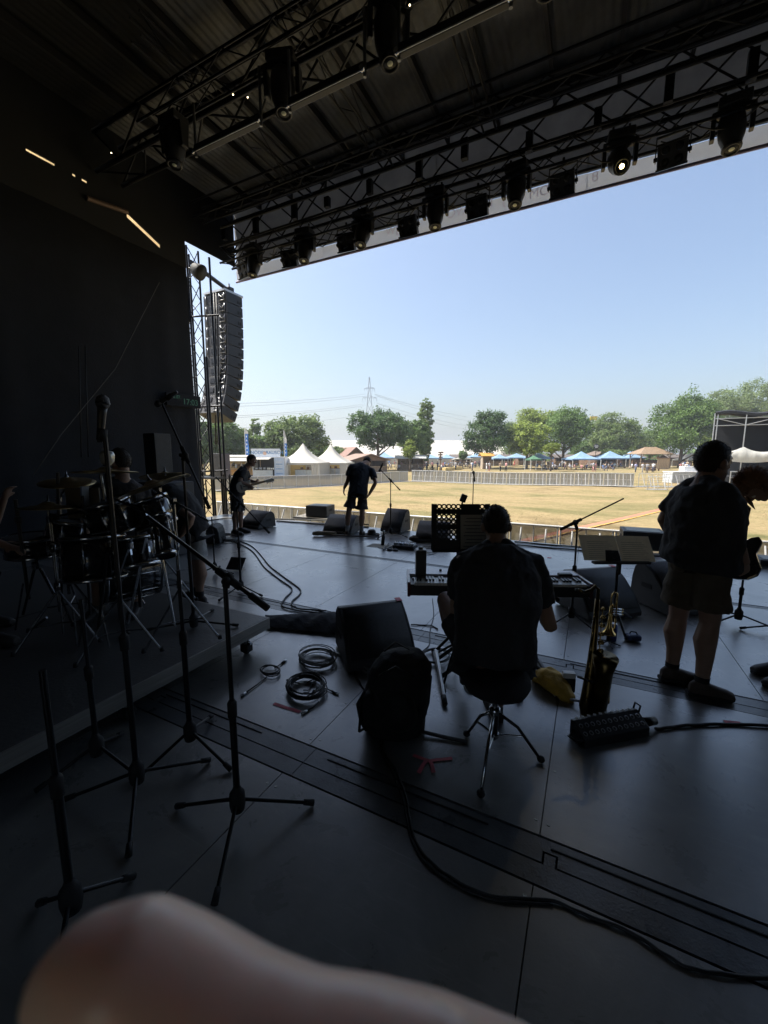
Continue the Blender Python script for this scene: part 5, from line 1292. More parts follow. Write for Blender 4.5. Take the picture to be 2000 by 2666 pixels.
# man leaning over at the centre front
person('man in dark shirt and loose dark shorts leaning over at the centre stage front', dict(
    head=PD(956, 1203, 8.78), face=_fh * .35 - up_ * .93 + _r * .15, hup=_fh * .9 + up_ * .4, neck=PD(941, 1209, 8.58), shL=PD(915, 1217, 8.50), shR=PD(969, 1227, 8.50), bend=_fh * -.05 + up_ * .02,
    elL=PD(904, 1255, 8.40), wrL=PD(896, 1272, 8.36), elR=PD(978, 1257, 8.36), wrR=PD(961, 1288, 8.30), handL=(-up_ - _r * .1, _r, .5), handR=(-up_ * .8 - _r * .6, -_r, .4),
    hipL=PD(919, 1283, 8.40), hipR=PD(944, 1285, 8.40), knL=PD(908, 1333, 8.34), knR=PD(943, 1338, 8.36), anL=PD(904, 1379, 8.44), anR=PD(941, 1385, 8.44), footL=-_r * .3 + _fh, footR=_fh * 1 + _r * .15,
    shirt=TEEN, bottom=DKSH, leg=.78, flare=.135, shoe=SHOET, sock=SOCK, sockh=.35, hem=-.12, build=1.0, torso=1.04, hair=HAIRD, hairline=-.04))
# seated keyboard player
person('man in black t-shirt seen from behind, seated on a stool at the keyboard', dict(
    head=PD(1291, 1370, 2.48), face=_fh * .9 - up_ * .42 + _r * .02, neck=PD(1291, 1422, 2.42), shL=PD(1208, 1466, 2.40), shR=PD(1380, 1466, 2.40), bend=_fh * -.05,
    elL=PD(1186, 1600, 2.50), wrL=PD(1200, 1560, 2.74), elR=PD(1434, 1634, 2.42), wrR=PD(1400, 1570, 2.70), handL=(_fh - up_ * .25, -up_, .35), handR=(_fh - _r * .4 - up_ * .25, -up_, .35),
    hipL=PD(1245, 1705, 2.26), hipR=PD(1330, 1705, 2.26), knL=PD(1158, 1560, 2.74), knR=PD(1345, 1640, 2.76), anL=PD(1212, 1738, 2.64), anR=PD(1292, 1846, 2.46), footL=_fh + _r * .1, footR=_fh,
    shirt=TEEB, bottom=DKSH, leg=.55, flare=.105, shoe=SHOEB, hem=-.16, ground=False, build=1.10, torso=1.30, shirtw=1.30, sleeve=.64, hair=HAIRD, hairline=-.055, fold=.05, base=PD(1282, 1940, 2.35)))
# standing man at the right
person('tall man in black t-shirt and khaki shorts standing at the right with a guitar', dict(
    head=PD(1856, 1205, 2.78), face=_r * .96 + _fh * .12 - up_ * .08, neck=PD(1830, 1256, 2.78), shL=PD(1770, 1290, 2.92), shR=PD(1878, 1286, 2.62), bend=-_fh * .03,
    elL=PD(1728, 1354, 3.0), wrL=PD(1778, 1424, 3.08), elR=PD(1908, 1390, 2.62), wrR=PD(1940, 1466, 2.72), handL=(_r * .8 + _fh * .4, -up_, .6), handR=(_r * .4 - up_ * .8 + _fh * .3, _fh - _r * .2, .9),
    hipL=PD(1788, 1456, 2.86), hipR=PD(1856, 1458, 2.72), knL=PD(1766, 1604, 2.92), knR=PD(1848, 1622, 2.72), anL=PD(1750, 1736, 2.88), anR=PD(1828, 1768, 2.68), footL=_r * .9 - _fh * .15, footR=_r * .9 - _fh * .3,
    calf=-_r, shirt=TEEB, bottom=KHAKI, leg=.76, flare=.108, shoe=SHOET, sock=SOCKB, sockh=.14, shoes=.97, hem=-.03, build=1.12, torso=1.27, sleeve=.62, hair=HAIRD, hs=1.12, hairline=-.045, fold=.05))
# woman bowing at the right edge
BLOND = mat('light brown hair', (0.24, 0.12, 0.055), 0.5, var=0.35, scale=30)
wm = person('person bowing down at the right edge with loose strands of hair hanging', dict(
    head=PD(1968, 1262, 2.84), face=-up_ * .90 - _r * .25, hup=-_r * .9 + up_ * .25, neck=PD(2052, 1262, 2.88), shL=PD(2066, 1292, 3.04), shR=PD(2066, 1298, 2.70), bend=up_ * .08,
    elL=PD(2080, 1390, 3.06), wrL=PD(2060, 1470, 3.04), elR=PD(2090, 1400, 2.66), wrR=PD(2070, 1490, 2.66),
    hipL=PD(2160, 1440, 3.02), hipR=PD(2160, 1445, 2.84), knL=PD(2060, 1610, 3.02), knR=PD(2050, 1625, 2.86), anL=PD(2030, 1752, 2.96), anR=PD(2055, 1790, 2.80), footL=-_r + _fh * .05, footR=-_r - _fh * .1,
    shirt=TEEN, bottom=DKSH, leg=1.0, shoe=SHOEB, shoes=1.0, hair=BLOND, tuft=.03, build=.92, torso=.9, hs=1.0, hairline=-.07))
for k, (a, m_, e) in enumerate((((1926, 1285), (1930, 1308), (1950, 1333)), ((1922, 1280), (1925, 1304), (1942, 1328)), ((1930, 1288), (1938, 1312), (1951, 1334)), ((1942, 1296), (1955, 1310), (1966, 1326)))):
    MB().tube([PD(*a, 2.82), PD(*m_, 2.82), PD(*e, 2.82)], [.016, .012, .002], 6).build('hair_strand', BLOND, wm)
# drummer
person('drummer with dark hair sitting behind the cymbals on the riser', dict(
    head=PD(313, 1203, 3.85), face=_fh * .3 - _r * .9 - up_ * .2, neck=PD(318, 1250, 3.85), shL=PD(262, 1278, 3.72), shR=PD(372, 1284, 4.0), elL=PD(238, 1330, 3.6), wrL=PD(225, 1370, 3.35), elR=PD(385, 1350, 4.0), wrR=PD(330, 1380, 3.6),
    hipL=PD(300, 1398, 3.85), hipR=PD(345, 1398, 3.95), knL=PD(250, 1400, 3.5), knR=PD(360, 1410, 3.6), anL=PD(245, 1500, 3.5), anR=PD(350, 1500, 3.6), footL=-_fh, footR=-_fh + _r * .3,
    shirt=TEEB, bottom=DKSH, shoe=SHOEB, hair=HAIRD, sleeve=.5, z0=RZ, voxel=.011))
# stage hand bent forward behind the riser
person('stagehand in black top and light grey shorts bending forward behind the drums', dict(
    head=PD(392, 1300, 4.5), face=-_r * .6 - up_ * .8, hup=-_r * .7 + up_ * .5, neck=PD(424, 1284, 4.5), shL=PD(436, 1302, 4.36), shR=PD(436, 1298, 4.64), elL=PD(500, 1350, 4.28), wrL=PD(470, 1395, 4.25), elR=PD(430, 1350, 4.7), wrR=PD(410, 1395, 4.6), bend=up_ * .10 + _r * .03,
    hipL=PD(508, 1384, 4.42), hipR=PD(508, 1382, 4.60), knL=PD(520, 1470, 4.40), knR=PD(512, 1470, 4.62), anL=PD(520, 1556, 4.44), anR=PD(508, 1550, 4.64), footL=-_r, footR=-_r, calf=_r,
    shirt=TEEB, bottom=GREYS, leg=.8, shoe=SHOEB, sock=SOCKB, hair=HAIRD, hem=-.14, torso=1.12, build=1.05))
# helper at the far left, hardly visible
person('dim figure in dark blue sitting at the far left behind the drums', dict(
    head=PD(-125, 1225, 3.1), face=_r, neck=PD(-105, 1275, 3.1), shL=PD(-70, 1300, 3.3), shR=PD(-80, 1305, 2.95), elL=PD(-25, 1380, 3.3), wrL=PD(10, 1300, 3.3), elR=PD(-55, 1400, 2.9), wrR=PD(15, 1420, 2.9),
    hipL=PD(-115, 1470, 3.2), hipR=PD(-115, 1475, 3.0), knL=PD(-25, 1500, 3.3), knR=PD(-25, 1505, 2.95), anL=PD(-30, 1610, 3.3), anR=PD(-30, 1620, 2.95), footL=_r, footR=_r,
    shirt=mat('dark blue shirt', (.02, .03, .07), .9), bottom=DKSH, shoe=SHOEB, hair=HAIRD, z0=RZ, voxel=.012))
# photographer's finger in front of the lens, with the rest of the hand below the picture
fb = MB(); FD = .046
def fp(u, v, D=FD): return PD(u, v, D)
fb.tube([fp(120, 2600), fp(220, 2548), fp(340, 2528), fp(480, 2590), fp(640, 2668), fp(790, 2728), fp(960, 2770), fp(1120, 2815), fp(1340, 2890, .048), fp(1600, 3050, .052), fp(1900, 3300, .058)],
        [.0045, .0073, .0083, .0083, .0080, .0081, .0087, .0091, .0092, .0098, .0110], 20)
pal = fp(2100, 3500, .066); dn = -up_ * .8 + _r * .45
fb.loft([(pal - dn * .005, _fh * .015, _r * .03), (pal + dn * .04, _fh * .016, _r * .042), (pal + dn * .09, _fh * .016, _r * .04), (pal + dn * .12, _fh * .02, _r * .03)], 14)
for k in range(3):
    st = pal + dn * (.025 + .022 * k) - _r * .02; fb.tube([st, st - _r * .035 - up_ * .004, st - _r * .055 - _fh * .015 - up_ * .01, st - _r * .045 - _fh * .03 - up_ * .012], [.0098, .0092, .0085, .007], 12)
fb.tube([pal + dn * .03 + _r * .02, pal + dn * .05 - _fh * .03, pal + dn * .03 - _fh * .05 - _r * .01], [.013, .011, .008], 12)
wr_ = pal + dn * .125; el_ = _C - _fh * .12 - up_ * .42 + _r * .26
fb.tube([pal + dn * .08, wr_, wr_.lerp(el_, .35), wr_.lerp(el_, .8), el_], [.022, .024, .033, .040, .042], 16)
ft = thing('hand', 'blurred pale finger across the bottom left corner, close to the lens', 'hand', fp(800, 2900))
fsk = mat('finger skin', (0.84, 0.64, 0.57), 0.30, var=0.06, scale=60, sss=1.0); fsk.node_tree.nodes['Principled BSDF'].inputs['Subsurface Scale'].default_value = 0.010; fsk.node_tree.nodes['Principled BSDF'].inputs['Subsurface Radius'].default_value = (1.0, 0.7, 0.6)
fuse(fb, 'finger', fsk, ft, .0013, 12)
# ------------------------------------------------------------------ floor monitors and subwoofer boxes
def wedge(loc, rz, label, W=.62, Dp=.56, H=.40, group='floor monitors', mark=None):
    """back faces local -y, sloping grille faces +y"""
    t = thing('floor_monitor', label, 'monitor', (0, 0, 0), group)
    prof = [(0, .015), (.02, H * .62), (.05, H * .86), (.11, H * .98), (.17, H), (Dp * .55, H * .80), (Dp * .82, H * .48), (Dp * .97, H * .2), (Dp, .06), (Dp, .015)]
    MB().prism(prof, (-W / 2, -Dp / 2, 0), (0, 1, 0), (0, 0, 1), (1, 0, 0), W).build('cabinet', CABM, t, bevel=.012)
    g = [(.20, H * .985), (Dp * .55, H * .80), (Dp * .82, H * .48), (Dp * .955, H * .22)]; vs = []; fs = []
    for (a, b) in g:
        for x in (-W / 2 + .03, W / 2 - .03): vs.append((x, a - Dp / 2 + .006, b + .008))
    for i in range(3): fs.append((2 * i, 2 * i + 1, 2 * i + 3, 2 * i + 2))
    o = MB().add(vs, fs, 0, True).build('grille', GRIL, t); o.modifiers.new('s', 'SOLIDIFY').thickness = .006
    MB().box((0.02, -Dp / 2 + .004, H * .22), (.16, .012, .07)).build('connector_plate', BLKM, t)
    for s in (-1, 1): MB().box((s * (W / 2 + .0), -.05, H * .5), (.012, .14, .05)).build('handle', BLKR, t, bevel=.004)
    for x in (-W / 2 + .06, W / 2 - .06):
        for y in (-Dp / 2 + .06, Dp / 2 - .06): MB().cone((x, y, 0), (x, y, .018), .018, .02, 8).build('foot', BLKR, t)
    if mark: MB().box((-W / 2 + .03, -Dp / 2 + .14, H * .985 + .012), (.05, .08, .004)).build('tape_mark', PINK, t)
    t.location = loc; t.rotation_euler = (0, 0, rz); return t
def subbox(loc, rz, label, s=(.62, .5, .36)):
    t = thing('subwoofer_box', label, 'loudspeaker', (0, 0, 0))
    MB().box((0, 0, s[2] / 2), s).build('cabinet', CABM, t, bevel=.014); MB().box((0, -s[1] / 2 - .004, s[2] / 2), (s[0] * .9, .01, s[2] * .82)).build('grille', GRIL, t)
    MB().box((0, 0, s[2] + .003), (s[0] * .8, s[1] * .8, .006)).build('top_plate', BLKM, t)
    for x in (-1, 1): MB().box((x * s[0] / 2, 0, s[2] * .6), (.012, .16, .06)).build('handle', BLKR, t)
    t.location = loc; t.rotation_euler = (0, 0, rz); return t
p = G(975, 1702); wedge((p.x, p.y, 0), YAW + R(197), 'large black floor monitor in the centre behind the backpack', .58, .54, .41, mark=True)
p = G(1553, 1588); wedge((p.x, p.y, 0), YAW + R(192), 'black floor monitor right of the keyboard player', .64, .56, .44, mark=True)
p = G(672, 1372); wedge((p.x, p.y, 0), YAW + R(150), 'black floor monitor at the feet of the bass player', .62, .55, .38)
p = G(890, 1386); wedge((p.x, p.y, 0), YAW + R(162), 'black floor monitor behind the legs of the leaning man', .66, .58, .38)
p = G(1030, 1383); wedge((p.x, p.y, 0), YAW + R(152), 'tall black floor monitor beneath the centre microphone stand', .50, .52, .50)
p = G(1128, 1408); wedge((p.x, p.y, 0), YAW + R(162), 'black floor monitor behind the perforated music stand', .62, .55, .38)
p = G(553, 1412); wedge((p.x, p.y, 0), YAW + R(95), 'small black floor monitor at the far left behind the stagehand', .40, .42, .36)
p = G(1770, 1608); wedge((p.x, p.y + .35, 0), YAW + R(190), 'black floor monitor behind the legs of the standing man', .66, .58, .50)
p = G(828, 1350); bx = subbox((p.x, p.y + .12, .055), R(8), 'low black loudspeaker box on a board at the left stage edge', (.62, .5, .30))
pl = MB().box((p.x - .05, p.y + .10, .025), (1.15, .72, .05), Matrix.Rotation(R(6), 3, 'Z')).build('wooden_board', mat('pale board', (.36, .33, .27), .6), at=(p.x, p.y, 0)); tag(pl, 'pale board under the loudspeaker box at the left stage edge', 'board')
p = G(1672, 1432); subbox((p.x, p.y + .25, 0), R(3), 'low black loudspeaker box at the stage edge behind the sheet music', (.66, .55, .33))
p = G(1985, 1470); subbox((p.x + .15, p.y, 0), R(3), 'flat black box lying at the right stage edge', (.5, .4, .12))

# ------------------------------------------------------------------ microphone stands
MIC = mat('microphone grille', (.06, .06, .065), .4, .7, bump=.5, bscale=400)
def microphone(p, d, label, L=.15):
    d = Vector(d).normalized(); p = Vector(p); t = thing('microphone', label, 'microphone', p)
    MB().lathe([(.010, -L), (.012, -L * .95), (.017, -L * .15), (.019, 0)], p, d, 12).build('handle', BLK, t)
    MB().lathe([(.019, 0), (.026, .012), (.027, .028), (.022, .046), (.009, .056), (.001, .057)], p, d, 14).build('grille', MIC, t)
    MB().lathe([(.0265, .016), (.0285, .019), (.0285, .024), (.0265, .027)], p, d, 14).build('ring', BLKM, t)
def clip_(t, p, d): MB().tube([Vector(p) - Vector(d).normalized() * .10, Vector(p) - Vector(d).normalized() * .05], .021, 8).build('mic_clip', BLKR, t)
def mic_stand(base, top, label, boom=None, legs=(0.3, 2.4, 4.5), LL=.30, hubz=.14, mic=None, flat=True, pm=BLKM, rp=.011, plate=False, collar=None):
    base = Vector(base); t = thing('microphone_stand', label, 'microphone stand', base); z0 = base.z
    hub = base + Vector((0, 0, hubz)); b = Vector((base.x, base.y, top))
    if plate:
        MB().lathe([(.001, 0), (.13, 0), (.13, .012), (.10, .022), (.02, .028)], base, (0, 0, 1), 20).build('round_base', BLK, t); hub = base + V(0, 0, .02)
    else:
        MB().lathe([(.012, -.06), (.03, -.055), (.036, -.02), (.034, .03), (.02, .05), (.014, .07)], hub, (0, 0, 1), 14).build('hub', BLKR, t)
        for a in legs:
            e = base + Vector((math.cos(a) * LL, math.sin(a) * LL, .016)); st = hub + Vector((math.cos(a) * .03, math.sin(a) * .03, -.01))
            lg = stick('leg', st, e, .0085, pm, t); dd = (e - st).normalized()
            MB().cone(e - dd * .045, e + dd * .006, .0125, .0145, 8).build('rubber_foot', BLKR, t)
    mid = hub.z + (top - hub.z) * (collar or .52)
    stick('lower_pole', hub + V(0, 0, -.05 if not plate else 0), Vector((b.x, b.y, mid)), rp * 1.25, pm, t, 10); stick('upper_pole', Vector((b.x, b.y, mid)), b, rp * .85, pm, t, 10)
    MB().lathe([(rp, -.05), (.02, -.045), (.021, .02), (rp, .035)], Vector((b.x, b.y, mid)), (0, 0, 1), 12).build('clutch', BLKR, t)
    if boom:
        tip, tail = Vector(boom[0]), Vector(boom[1]); d = (tail - tip).normalized()
        j = tip + d * ((b - tip).dot(d))
        MB().ball(j, (.024, .024, .028), 12, 8).build('swivel', BLKR, t); MB().tube([b - V(0, 0, .03), j], .016, 8).build('swivel_neck', BLKR, t)
        s = _r if abs(d.dot(_r)) < .5 else _fh; MB().tube([j, j - s * .045], .016, 8).build('wing_knob', BLKR, t)
        stick('boom', tip, tail - d * .09, rp * .72, pm, t, 8); MB().tube([tail - d * .10, tail], .0145, 10).build('boom_weight', BLKR, t); MB().tube([j - d * .07, j + d * .07], .0165, 10).build('boom_clutch', BLKR, t)
        if mic: clip_(t, tip, mic[1] if mic[1] is not None else -d); microphone(tip, mic[1] if mic[1] is not None else -d, mic[0])
    elif mic:
        clip_(t, b + V(0, 0, .08), mic[1]); microphone(b + V(0, 0, .12), mic[1], mic[0])
    return t
def ang(hub_uv, foot_uv, z=0.0):
    a, b = G(*hub_uv, z), G(*foot_uv, z); return math.atan2(b.y - a.y, b.x - a.x), (b - a).length
def stand_px(hub, legs_uv, vtop, label, z=0.0, **k):
    """hub pixel is where the pole meets the floor"""
    b = G(*hub, z); A = [ang(hub, l, z) for l in legs_uv]; L = sum(a[1] for a in A) / len(A)
    return mic_stand(b, zat(b, vtop), label, legs=[a[0] for a in A], LL=min(.36, L), **k)
b = G(622, 2150); D = depth(b)
stand_px((622, 2150), ((484, 2112), (812, 2098), (548, 2400)), 1512, 'nearest microphone stand with a thick boom tilted down to the right', boom=(PD(384, 1345, D + .25), PD(697, 1584, D - .08)), rp=.0125, collar=.44)
b = G(362, 2075); D = depth(b)
stand_px((362, 2075), ((206, 2085), (535, 1990), (328, 2280)), 1135, 'tall straight microphone stand left of the nearest stand', mic=('microphone pointing up on the tall straight stand', V(.1, .1, 1)), rp=.011, collar=.42)
b = G(499, 1960); D = depth(b)
stand_px((499, 1960), ((375, 2030), (632, 2025), (545, 1880)), 1484, 'short microphone stand without boom before the drum riser', rp=.0125, collar=.6)
b = G(506, 1635, RZ); D = depth(b)
stand_px((506, 1635), ((636, 1632), (440, 1640), (590, 1560)), 1188, 'tall boom stand on the drum riser with microphone high up', z=RZ, boom=(PD(420, 1046, D), PD(546, 1325, D)), mic=('dark microphone at the top of the riser boom stand', -_r * .6 - up_ * .35), rp=.012, hubz=.07)
b = G(195, 2420); D = depth(b)
stand_px((195, 2420), ((60, 2330), (300, 2330), (150, 2560)), 1745, 'shadowy microphone stand at the lower left edge', rp=.012)
b = G(258, 2000); mic_stand(b, zat(b, 1560), 'dim black microphone stand beside the drum riser edge', legs=(2.2, 4.3, 0.2), LL=.26, rp=.011)
b = G(1487, 1618); D = depth(b)
stand_px((1487, 1618), ((1565, 1658), (1440, 1632), (1502, 1588)), 1372, 'microphone stand with empty boom raised to the right beside the keyboard', boom=(PD(1624, 1298, D + .05), PD(1459, 1379, D)), rp=.011, hubz=.1)
b = G(1017, 1398); D = depth(b)
stand_px((1017, 1398), ((985, 1404), (1048, 1400), (1020, 1386)), 1252, 'microphone stand at the centre stage front before the leaning man', boom=(PD(990, 1222, D), PD(1042, 1276, D)), mic=('black microphone tilted beside the leaning man', -up_ * .8 - _r * .35 + _fh * .2), rp=.011)
b = G(1228, 1412); mic_stand(b, zat(b, 1250), 'straight microphone stand rising behind the perforated music stand', plate=True, mic=('round headed microphone above the perforated music stand', V(-.15, -.1, 1)), rp=.010)
b = G(628, 1542); D = depth(b)
stand_px((628, 1542), ((585, 1560), (690, 1556), (632, 1518)), 1318, 'microphone stand with long boom crossing in front of the bass player', boom=(PD(562, 1242, D), PD(702, 1388, D)), rp=.011, hubz=.1)
b = G(560, 1492); mic_stand(b, zat(b, 1345), 'thin black stand with a tripod beside the stagehand', legs=(.2, 2.2, 4.4), LL=.3, rp=.009, hubz=.1)
b = G(1920, 1628); mic_stand(b, zat(b, 1480), 'microphone stand hidden behind the standing man, legs showing', legs=(R(-12), R(120), R(215)), LL=.36, rp=.011, hubz=.12)
b = G(2052, 1655); mic_stand(b, .95, 'microphone stand at the right edge with one leg in view', legs=(R(185), R(70), R(300)), LL=.36, rp=.011, hubz=.12)

# ------------------------------------------------------------------ drum kit on the riser
BRZ = mat('worn bronze cymbal', (0.36, 0.27, 0.13), 0.34, 0.9, var=0.3, scale=12); SHELL = mat('black drum shell', (0.012, 0.012, 0.014), 0.22, coat=.6); HEADM = mat('drum head', (0.02, 0.02, 0.021), .85)
kit = thing('drum_kit', 'black drum kit with chrome hardware on the riser', 'drum kit', (-4.0, 1.8, RZ))
def drum(c, axis, r, h, nlug=8):
    c = Vector(c); a = Vector(axis).normalized(); x, y, z = basis(a)
    d = MB().lathe([(r, -h / 2), (r, h / 2)], c, a, 28, cap=False).build('drum_shell', SHELL, kit); d.modifiers.new('s', 'SOLIDIFY').thickness = .008
    MB().lathe([(.001, h / 2 + .004), (r, h / 2 + .004)], c, a, 28, cap=False).build('drum_head', HEADM, d); MB().lathe([(.001, -h / 2 - .004), (r, -h / 2 - .004)], c, a, 28, cap=False).build('drum_head', HEADM, d)
    for s in (-1, 1):
        MB().lathe([(r + .004, s * (h / 2) - .012), (r + .013, s * (h / 2) - .01), (r + .013, s * (h / 2) + .012), (r + .004, s * (h / 2) + .014)], c, a, 28, cap=False).build('hoop', CHR, d)
    for k in range(nlug):
        an = 2 * math.pi * k / nlug; o = c + (x * math.cos(an) + y * math.sin(an)) * (r + .012)
        MB().tube([o - a * h * .42, o + a * h * .42], .0045, 6).build('tension_rod', CHR, d); MB().box(o, (.02, .02, .05), Matrix((x, y, z)).transposed()).build('lug', CHR, d, bevel=.004)
    return d
def cymbal_stand(base, topz, cy, tilt, r, label, arm=None):
    base = Vector(base); cy = Vector(cy); t = thing('cymbal_stand', label, 'cymbal stand', base)
    jt = Vector((base.x, base.y, topz)); stick('pole', base + V(0, 0, .25), jt, .0125, CHRD, t); 
    for k in range(3):
        a = k * 2.094 + .4; e = base + Vector((math.cos(a) * .3, math.sin(a) * .3, .015)); stick('leg', base + V(0, 0, .42), e, .008, CHRD, t); stick('leg_brace', base + V(0, 0, .16), base.lerp(e, .6) + V(0, 0, .17), .006, CHRD, t)
        MB().cone(e + V(0, 0, .03), e, .012, .016, 8).build('rubber_foot', BLKR, t)
    for z in (.45, .75): MB().lathe([(.013, -.03), (.02, -.028), (.02, .028), (.013, .03)], base + V(0, 0, z), (0, 0, 1), 10).build('collar', CHRD, t)
    MB().box(jt, (.035, .035, .05)).build('tilter', CHRD, t, bevel=.006)
    n = Vector(tilt).normalized(); stick('arm', jt, cy - n * .03, .009, CHRD, t)
    if arm: stick('counter_arm', jt, arm, .008, CHRD, t)
    c = thing('cymbal', 'bronze cymbal ' + label.split(' for ')[-1], 'cymbal', cy)
    MB().lathe([(.008, .035), (.03, .030), (.055, .012), (r * .4, .006), (r * .8, -.004), (r, -.012), (r - .002, -.014), (r * .8, -.007), (r * .4, .003), (.055, .008), (.03, .025), (.008, .030)], cy, n, 40, cap=False).build('bow', BRZ, c)
    MB().lathe([(.003, .0), (.014, .03), (.014, .045), (.006, .05), (.006, .08), (.001, .085)], cy, n, 10).build('wing_nut', CHRD, c)
    return t
def rz_(p): q = Vector(p); q.z = RZ; return q
cy1 = PD(274, 1226, 3.30); cymbal_stand(rz_(PD(308, 1550, 2.85)), zat(PD(308, 1550, 2.85), 1375), cy1, (-.05, .05, 1), .235, 'chrome cymbal stand for the flat crash cymbal before the drummer')
cy2 = PD(395, 1262, 3.05); cymbal_stand(rz_(PD(470, 1560, 3.05)), zat(PD(470, 1560, 3.05), 1305), cy2, (-.30, -.22, 1), .25, 'chrome cymbal stand for the large tilted cymbal at the right of the kit', arm=PD(543, 1357, 2.95))
cy3 = PD(175, 1253, 3.4); cymbal_stand(rz_(PD(175, 1500, 3.4)), zat(PD(175, 1500, 3.4), 1300), cy3, (.15, -.1, 1), .20, 'chrome cymbal stand for the small cymbal at the left of the kit')
cy4 = PD(430, 1238, 3.9); cymbal_stand(rz_(PD(432, 1500, 3.9)), zat(PD(432, 1500, 3.9), 1275), cy4, (-.2, .1, 1), .22, 'chrome cymbal stand for the rear cymbal beside the stagehand')
hh = PD(125, 1318, 3.0)
cymbal_stand(rz_(hh), hh.z - .1, hh, (0, .05, 1), .18, 'chrome hi-hat stand for the closed hi-hat at the far left')
drum(PD(290, 1345, 3.15), (-.1, -.25, 1), .165, .24); drum(PD(395, 1335, 3.3), (-.25, -.2, 1), .15, .22)
drum(PD(245, 1450, 2.95), (-.08, .08, 1), .20, .30); drum(PD(90, 1420, 3.2), (.05, 0, 1), .18, .14)
drum(PD(330, 1480, 3.6), (.3, 1, 0), .27, .42, 10)
drum(PD(425, 1395, 2.75), (-.55, .3, 1), .055, .28, 6)
for (u, v, D, u2, v2) in ((150, 1500, 3.0, 165, 1650), (260, 1575, 2.9, 285, 1690), (60, 1520, 3.2, 40, 1640), (225, 1560, 2.9, 205, 1690), (190, 1585, 2.85, 200, 1680)):
    a = PD(u, v, D); e = PD(u2, v2, D); e.z = max(RZ + .01, e.z); stick('drum_leg', a, e, .007, CHRD, kit)
for (a, e, r_) in ((PD(105, 1480, 2.95), PD(140, 1545, 2.9), .012), (PD(80, 1640, 2.8), PD(122, 1608, 2.8), .008), (PD(262, 1235, 3.2), PD(273, 1300, 3.2), .012), (PD(270, 1300, 3.2), PD(285, 1365, 3.1), .012), (PD(130, 1410, 2.9), PD(168, 1420, 2.9), .010)): stick('hardware_rod', a, e, r_, CHRD, kit)
pan = thing('sample_pad', 'slim pale electronic pad standing upright between the cymbals', 'pad', PD(222, 1310, 3.1))
MB().box(PD(222, 1310, 3.1), (.02, .05, .26), Matrix.Rotation(R(6), 3, 'Y')).build('frame', ALU, pan); MB().box(PD(218, 1310, 3.14), (.26, .015, .24), Matrix.Rotation(YAW, 3, 'Z')).build('panel', mat('brown panel', (.10, .08, .055), .6), pan)
cup = thing('cowbell', 'round pale bell on top of the flat crash cymbal', 'bell', PD(279, 1192, 3.28)); MB().lathe([(.005, .05), (.04, .045), (.052, .02), (.05, -.03), (.03, -.06)], PD(279, 1190, 3.28), (.2, 0, 1), 16).build('cup', mat('pale metal', (.55, .55, .5), .35, .6), cup); stick('rod', PD(280, 1200, 3.28), PD(276, 1226, 3.29), .006, CHR, cup)
for k, (u, v, D, u2, v2, r_, m_) in enumerate(((40, 1300, 2.9, 75, 1560, .012, BLKM), (150, 1230, 3.3, 160, 1560, .012, BLKM), (215, 1290, 3.0, 235, 1600, .010, BLKM), (350, 1280, 3.2, 365, 1580, .012, BLKM), (380, 1400, 2.9, 330, 1640, .009, CHR), (420, 1440, 2.8, 455, 1630, .009, CHR), (345, 1400, 2.8, 310, 1500, .008, CHR), (240, 1390, 2.8, 300, 1380, .008, CHR), (120, 1350, 3.0, 220, 1330, .008, BLKM), (300, 1300, 3.0, 420, 1350, .009, BLKM), (100, 1440, 2.8, 60, 1600, .009, BLKM), (280, 1440, 2.8, 255, 1640, .010, BLKM))):
    a = PD(u, v, D); e = PD(u2, v2, D); e.z = max(RZ + .01, e.z); stick('hardware_rod', a, e, r_, m_, kit)
    if k % 2 == 0: MB().box(a.lerp(e, .2), (.045, .03, .05)).build('clamp', CHR if k % 4 else BLKM, kit, bevel=.006)
drum(PD(180, 1390, 3.3), (.1, .2, 1), .15, .20); drum(PD(355, 1440, 3.0), (-.3, .1, 1), .14, .2)
th = thing('drum_throne', 'round black drum throne under the drummer', 'stool', rz_(PD(322, 1420, 3.9))); pth = PD(322, 1420, 3.9)
MB().lathe([(.001, .05), (.16, .045), (.18, .02), (.17, -.03), (.001, -.04)], V(pth.x, pth.y, .70), (0, 0, 1), 20).build('seat', CLOTHB, th); stick('post', V(pth.x, pth.y, RZ), V(pth.x, pth.y, .68), .02, CHR, th)
for k in range(3): stick('leg', V(pth.x, pth.y, .5), V(pth.x + .25 * math.cos(k * 2.1), pth.y + .25 * math.sin(k * 2.1), RZ + .01), .01, CHR, th)
ck2 = thing('flight_case', 'dark grey flight case with a black box on top by the left curtain', 'case', PX(430, 1340, -7.6)); c = PD(425, 1225, 7.0)
MB().box((c.x, c.y, .62), (.8, .55, 1.24)).build('case_body', mat('dark grey case', (.05, .052, .058), .5), ck2, bevel=.015); MB().box((c.x - .1, c.y, 1.65), (.3, .3, .8)).build('upper_box', CABM, ck2, bevel=.01)
for s in (-1, 1): stick('case_edge', (c.x + s * .4, c.y - .28, .02), (c.x + s * .4, c.y - .28, 1.24), .012, ALU, ck2)

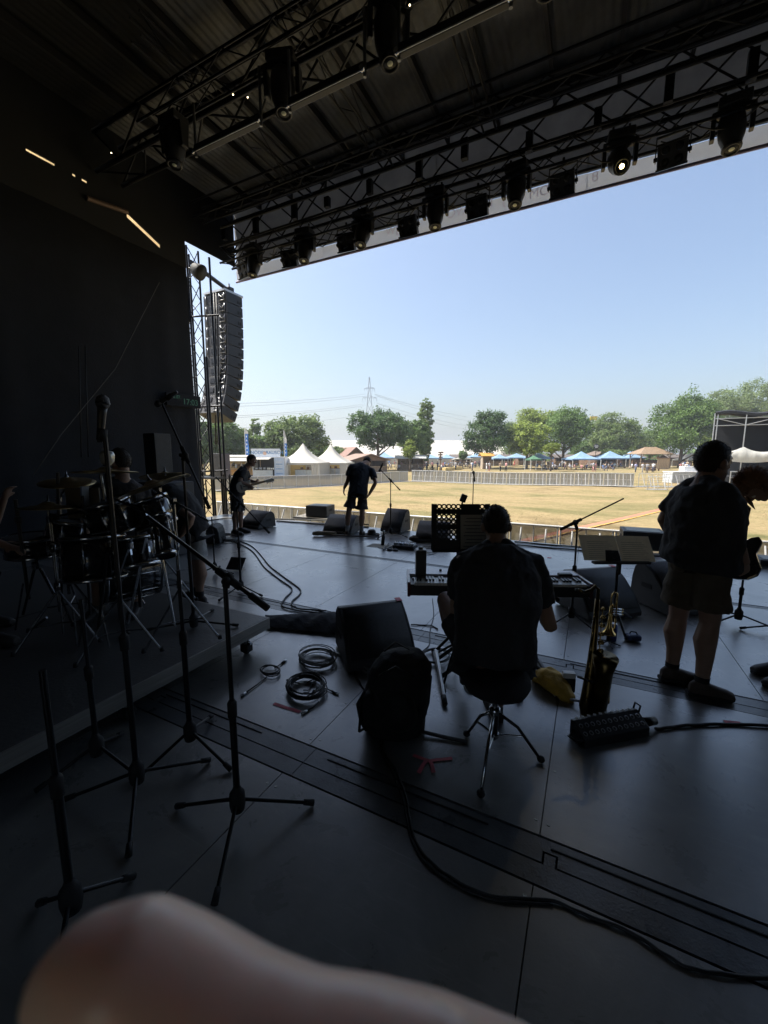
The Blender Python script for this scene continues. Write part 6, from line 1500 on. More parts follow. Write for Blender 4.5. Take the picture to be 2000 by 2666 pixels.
# ------------------------------------------------------------------ keyboard, stool, backpack
KB = thing('keyboard', 'stage piano with dark red body in front of the seated player', 'keyboard', (0, 0, 0))
REDK = mat('dark red keyboard shell', (0.10, 0.010, 0.014), 0.3, var=.2, coat=.4); IVORY = mat('white keys', (.78, .77, .73), .25, var=.03); EBON = mat('black keys', (.01, .01, .011), .3)
KW, KD_, KH = 1.30, .34, .11
MB().box((0, 0, KH * .5), (KW, KD_, KH * .78)).build('body', BLK, KB, bevel=.006)
MB().box((0, .10, KH * .92), (KW, KD_ - .2, .035)).build('control_panel', mat('pale sky sheen panel', (.62, .60, .64), .3, .2), KB, bevel=.004)  # sky reflection put into the panel's pale colour
for s in (-1, 1): MB().box((s * (KW / 2 + .008), 0, KH * .55), (.022, KD_ + .004, KH * 1.0)).build('end_cheek', REDK, KB, bevel=.004)
MB().box((0, -.045, KH * .93), (KW - .04, .012, .02)).build('felt_strip', REDK, KB)
kw = (KW - .06) / 52
for i in range(52):
    x = -KW / 2 + .03 + kw * (i + .5); block('white_key', (x, -.11, KH * .93), (kw - .0018, .125, .02), IVORY, KB)
    if i % 7 not in (2, 6) and i < 51: block('black_key', (x + kw / 2, -.085, KH * 1.07), (kw * .55, .08, .018), EBON, KB)
for k in range(10): MB().cone((-.4 + .07 * k, .12, KH * 1.06), (-.4 + .07 * k, .12, KH * 1.06 + .015), .011, .010, 10).build('knob', BLKR, KB)
kp = PD(1287, 1518, 3.02); KZ = .66; KB.location = (kp.x, kp.y, KZ); KB.rotation_euler = (0, 0, YAW - R(2))
def kw_(x, y, z): return Vector((kp.x, kp.y, KZ)) + _r * x + _fh * y + Vector((0, 0, z))
ks = thing('keyboard_stand', 'black cross-legged stand under the stage piano', 'stand', (kp.x, kp.y, 0))
for y in (-.13, .13):
    stick('leg', kw_(-.42, y, .0), kw_(.42, y, .02 - KZ), .016, BLKM, ks); stick('leg', kw_(.42, y, .0), kw_(-.42, y, .02 - KZ), .016, BLKM, ks)
for x, z in ((-.42, .02 - KZ), (.42, .02 - KZ)):
    stick('foot_bar', kw_(x, -.30, z), kw_(x, .30, z), .016, BLKM, ks)
    for y in (-.30, .30): MB().cone(kw_(x, y * .9, z), kw_(x, y * 1.05, z), .019, n=8).build('end_cap', BLKR, ks)
for x in (-.42, .42): stick('top_bar', kw_(x, -.17, -.01), kw_(x, .17, -.01), .016, BLKM, ks)
stick('chrome_tube', G(1135, 1722) + V(0, 0, .10), G(1157, 1832) + V(0, 0, .02), .015, ALU, ks); MB().cone(G(1155, 1822) + V(0, 0, .025), G(1159, 1840) + V(0, 0, .02), .019, n=10).build('end_cap', BLKR, ks)
stick('floor_leg', G(1135, 1722) + V(0, 0, .10), kw_(-.2, .1, -.3), .012, BLKM, ks)
bt = thing('drinks_carton', 'tall dark carton with screw cap standing on the keyboard', 'carton', kw_(-.565, .03, .1)); q = kw_(-.565, .02, .12)
MB().box(q + V(0, 0, .10), (.08, .08, .20), Matrix.Rotation(YAW, 3, 'Z')).build('carton_body', mat('dark carton', (.03, .03, .035), .4), bt, bevel=.004); MB().cone(q + V(0, 0, .20), q + V(0, 0, .222), .018, n=14).build('cap', BLK, bt); MB().box(q + V(0, 0, .2015), (.074, .074, .004), Matrix.Rotation(YAW, 3, 'Z')).build('carton_top', WHITEP, bt)
pd = MB().box(kw_(.53, -.02, .135), (.10, .045, .02), Matrix.Rotation(YAW, 3, 'Z')).build('phone', BLK, at=kw_(.53, -.02, .125), bevel=.004); tag(pd, 'small black phone lying on the right end of the keyboard', 'phone')
# stool
sp = G(1284, 1952); ST = thing('piano_stool', 'round black stool with a chrome tripod base under the keyboard player', 'stool', (sp.x, sp.y, 0)); sz = zat(sp, 1750)
MB().lathe([(.001, .05), (.15, .048), (.185, .03), (.19, 0), (.175, -.035), (.05, -.045), (.001, -.045)], V(sp.x, sp.y, sz - .05), (0, 0, 1), 26).build('seat', CLOTHB, ST)
stick('post', V(sp.x, sp.y, .07), V(sp.x, sp.y, sz - .07), .0165, CHR, ST, 12); stick('sleeve', V(sp.x, sp.y, .10), V(sp.x, sp.y, .26), .024, BLKM, ST, 12)
MB().lathe([(.02, -.02), (.032, -.018), (.032, .018), (.02, .02)], V(sp.x, sp.y, .25), (0, 0, 1), 12).build('upper_collar', CHR, ST); MB().lathe([(.02, -.015), (.03, -.012), (.03, .012), (.02, .015)], V(sp.x, sp.y, .10), (0, 0, 1), 12).build('lower_collar', CHR, ST)
for (u, v) in ((1215, 1918), (1408, 1985), (1252, 2075)):
    e = G(u, v); e.z = .015; m_ = V(sp.x, sp.y, .25).lerp(e, .5) + V(0, 0, .045)
    MB().tube([V(sp.x, sp.y, .25), m_, e], .0095, 8).build('leg', CHR if u != 1408 else BLKM, ST); stick('leg_brace', V(sp.x, sp.y, .10), V(sp.x, sp.y, .25).lerp(e, .6) + V(0, 0, .02), .007, CHR, ST)
    MB().ball(e + V(0, 0, .005), (.022, .022, .018), 10, 6).build('rubber_foot', BLKR, ST)
# backpack
bp = G(1028, 1905); BP = thing('backpack', 'black backpack standing upright on the deck in the centre', 'backpack', (bp.x, bp.y, 0)); CORD = mat('black nylon', (.007, .007, .008), .8, bump=.3, bscale=90)
def bpt(u, v, D=2.28): return PD(u, v, D)
D0 = depth(bp); b = MB(); rg = []
for v, c, w, dp in ((1902, 1030, 82, .13), (1860, 1026, 92, .16), (1790, 1035, 95, .17), (1730, 1045, 84, .15), (1705, 1050, 62, .11), (1692, 1052, 28, .06)):
    rg.append((PD(c, v, D0 + .05), _r * (w * D0 / 1060), _fh * dp))
b.loft(rg, 22); b.ball(PD(965, 1850, D0 - .05), (.07, .09, .13), 14, 10); b.ball(PD(1035, 1850, D0 - .10), (.13, .07, .13), 16, 10)
fuse(b, 'bag_body', CORD, BP, .010, 4, .03)
def strap(pts, r=.011, fl=.35): MB().tube(pts, r, 8, flat=fl).build('strap', CORD, BP)
strap([PD(950, 1800, D0 - .1), PD(930, 1835, D0 - .14), PD(938, 1875, D0 - .15), PD(935, 1905, D0 - .14), PD(960, 1890, D0 - .12)], .012)
strap([PD(1000, 1695, D0), PD(1030, 1672, D0 + .02), PD(1065, 1690, D0 + .05)], .012); strap([PD(1090, 1700, D0 + .1), PD(1122, 1760, D0 + .15), PD(1115, 1830, D0 + .1), PD(1100, 1880, D0)], .014)
MB().tube([PD(985, 1760, D0 - .12), PD(1030, 1735, D0 - .13), PD(1080, 1765, D0 - .1)], .004, 6).build('zip', BLKM, BP)
a, e = G(1095, 1912), G(1217, 1935); MB().tube([a + V(0, 0, .02), a.lerp(e, .5) + V(0, 0, .012), e + V(0, 0, .008)], .018, 8, flat=.3).build('loose_strap', CORD, BP)
# ------------------------------------------------------------------ music stands
def holed_plate(name, o, ax, ay, W, H, nx, ny, r, m, parent, hole=lambda i, j: True, t=.004):
    b = MB(); cw, ch = W / nx, H / ny; n = 12; az = Vector(ax).cross(Vector(ay)); o = Vector(o)
    for i in range(nx):
        for j in range(ny):
            c = o + ax * (cw * (i + .5) - W / 2) + ay * (ch * (j + .5))
            if not hole(i, j): b.quad(c - ax * cw / 2 - ay * ch / 2, c + ax * cw / 2 - ay * ch / 2, c + ax * cw / 2 + ay * ch / 2, c - ax * cw / 2 + ay * ch / 2); continue
            inn = []; out = []
            for k in range(n):
                a = 2 * math.pi * k / n; ca, sa = math.cos(a), math.sin(a); inn.append(c + ax * (ca * r) + ay * (sa * r)); s = max(abs(ca), abs(sa)); out.append(c + ax * (ca / s * cw / 2) + ay * (sa / s * ch / 2))
            b.add(out + inn, [(k, (k + 1) % n, n + (k + 1) % n, n + k) for k in range(n)])
    ob = b.build(name, m, parent); so = ob.modifiers.new('s', 'SOLIDIFY'); so.thickness = t; return ob
D = 2.95; o = PD(1200, 1432, D); o2 = PD(1200, 1312, D + .10); ay = (o2 - o).normalized(); Hh = (o2 - o).length; Ww = 155 * D / 1060
base = G(1178, 1470); base = V(o.x + _fh.x * .1, o.y + _fh.y * .1, 0)
MS = thing('music_stand', 'black perforated orchestra music stand in front of the keyboard player', 'music stand', base)
holed_plate('desk', o, _r, ay, Ww, Hh, 12, 9, .0105, BLK, MS, hole=lambda i, j: (j == 8 and i in (1, 2, 3, 4, 5, 10)) or (j in (2, 3, 5, 6) and i in (1, 2, 3, 4)))
MB().box(o + _r * 0 - _fh * .03, (Ww, .06, .008), Matrix.Rotation(YAW, 3, 'Z')).build('ledge', BLK, MS)
for s in (-1, 1): stick('desk_edge', o + _r * (s * Ww / 2), o2 + _r * (s * Ww / 2), .006, BLK, MS)
stick('pole', base + V(0, 0, .05), V(base.x, base.y, o.z + .12), .014, BLKM, MS)
for k in range(3): stick('leg', base + V(0, 0, .22), base + V(.26 * math.cos(k * 2.09 + .5), .26 * math.sin(k * 2.09 + .5), .012), .010, BLKM, MS)
sh = thing('sheet_music', 'tan sheet of music clipped on the perforated stand', 'paper', PD(1230, 1425, D)); n3 = _r.cross(ay)
MB().prism([(0, 0), (.20, 0), (.20, .255), (0, .255)], PD(1198, 1428, D) - _fh * .02, _r, ay, _fh, .004).build('sheet', PAPER, sh)
for k in range(9): MB().box(PD(1233, 1420 - 9 * k, D + .008 * k) - _fh * .028, (.16 - .02 * (k % 3), .001, .004), Matrix.Rotation(YAW, 3, 'Z')).build('text_line', BLK, sh)
lp = thing('clip_lamp', 'small black clip lamp on top of the perforated music stand', 'lamp', PD(1205, 1300, D + .1)); 
MB().box(PD(1207, 1297, D + .1), (.045, .03, .06), Matrix.Rotation(YAW, 3, 'Z') @ Matrix.Rotation(R(20), 3, 'Y')).build('lamp_head', BLK, lp, bevel=.006); stick('neck', PD(1203, 1312, D + .1), PD(1206, 1303, D + .1), .007, BLKM, lp)
# right music stand with an open score
D = 2.9; c = PD(1605, 1420, D); b0 = V(G(1598, 1640).x, G(1598, 1640).y, 0); D = depth(b0)
MS2 = thing('music_stand', 'black music stand holding an open score right of the keyboard player', 'music stand', b0)
bl, br = PD(1520, 1461, D - .03), PD(1706, 1466, D - .06); tl, tr_ = PD(1500, 1394, D + .10), PD(1677, 1400, D + .08); X = (br - bl).normalized(); Y = (tl - bl); Y = (Y - X * Y.dot(X)).normalized(); w2 = (br - bl).length; h2 = (tl - bl).length
MB().prism([(w2 * .30, 0), (w2 * .52, 0), (w2 * .50, h2 * .42), (w2 * .32, h2 * .42)], bl - X.cross(Y) * -.012, X, Y, X.cross(Y), .004).build('desk', BLK, MS2)
MB().box((bl + br) / 2 - _fh * .03 + V(0, 0, .004), (w2 * .8, .06, .02), Matrix.Rotation(YAW, 3, 'Z')).build('ledge', BLK, MS2)
stick('pole', b0 + V(0, 0, .05), (bl + br) / 2 + Y * .06, .013, BLKM, MS2); MB().lathe([(.013, -.06), (.022, -.05), (.022, .05), (.013, .06)], b0 + V(0, 0, .62), (0, 0, 1), 10).build('clutch', BLKR, MS2)
MB().tube([b0 + V(0, 0, .74), b0 + V(0, 0, .74) - _r * .05], .012, 8).build('wing_screw', BLKR, MS2)
for (u, v) in ((1645, 1612), (1630, 1668), (1545, 1640)):
    e = G(u, v); e.z = .012; stick('leg', b0 + V(0, 0, .24), e, .011, BLKM, MS2); MB().cone(e + V(0, 0, .02), e, .014, .016, 8).build('rubber_foot', BLKR, MS2)
sc2 = thing('sheet_music', 'open double-page score on the right music stand', 'paper', (bl + br) / 2); nn = X.cross(Y)
if nn.dot(_fh) > 0: nn = -nn
for k, (x0_, x1_, l0, l1) in enumerate(((0, w2 * .52, 0.012, .02), (w2 * .525, w2, .02, .01))):
    MB().prism([(x0_, .006), (x1_, .006), (x1_ - .02, h2), (x0_ - .02, h2)], bl + nn * .012, X, Y, nn, .003).build('page', PAPER, sc2)
for k in range(9):
    for x0_ in (.05, w2 * .56): MB().prism([(0, 0), (w2 * .36 - .02 * (k % 3), 0), (w2 * .36 - .02 * (k % 3), .003), (0, .003)], bl + nn * .0162 + X * x0_ + Y * (.03 + .02 * k), X, Y, nn, .0006).build('text_line', CABG, sc2)
MB().prism([(0, 0), (.045, 0), (.04, .09), (.005, .09)], bl + nn * .0175 + X * (w2 * .33), X, Y, nn, .004).build('page_clip', BLK, sc2)

# ------------------------------------------------------------------ saxophone and trumpet
D = depth(G(1530, 1862)); SX = thing('saxophone', 'tenor saxophone standing upright on a floor stand right of the stool', 'saxophone', G(1530, 1862)); SAXM = mat('dark lacquered brass', (0.13, 0.09, 0.035), .3, 1.0, var=.3, scale=10)
def sx(u, v, dd=0): return PD(u, v, D + dd)
body = [sx(1556, 1560, .06), sx(1549, 1640, .04), sx(1541, 1720, .02), sx(1530, 1800, .0), sx(1524, 1838, -.01), sx(1526, 1862, -.02), sx(1546, 1866, -.03), sx(1560, 1845, -.03)]
MB().tube(body, [.014, .020, .027, .034, .038, .040, .042, .044], 16).build('body_tube', SAXM, SX)
MB().tube([sx(1560, 1845, -.03), sx(1566, 1800, -.03), sx(1572, 1745, -.04), sx(1577, 1712, -.06)], [.044, .048, .057, .075], 18).build('bell', SAXM, SX)
MB().tube([sx(1556, 1560, .06), sx(1558, 1534, .06), sx(1550, 1526, .06), sx(1540, 1536, .06), sx(1522, 1542, .06), sx(1506, 1536, .06)], [.012, .012, .0115, .011, .0105, .011], 10).build('neck', SAXM, SX)
MB().tube([sx(1522, 1541, .06), sx(1498, 1535, .06)], [.012, .007], 10).build('mouthpiece', BLK, SX)
for k in range(11):
    v = 1585 + 22 * k; u = 1562 - .10 * (v - 1560); r_ = .010 + .0011 * k
    MB().cone(sx(u + 8 + k * .6, v, .0), sx(u + 16 + k * .6, v, -.02), r_, r_, 12).build('key_cup', BRASS, SX)
    if k % 2: MB().tube([sx(u - 9, v - 12, -.01), sx(u - 11, v + 10, -.01)], .0035, 6).build('key_rod', BRASS, SX)
MB().tube([sx(1570, 1580, .02), sx(1562, 1680, .0), sx(1556, 1780, -.02)], .004, 6).build('long_rod', BRASS, SX)
MB().tube([sx(1580, 1770, -.05), sx(1588, 1790, -.05), sx(1586, 1830, -.05), sx(1574, 1840, -.05)], .004, 6).build('key_guard', BRASS, SX)
SS = thing('saxophone_stand', 'low folding black floor stand under the saxophone', 'stand', G(1530, 1862))
j = G(1536, 1850) + V(0, 0, .06)
for (u, v) in ((1600, 1894), (1452, 1822), (1568, 1812)):
    e = G(u, v); e.z = .014; stick('leg', j, e, .010, ALU if u != 1568 else BLKM, SS); MB().ball(e, (.016, .016, .014), 8, 6).build('rubber_foot', BLKR, SS)
stick('upright', j, j + V(0, 0, .22) + _fh * .04, .011, BLKM, SS); MB().tube([sx(1505, 1762, .03), sx(1540, 1775, -.08), sx(1585, 1770, .0)], .008, 8).build('cradle', BLKR, SS)
stick('front_bar', G(1452, 1822) + V(0, 0, .014), G(1388, 1752) + V(0, 0, .03), .011, ALU, SS)
tb_ = G(1583, 1678); D = depth(tb_); TP = thing('trumpet', 'brass trumpet standing on its bell right of the saxophone', 'trumpet', tb_)
def tp(u, v, dd=0): return PD(u, v, D + dd)
MB().lathe([(.062, .0), (.055, .012), (.036, .035), (.020, .08), (.012, .16), (.0085, .26)], V(tb_.x, tb_.y, .10), (0, 0, 1), 20).build('bell', BRASS, TP)
zb = V(tb_.x, tb_.y, .36); MB().tube([zb, zb + V(0, 0, .10), zb + V(0, 0, .13) + _r * .02, zb + V(0, 0, .12) + _r * .045, zb + _r * .05 + V(0, 0, .06), zb + _r * .05 - V(0, 0, .12)], .0075, 10).build('main_tube', BRASS, TP)
MB().tube([zb + _r * .05 - V(0, 0, .10), zb + _r * .05 - V(0, 0, .20), zb + _r * .03 - V(0, 0, .22), zb + _r * .015 - V(0, 0, .20), zb + _r * .015 + V(0, 0, .02)], .0065, 10).build('tuning_slide', BRASS, TP)
for k in range(3): MB().cone(zb + _r * .015 - V(0, 0, .03 + .024 * k), zb + _r * .095 - V(0, 0, .03 + .024 * k), .0095, n=12).build('valve', CHR, TP); MB().cone(zb + _r * .095 - V(0, 0, .03 + .024 * k), zb + _r * .112 - V(0, 0, .03 + .024 * k), .006, n=10).build('valve_button', BRASS, TP)
ts = thing('trumpet_peg', 'low black five-legged peg stand holding the trumpet', 'stand', tb_); MB().cone(V(tb_.x, tb_.y, 0.03), V(tb_.x, tb_.y, .20), .018, .012, 10).build('peg', BLKR, ts)
for k in range(5): stick('leg', V(tb_.x, tb_.y, .035), V(tb_.x + .10 * math.cos(k * 1.257), tb_.y + .10 * math.sin(k * 1.257), .008), .006, BLKM, ts)
# ------------------------------------------------------------------ small things on the deck
BLUEC = mat('blue can', (.03, .07, .26), .3, .3)
p = G(1595, 1668); cn = thing('drinks_can', 'blue and silver drinks can behind the trumpet', 'can', p); MB().lathe([(.026, 0), (.032, .006), (.033, .15), (.027, .165)], p, (0, 0, 1), 16).build('can_body', BLUEC, cn); MB().lathe([(.027, .160), (.028, .168), (.020, .168)], p, (0, 0, 1), 16).build('rim', ALU, cn)
p = G(1648, 1668); pb = thing('effects_box', 'small rounded blue box on the deck beside the music stand', 'box', p); MB().box(p + V(0, 0, .035), (.12, .09, .06), Matrix.Rotation(YAW, 3, 'Z')).build('case', mat('blue box', (.035, .06, .16), .35), pb, bevel=.02); MB().tube([p + V(-.03, 0, .065), p + V(-.02, 0, .085), p + V(.02, 0, .085), p + V(.03, 0, .065)], .006, 8).build('handle', BLKR, pb)
p = G(1222, 1794); ms_ = thing('computer_mouse', 'white and black computer mouse on the deck left of the stool', 'mouse', p); MB().ball(p + V(0, 0, .008), (.033, .058, .028), 14, 10, Matrix.Rotation(YAW + R(20), 3, 'Z')).build('shell', WHITEP, ms_); MB().ball(p + V(0, 0, .004), (.0335, .0585, .012), 14, 6, Matrix.Rotation(YAW + R(20), 3, 'Z')).build('underside', BLK, ms_)
p = G(1345, 1808); pdl = thing('sustain_pedal', 'small chrome sustain pedal on the deck right of the stool', 'pedal', p); MB().box(p + V(0, 0, .015), (.06, .13, .03), Matrix.Rotation(YAW, 3, 'Z')).build('base', BLK, pdl, bevel=.005); MB().box(p + V(0, 0, .042) - _fh * .02, (.035, .10, .008), Matrix.Rotation(YAW, 3, 'Z') @ Matrix.Rotation(R(-12), 3, 'X')).build('lever', CHR, pdl, bevel=.003)
YB = mat('mustard cloth bag', (.62, .37, .05), .7, var=.25, scale=14, bump=.5, bscale=30); p = G(1430, 1790); yb_ = thing('cloth_bag', 'crumpled mustard yellow bag lying between stool and saxophone', 'bag', p)
b = MB(); a, e = G(1392, 1765), G(1490, 1828); d_ = (e - a).normalized(); pr = Vector((-d_.y, d_.x, 0)); 
for k, (f, w, h_) in enumerate(((-.02, .02, .02), (.12, .07, .06), (.35, .09, .09), (.6, .085, .08), (.85, .07, .055), (1.0, .03, .03))): 
    pass
b.loft([(a + (e - a) * f + V(0, 0, h_ * .9), pr * w, V(0, 0, h_)) for f, w, h_ in ((-.04, .02, .02), (.12, .075, .055), (.35, .095, .075), (.6, .09, .07), (.85, .07, .05), (1.02, .03, .025))], 16); fuse(b, 'bag', YB, yb_, .008, 2, .05)
q = G(1478, 1800); MB().box(q + V(0, 0, .13), (.085, .05, .04), Matrix.Rotation(YAW + R(-8), 3, 'Z')).build('white_tag', WHITEP, yb_, bevel=.004); MB().box(q + V(0, 0, .06), (.09, .055, .11), Matrix.Rotation(YAW + R(-8), 3, 'Z')).build('dark_pouch', CLOTHB, yb_, bevel=.01)
# stage box with sockets
p = G(1572, 1930); SB = thing('stage_box', 'black sloping stage box with two rows of sockets on the deck', 'stage box', (p.x, p.y, 0)); a, e = G(1518, 1948), G(1688, 1914); d_ = (e - a); d_.z = 0; Lb = d_.length; d_.normalize(); nb = Vector((-d_.y, d_.x, 0))
MB().prism([(0, 0), (.13, 0), (.13, .105), (.10, .115), (0, .055)], a - nb * .01, nb, (0, 0, 1), d_, Lb).build('case', BLK, SB, bevel=.006)
SOCK_ = mat('socket ring', (.35, .36, .38), .3, .8); sl = Vector((nb.x * .10, nb.y * .10, .06)).normalized(); sn = d_.cross(sl)
if sn.z < 0: sn = -sn
for i in range(11):
    for k in range(2):
        c = a - nb * .01 + d_ * (Lb * (i + .6) / 11.4) + V(0, 0, .055) + sl * (.032 + .046 * k) + sn * .002
        MB().lathe([(.0105, 0), (.0135, .003), (.0105, .004), (.009, .001)], c, sn, 12, cap=False).build('socket', SOCK_, SB)
for i in range(10): MB().box(a + d_ * (Lb * (i + .7) / 11) + nb * .10 + V(0, 0, .1205), (.017, .013, .006)).build('label_dot', WHITEP, SB)
MB().tube([a - d_ * .002 + V(0, 0, .05), a - d_ * .05 + V(0, 0, .05), a - d_ * .055 + nb * .06 + V(0, 0, .045), a + nb * .08 + V(0, 0, .05)], .006, 8).build('handle', BLKM, SB)
MB().tube([a + d_ * Lb + nb * .08 + V(0, 0, .1), a + d_ * (Lb + .01) + nb * .08 + V(0, 0, .14), a + d_ * (Lb + .01) + nb * .12 + V(0, 0, .14), a + d_ * Lb + nb * .12 + V(0, 0, .1)], .006, 8).build('handle', BLKM, SB)
MB().tube([a + d_ * Lb + nb * .05 + V(0, 0, .05), a + d_ * (Lb + .10) + nb * .05 + V(0, 0, .045)], [.03, .024], 12).build('cable_gland', BLKM, SB)

# ------------------------------------------------------------------ cables
def cable(label, px, r=.008, m=CABLE, z=None, smooth=6, parent=None, name='cable'):
    P = [G(*q) for q in px]; out = []
    for i in range(len(P) - 1):
        p0, p1, p2, p3 = P[max(i - 1, 0)], P[i], P[i + 1], P[min(i + 2, len(P) - 1)]
        for s in range(smooth):
            t = s / smooth; out.append(.5 * ((2 * p1) + (p2 - p0) * t + (2 * p0 - 5 * p1 + 4 * p2 - p3) * t * t + (-p0 + 3 * p1 - 3 * p2 + p3) * t ** 3))
    out.append(P[-1])
    for i, q in enumerate(out): q.z = r + .001 + .002 * math.sin(i * 1.3); q.x += .002 * math.sin(i * .47 + len(label)); q.y += .002 * math.sin(i * .61 + 2)
    return line_thing(name, label, 'cable', out, r, m, 8)
mc = [(995, 1935), (1000, 1965), (1035, 2020), (1058, 2080), (1065, 2130), (1085, 2200), (1130, 2255), (1200, 2305), (1300, 2340), (1440, 2350), (1530, 2390), (1640, 2430), (1730, 2490), (1800, 2525), (1900, 2545), (2080, 2552)]
cable('thick black cable curving over the deck from the backpack to lower right', mc, .0065)
cable('second black cable beside the thick one leaving the backpack', [(990, 1930), (998, 1975), (1028, 2030), (1050, 2085), (1058, 2130), (1078, 2205), (1122, 2262), (1195, 2312), (1300, 2348), (1440, 2358)], .005)
cable('thick multicore cable leaving the stage box towards the right edge', [(1706, 1903), (1735, 1899), (1800, 1892), (1900, 1890), (2060, 1897)], .010)
cable('looped thin black cable behind the backpack on the left', [(960, 1815), (935, 1775), (922, 1745), (935, 1710), (985, 1695), (1040, 1690)], .006)
def coil(label, uc, vc, ru, rv, loops, r, m, seed, ends=()):
    rn = random.Random(seed); c = G(uc, vc); t = thing('cable_coil', label, 'cable', c); pts = []
    for i in range(loops * 18 + 1):
        a = 2 * math.pi * i / 18; k = 1 + .10 * math.sin(a * .37 + seed) + rn.uniform(-.02, .02); sh_ = .18 * math.sin(a * .11 + seed)
        q = G(uc + ru * (k * math.cos(a) + sh_ * .4), vc + rv * (k * math.sin(a) + sh_ * .3)); q.z = r + .004 + .011 * (1 + math.sin(a * .53 + seed)) + .003 * (i / 18); pts.append(q)
    MB().tube(pts, r, 6).build('loop', m, t)
    for (p0, p1, p2) in ends:
        P = [G(*p0), G(*p1), G(*p2)]
        for q in P: q.z = r + .004
        MB().tube(P, r, 6).build('tail', m, t); d_ = (P[2] - P[1]).normalized(); MB().tube([P[2], P[2] + d_ * .018], r * 1.5, 8).build('strain_relief', BLKR, t); MB().tube([P[2] + d_ * .018, P[2] + d_ * .062], .0095, 10).build('plug', ALU if seed % 2 else CHR, t)
    return t
coil('neat coil of grey and black cable on the deck, upper right of two coils', 828, 1722, 44, 22, 13, .004, CABG, 3, [((850, 1700), (862, 1702), (872, 1704)), ((790, 1738), (805, 1748), (818, 1752))])
coil('tangled heap of black microphone cables with silver plugs, lower coil', 798, 1800, 46, 30, 12, .0045, CABLE, 5, [((845, 1795), (855, 1798), (864, 1802)), ((830, 1830), (815, 1845), (806, 1850)), ((780, 1782), (772, 1780), (765, 1778)), ((790, 1800), (803, 1800), (812, 1788)), ((800, 1815), (808, 1812), (812, 1808)), ((800, 1780), (808, 1775), (816, 1772))])
coil('small loop of black cable with two plugs beside the riser castor', 703, 1752, 24, 13, 3, .005, CABLE, 7, [((715, 1742), (725, 1736), (733, 1730)), ((695, 1765), (670, 1785), (645, 1803))])
coil('heap of grey cable loops behind the backpack', 990, 1735, 50, 28, 6, .006, CABG, 9)
coil('knot of thin cables under the keyboard stand', 1135, 1715, 36, 18, 4, .0045, CABLE, 11)
coil('tangle of black cables on the deck behind the bass player stand', 592, 1404, 28, 8, 6, .009, CABLE, 13)
coil('loops of white cable beside the perforated music stand', 1110, 1435, 26, 8, 3, .007, mat('white cable', (.5, .5, .47), .5), 15)
cable('pair of thick black cables winding over the deck, left strand', [(600, 1408), (640, 1425), (665, 1445), (690, 1480), (728, 1510), (760, 1535), (742, 1560), (735, 1580), (780, 1592), (860, 1602)], .009)
cable('pair of thick black cables winding over the deck, right strand', [(606, 1404), (650, 1420), (678, 1445), (705, 1478), (745, 1508), (783, 1540), (760, 1570), (775, 1586), (850, 1592)], .009)
cable('long black cable along the stage edge, front strand', [(720, 1358), (780, 1362), (850, 1368), (960, 1374)], .016)
cable('long black cable along the stage edge, rear strand', [(700, 1352), (780, 1354), (860, 1358), (960, 1368)], .016)
cable('black cable along the stage edge right of the keyboard player, front strand', [(1340, 1420), (1480, 1432), (1620, 1445), (1760, 1452)], .013)
cable('black cable along the stage edge right of the keyboard player, rear strand', [(1340, 1412), (1480, 1424), (1560, 1428)], .013)
cable('black cable on the deck from the wedge to the keyboard stand', [(1070, 1628), (1120, 1630), (1140, 1640)], .006)
cable('thin cable crossing the deck joint under the keyboard', [(1126, 1560), (1130, 1600), (1120, 1640), (1118, 1680), (1095, 1700)], .005)
cable('black cable loop beside the right edge box', [(1900, 1475), (1940, 1482), (1985, 1480), (2040, 1478)], .01)
cable('thin black cable at the left stage edge under the tower', [(540, 1357), (575, 1352), (600, 1350), (640, 1356)], .012)
# things along the stage front
p = G(884, 1398); pk = thing('wooden_plank', 'long dark plank lying on the deck before the leaning man', 'plank', p); a, e = G(818, 1395), G(988, 1402); MB().tube([a + V(0, 0, .03), e + V(0, 0, .03)], .03, 8, flat=.6).build('board', mat('dark plank', (.10, .08, .06), .7), pk)
tw_ = thing('rolled_towel', 'rolled tan towel at the left end of the plank', 'towel', G(840, 1396)); b = MB().loft([(G(816 + 12 * k, 1396) + V(0, 0, .06), V(0, .05, 0) * (1 - .08 * abs(k - 2)), V(0, 0, .05) * (1 - .1 * abs(k - 2) + .1 * (k % 2))) for k in range(6)], 12); fuse(b, 'towel', mat('tan towel', (.30, .24, .16), .9, bump=.4), tw_, .012, 2, .03)
p = G(968, 1394); ht = thing('hat', 'dark brimmed hat lying on the deck behind the plank', 'hat', p); MB().lathe([(.001, .12), (.06, .125), (.085, .10), (.09, .02), (.16, .012), (.17, .03), (.165, .0), (.09, .004)], p, (0, 0, 1), 24).build('felt', mat('dark felt', (.03, .027, .025), .85), ht); MB().lathe([(.091, .02), (.093, .024), (.093, .05), (.089, .054)], p, (0, 0, 1), 24, cap=False).build('band', BLK, ht)
pp = thing('setlist', 'white sheets of paper lying on the deck beside the pedalboard', 'paper', G(985, 1422))
for k, (a, b_, c, d__) in enumerate((((953, 1423), (995, 1427), (1008, 1418), (972, 1415)), ((985, 1428), (1022, 1430), (1028, 1420), (996, 1418)))):
    MB().add([G(*q) + V(0, 0, .004 + .002 * k) for q in (a, b_, c, d__)], [(0, 1, 2, 3)]).build('sheet', PAPER, pp)
p = G(1048, 1428); PBd = thing('pedalboard', 'black pedalboard with four pale effect pedals', 'pedalboard', p); a, e = G(1022, 1428), G(1077, 1433); d_ = (e - a); Lp = d_.length; d_.normalize(); nb = Vector((-d_.y, d_.x, 0)); Mz = Matrix.Rotation(math.atan2(d_.y, d_.x), 3, 'Z')
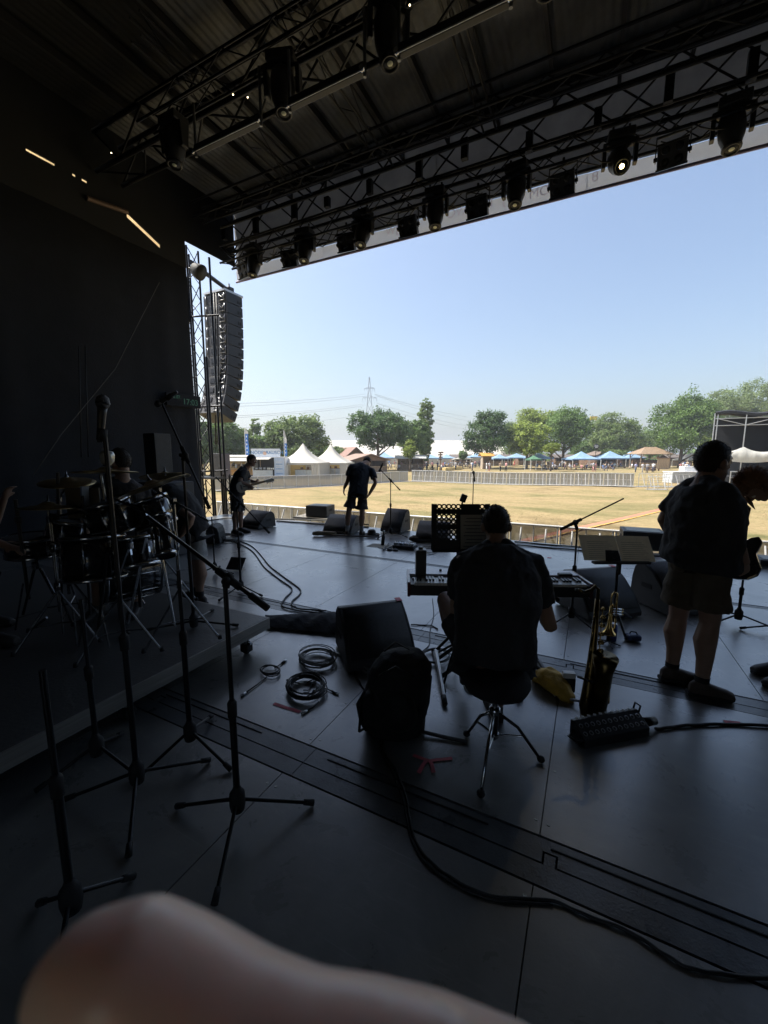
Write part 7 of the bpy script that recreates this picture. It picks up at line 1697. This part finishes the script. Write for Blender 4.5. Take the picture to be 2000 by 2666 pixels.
MB().box(a.lerp(e, .5) + nb * .12 + V(0, 0, .035), (Lp, .26, .06), Mz).build('board', BLK, PBd, bevel=.006)
for k in range(4):
    c = a + d_ * (Lp * (k + .5) / 4) + nb * .10 + V(0, 0, .085); pe = MB().box(c, (.075, .13, .04), Mz).build('pedal', [WHITEM, METAL, WHITEM, WHITEP][k], PBd, bevel=.004)
    for j_ in (-1, 0, 1): MB().cone(c + d_ * (.022 * j_) + nb * .035 + V(0, 0, .02), c + d_ * (.022 * j_) + nb * .035 + V(0, 0, .034), .008, n=8).build('knob', BLK, pe)
    MB().cone(c - nb * .04 + V(0, 0, .02), c - nb * .04 + V(0, 0, .03), .010, n=8).build('footswitch', CHR, pe)
for i, (u, v) in enumerate(((1015, 1433), (1030, 1434))):
    p = G(u, v); o = MB().ball(p + V(0, 0, .012), (.055, .045, .025), 12, 6).build('ear_pad_case', BLK, at=p); tag(o, ('left' if i == 0 else 'right') + ' one of two small black pucks on the deck before the pedalboard', 'case')
p = G(996, 1420); bo = thing('water_bottle', 'dark bottle leaning in front of the tall centre monitor', 'bottle', p); MB().lathe([(.03, 0), (.034, .02), (.034, .16), (.014, .22), (.013, .27)], p, (.12, 0, 1), 12).build('bottle_body', mat('dark glass', (.02, .02, .022), .15), bo); MB().lathe([(.015, .26), (.015, .29), (.001, .292)], p, (.12, 0, 1), 12).build('cap', CHR, bo)
cs = thing('cymbal_bag', 'small brown pouch on the deck beside the tall centre monitor', 'bag', G(1080, 1412)); b = MB().ball(G(1082, 1410) + V(0, 0, .06), (.14, .10, .07), 14, 8); fuse(b, 'pouch', mat('brown pouch', (.07, .055, .035), .8), cs, .012, 2, .04)
tbp = thing('mini_tripod', 'little black folding stand arm on the setlist paper', 'stand', G(1000, 1433)); stick('arm', G(998, 1434) + V(0, 0, .015), G(1012, 1418) + V(0, 0, .03), .012, BLK, tbp); stick('arm', G(998, 1434) + V(0, 0, .015), G(1020, 1426) + V(0, 0, .02), .010, BLK, tbp)
# tablet on the floor stand at left
p = G(617, 1488); tbk = thing('tablet_easel', 'dark flat panel leaning on a low easel at the left deck', 'tablet', p); D = depth(p)
q0, q1, q2, q3 = PD(588, 1481, D), PD(628, 1484, D), PD(640, 1452, D + .12), PD(602, 1450, D + .12); o = MB().add([q0, q1, q2, q3], [(0, 1, 2, 3)]).build('panel', BLK, tbk); o.modifiers.new('s', 'SOLIDIFY').thickness = .015
stick('easel_leg', (q2 + q3) / 2, G(622, 1478) + V(0, 0, .01), .008, BLKM, tbk); MB().add([G(586, 1486) + V(0, 0, .004), G(630, 1490) + V(0, 0, .004), G(640, 1480) + V(0, 0, .004), G(600, 1478) + V(0, 0, .004)], [(0, 1, 2, 3)]).build('base_sheet', PAPER, tbk)
# ------------------------------------------------------------------ guitars
CREAM = mat('cream guitar lacquer', (.55, .52, .46), .25, coat=.5, var=.05)
def guitar(label, c, axis, nrm, L, m, bodyW=.33, bodyL=.46):
    """c centre of body, axis from body to headstock, nrm outwards from the front face"""
    a = Vector(axis).normalized(); n = Vector(nrm); n = (n - a * n.dot(a)).normalized(); x = a.cross(n); c = Vector(c); t = thing('guitar', label, 'guitar', c)
    out = [(-.5, .10), (-.47, .30), (-.36, .46), (-.2, .5), (-.04, .42), (.10, .36), (.24, .42), (.40, .47), (.52, .36), (.46, .22), (.34, .14), (.34, -.14), (.40, -.22), (.44, -.36), (.34, -.44), (.2, -.40), (.08, -.36), (-.05, -.42), (-.2, -.5), (-.36, -.46), (-.47, -.30), (-.5, -.10)]
    bd = MB().prism([(p_[0] * bodyL, p_[1] * bodyW) for p_ in out], c - n * .02, a, x, n, .04).build('body', m, t, bevel=.008)
    MB().prism([(.30 * bodyL, -.028), (.30 * bodyL, .028), (L, .021), (L, -.021)], c + n * .014, a, x, n, .022).build('neck', WOODL, t)
    MB().prism([(L, -.022), (L, .022), (L + .03, .04), (L + .18, .045), (L + .2, .01), (L + .16, -.03)], c + n * .006, a, x, n, .016).build('headstock', m if m is CREAM else BLK, t)
    for k in range(4): MB().cone(c + a * (L + .045 + .036 * k) + x * .04, c + a * (L + .045 + .036 * k) + x * .072, .006, .010, 8).build('tuner', CHR, t)
    for d_ in (-.04, .10): MB().box(c + a * (d_ * bodyL) + n * .024, (.03, .03, .012)).build('pickup', BLK, t)
    MB().prism([(-.25 * bodyL, -.05), (-.25 * bodyL, .05), (-.18 * bodyL, .05), (-.18 * bodyL, -.05)], c + n * .021, a, x, n, .012).build('bridge', CHR, t)
    return t
guitar('pale bass guitar held by the man at the left stage front', PD(637, 1266, 8.30), PD(700, 1250, 8.55) - PD(637, 1266, 8.30), -_fh * .3 + _r * .5 - up_ * .1 + _fh * -.6, .42, CREAM, .23, .33)
guitar('dark guitar worn in front of the standing man, headstock up', PD(1918, 1446, 2.98), PD(1938, 1340, 3.06) - PD(1918, 1446, 2.98), _fh * .6 + _r * .8, .22, SHELL, .30, .36)
MB_ = None
# ------------------------------------------------------------------ summer haze in the air
hz = MB().box((0, 790, 30.5), (1900, 1720, 66)).build('haze', mat('pl', (1, 1, 1)))
hm = bpy.data.materials.new('thin summer haze'); hm.use_nodes = True; hn = hm.node_tree.nodes; hn.remove(hn['Principled BSDF'])
pv = hn.new('ShaderNodeVolumePrincipled'); pv.inputs['Color'].default_value = (0.86, 0.93, 1.0, 1); pv.inputs['Density'].default_value = 0.0007; pv.inputs['Anisotropy'].default_value = 0.3
hm.node_tree.links.new(pv.outputs[0], hn['Material Output'].inputs['Volume'])
hz.data.materials.clear(); hz.data.materials.append(hm); hz['kind'] = 'stuff'; hz['label'] = 'thin pale summer haze filling the air'; hz['category'] = 'haze'
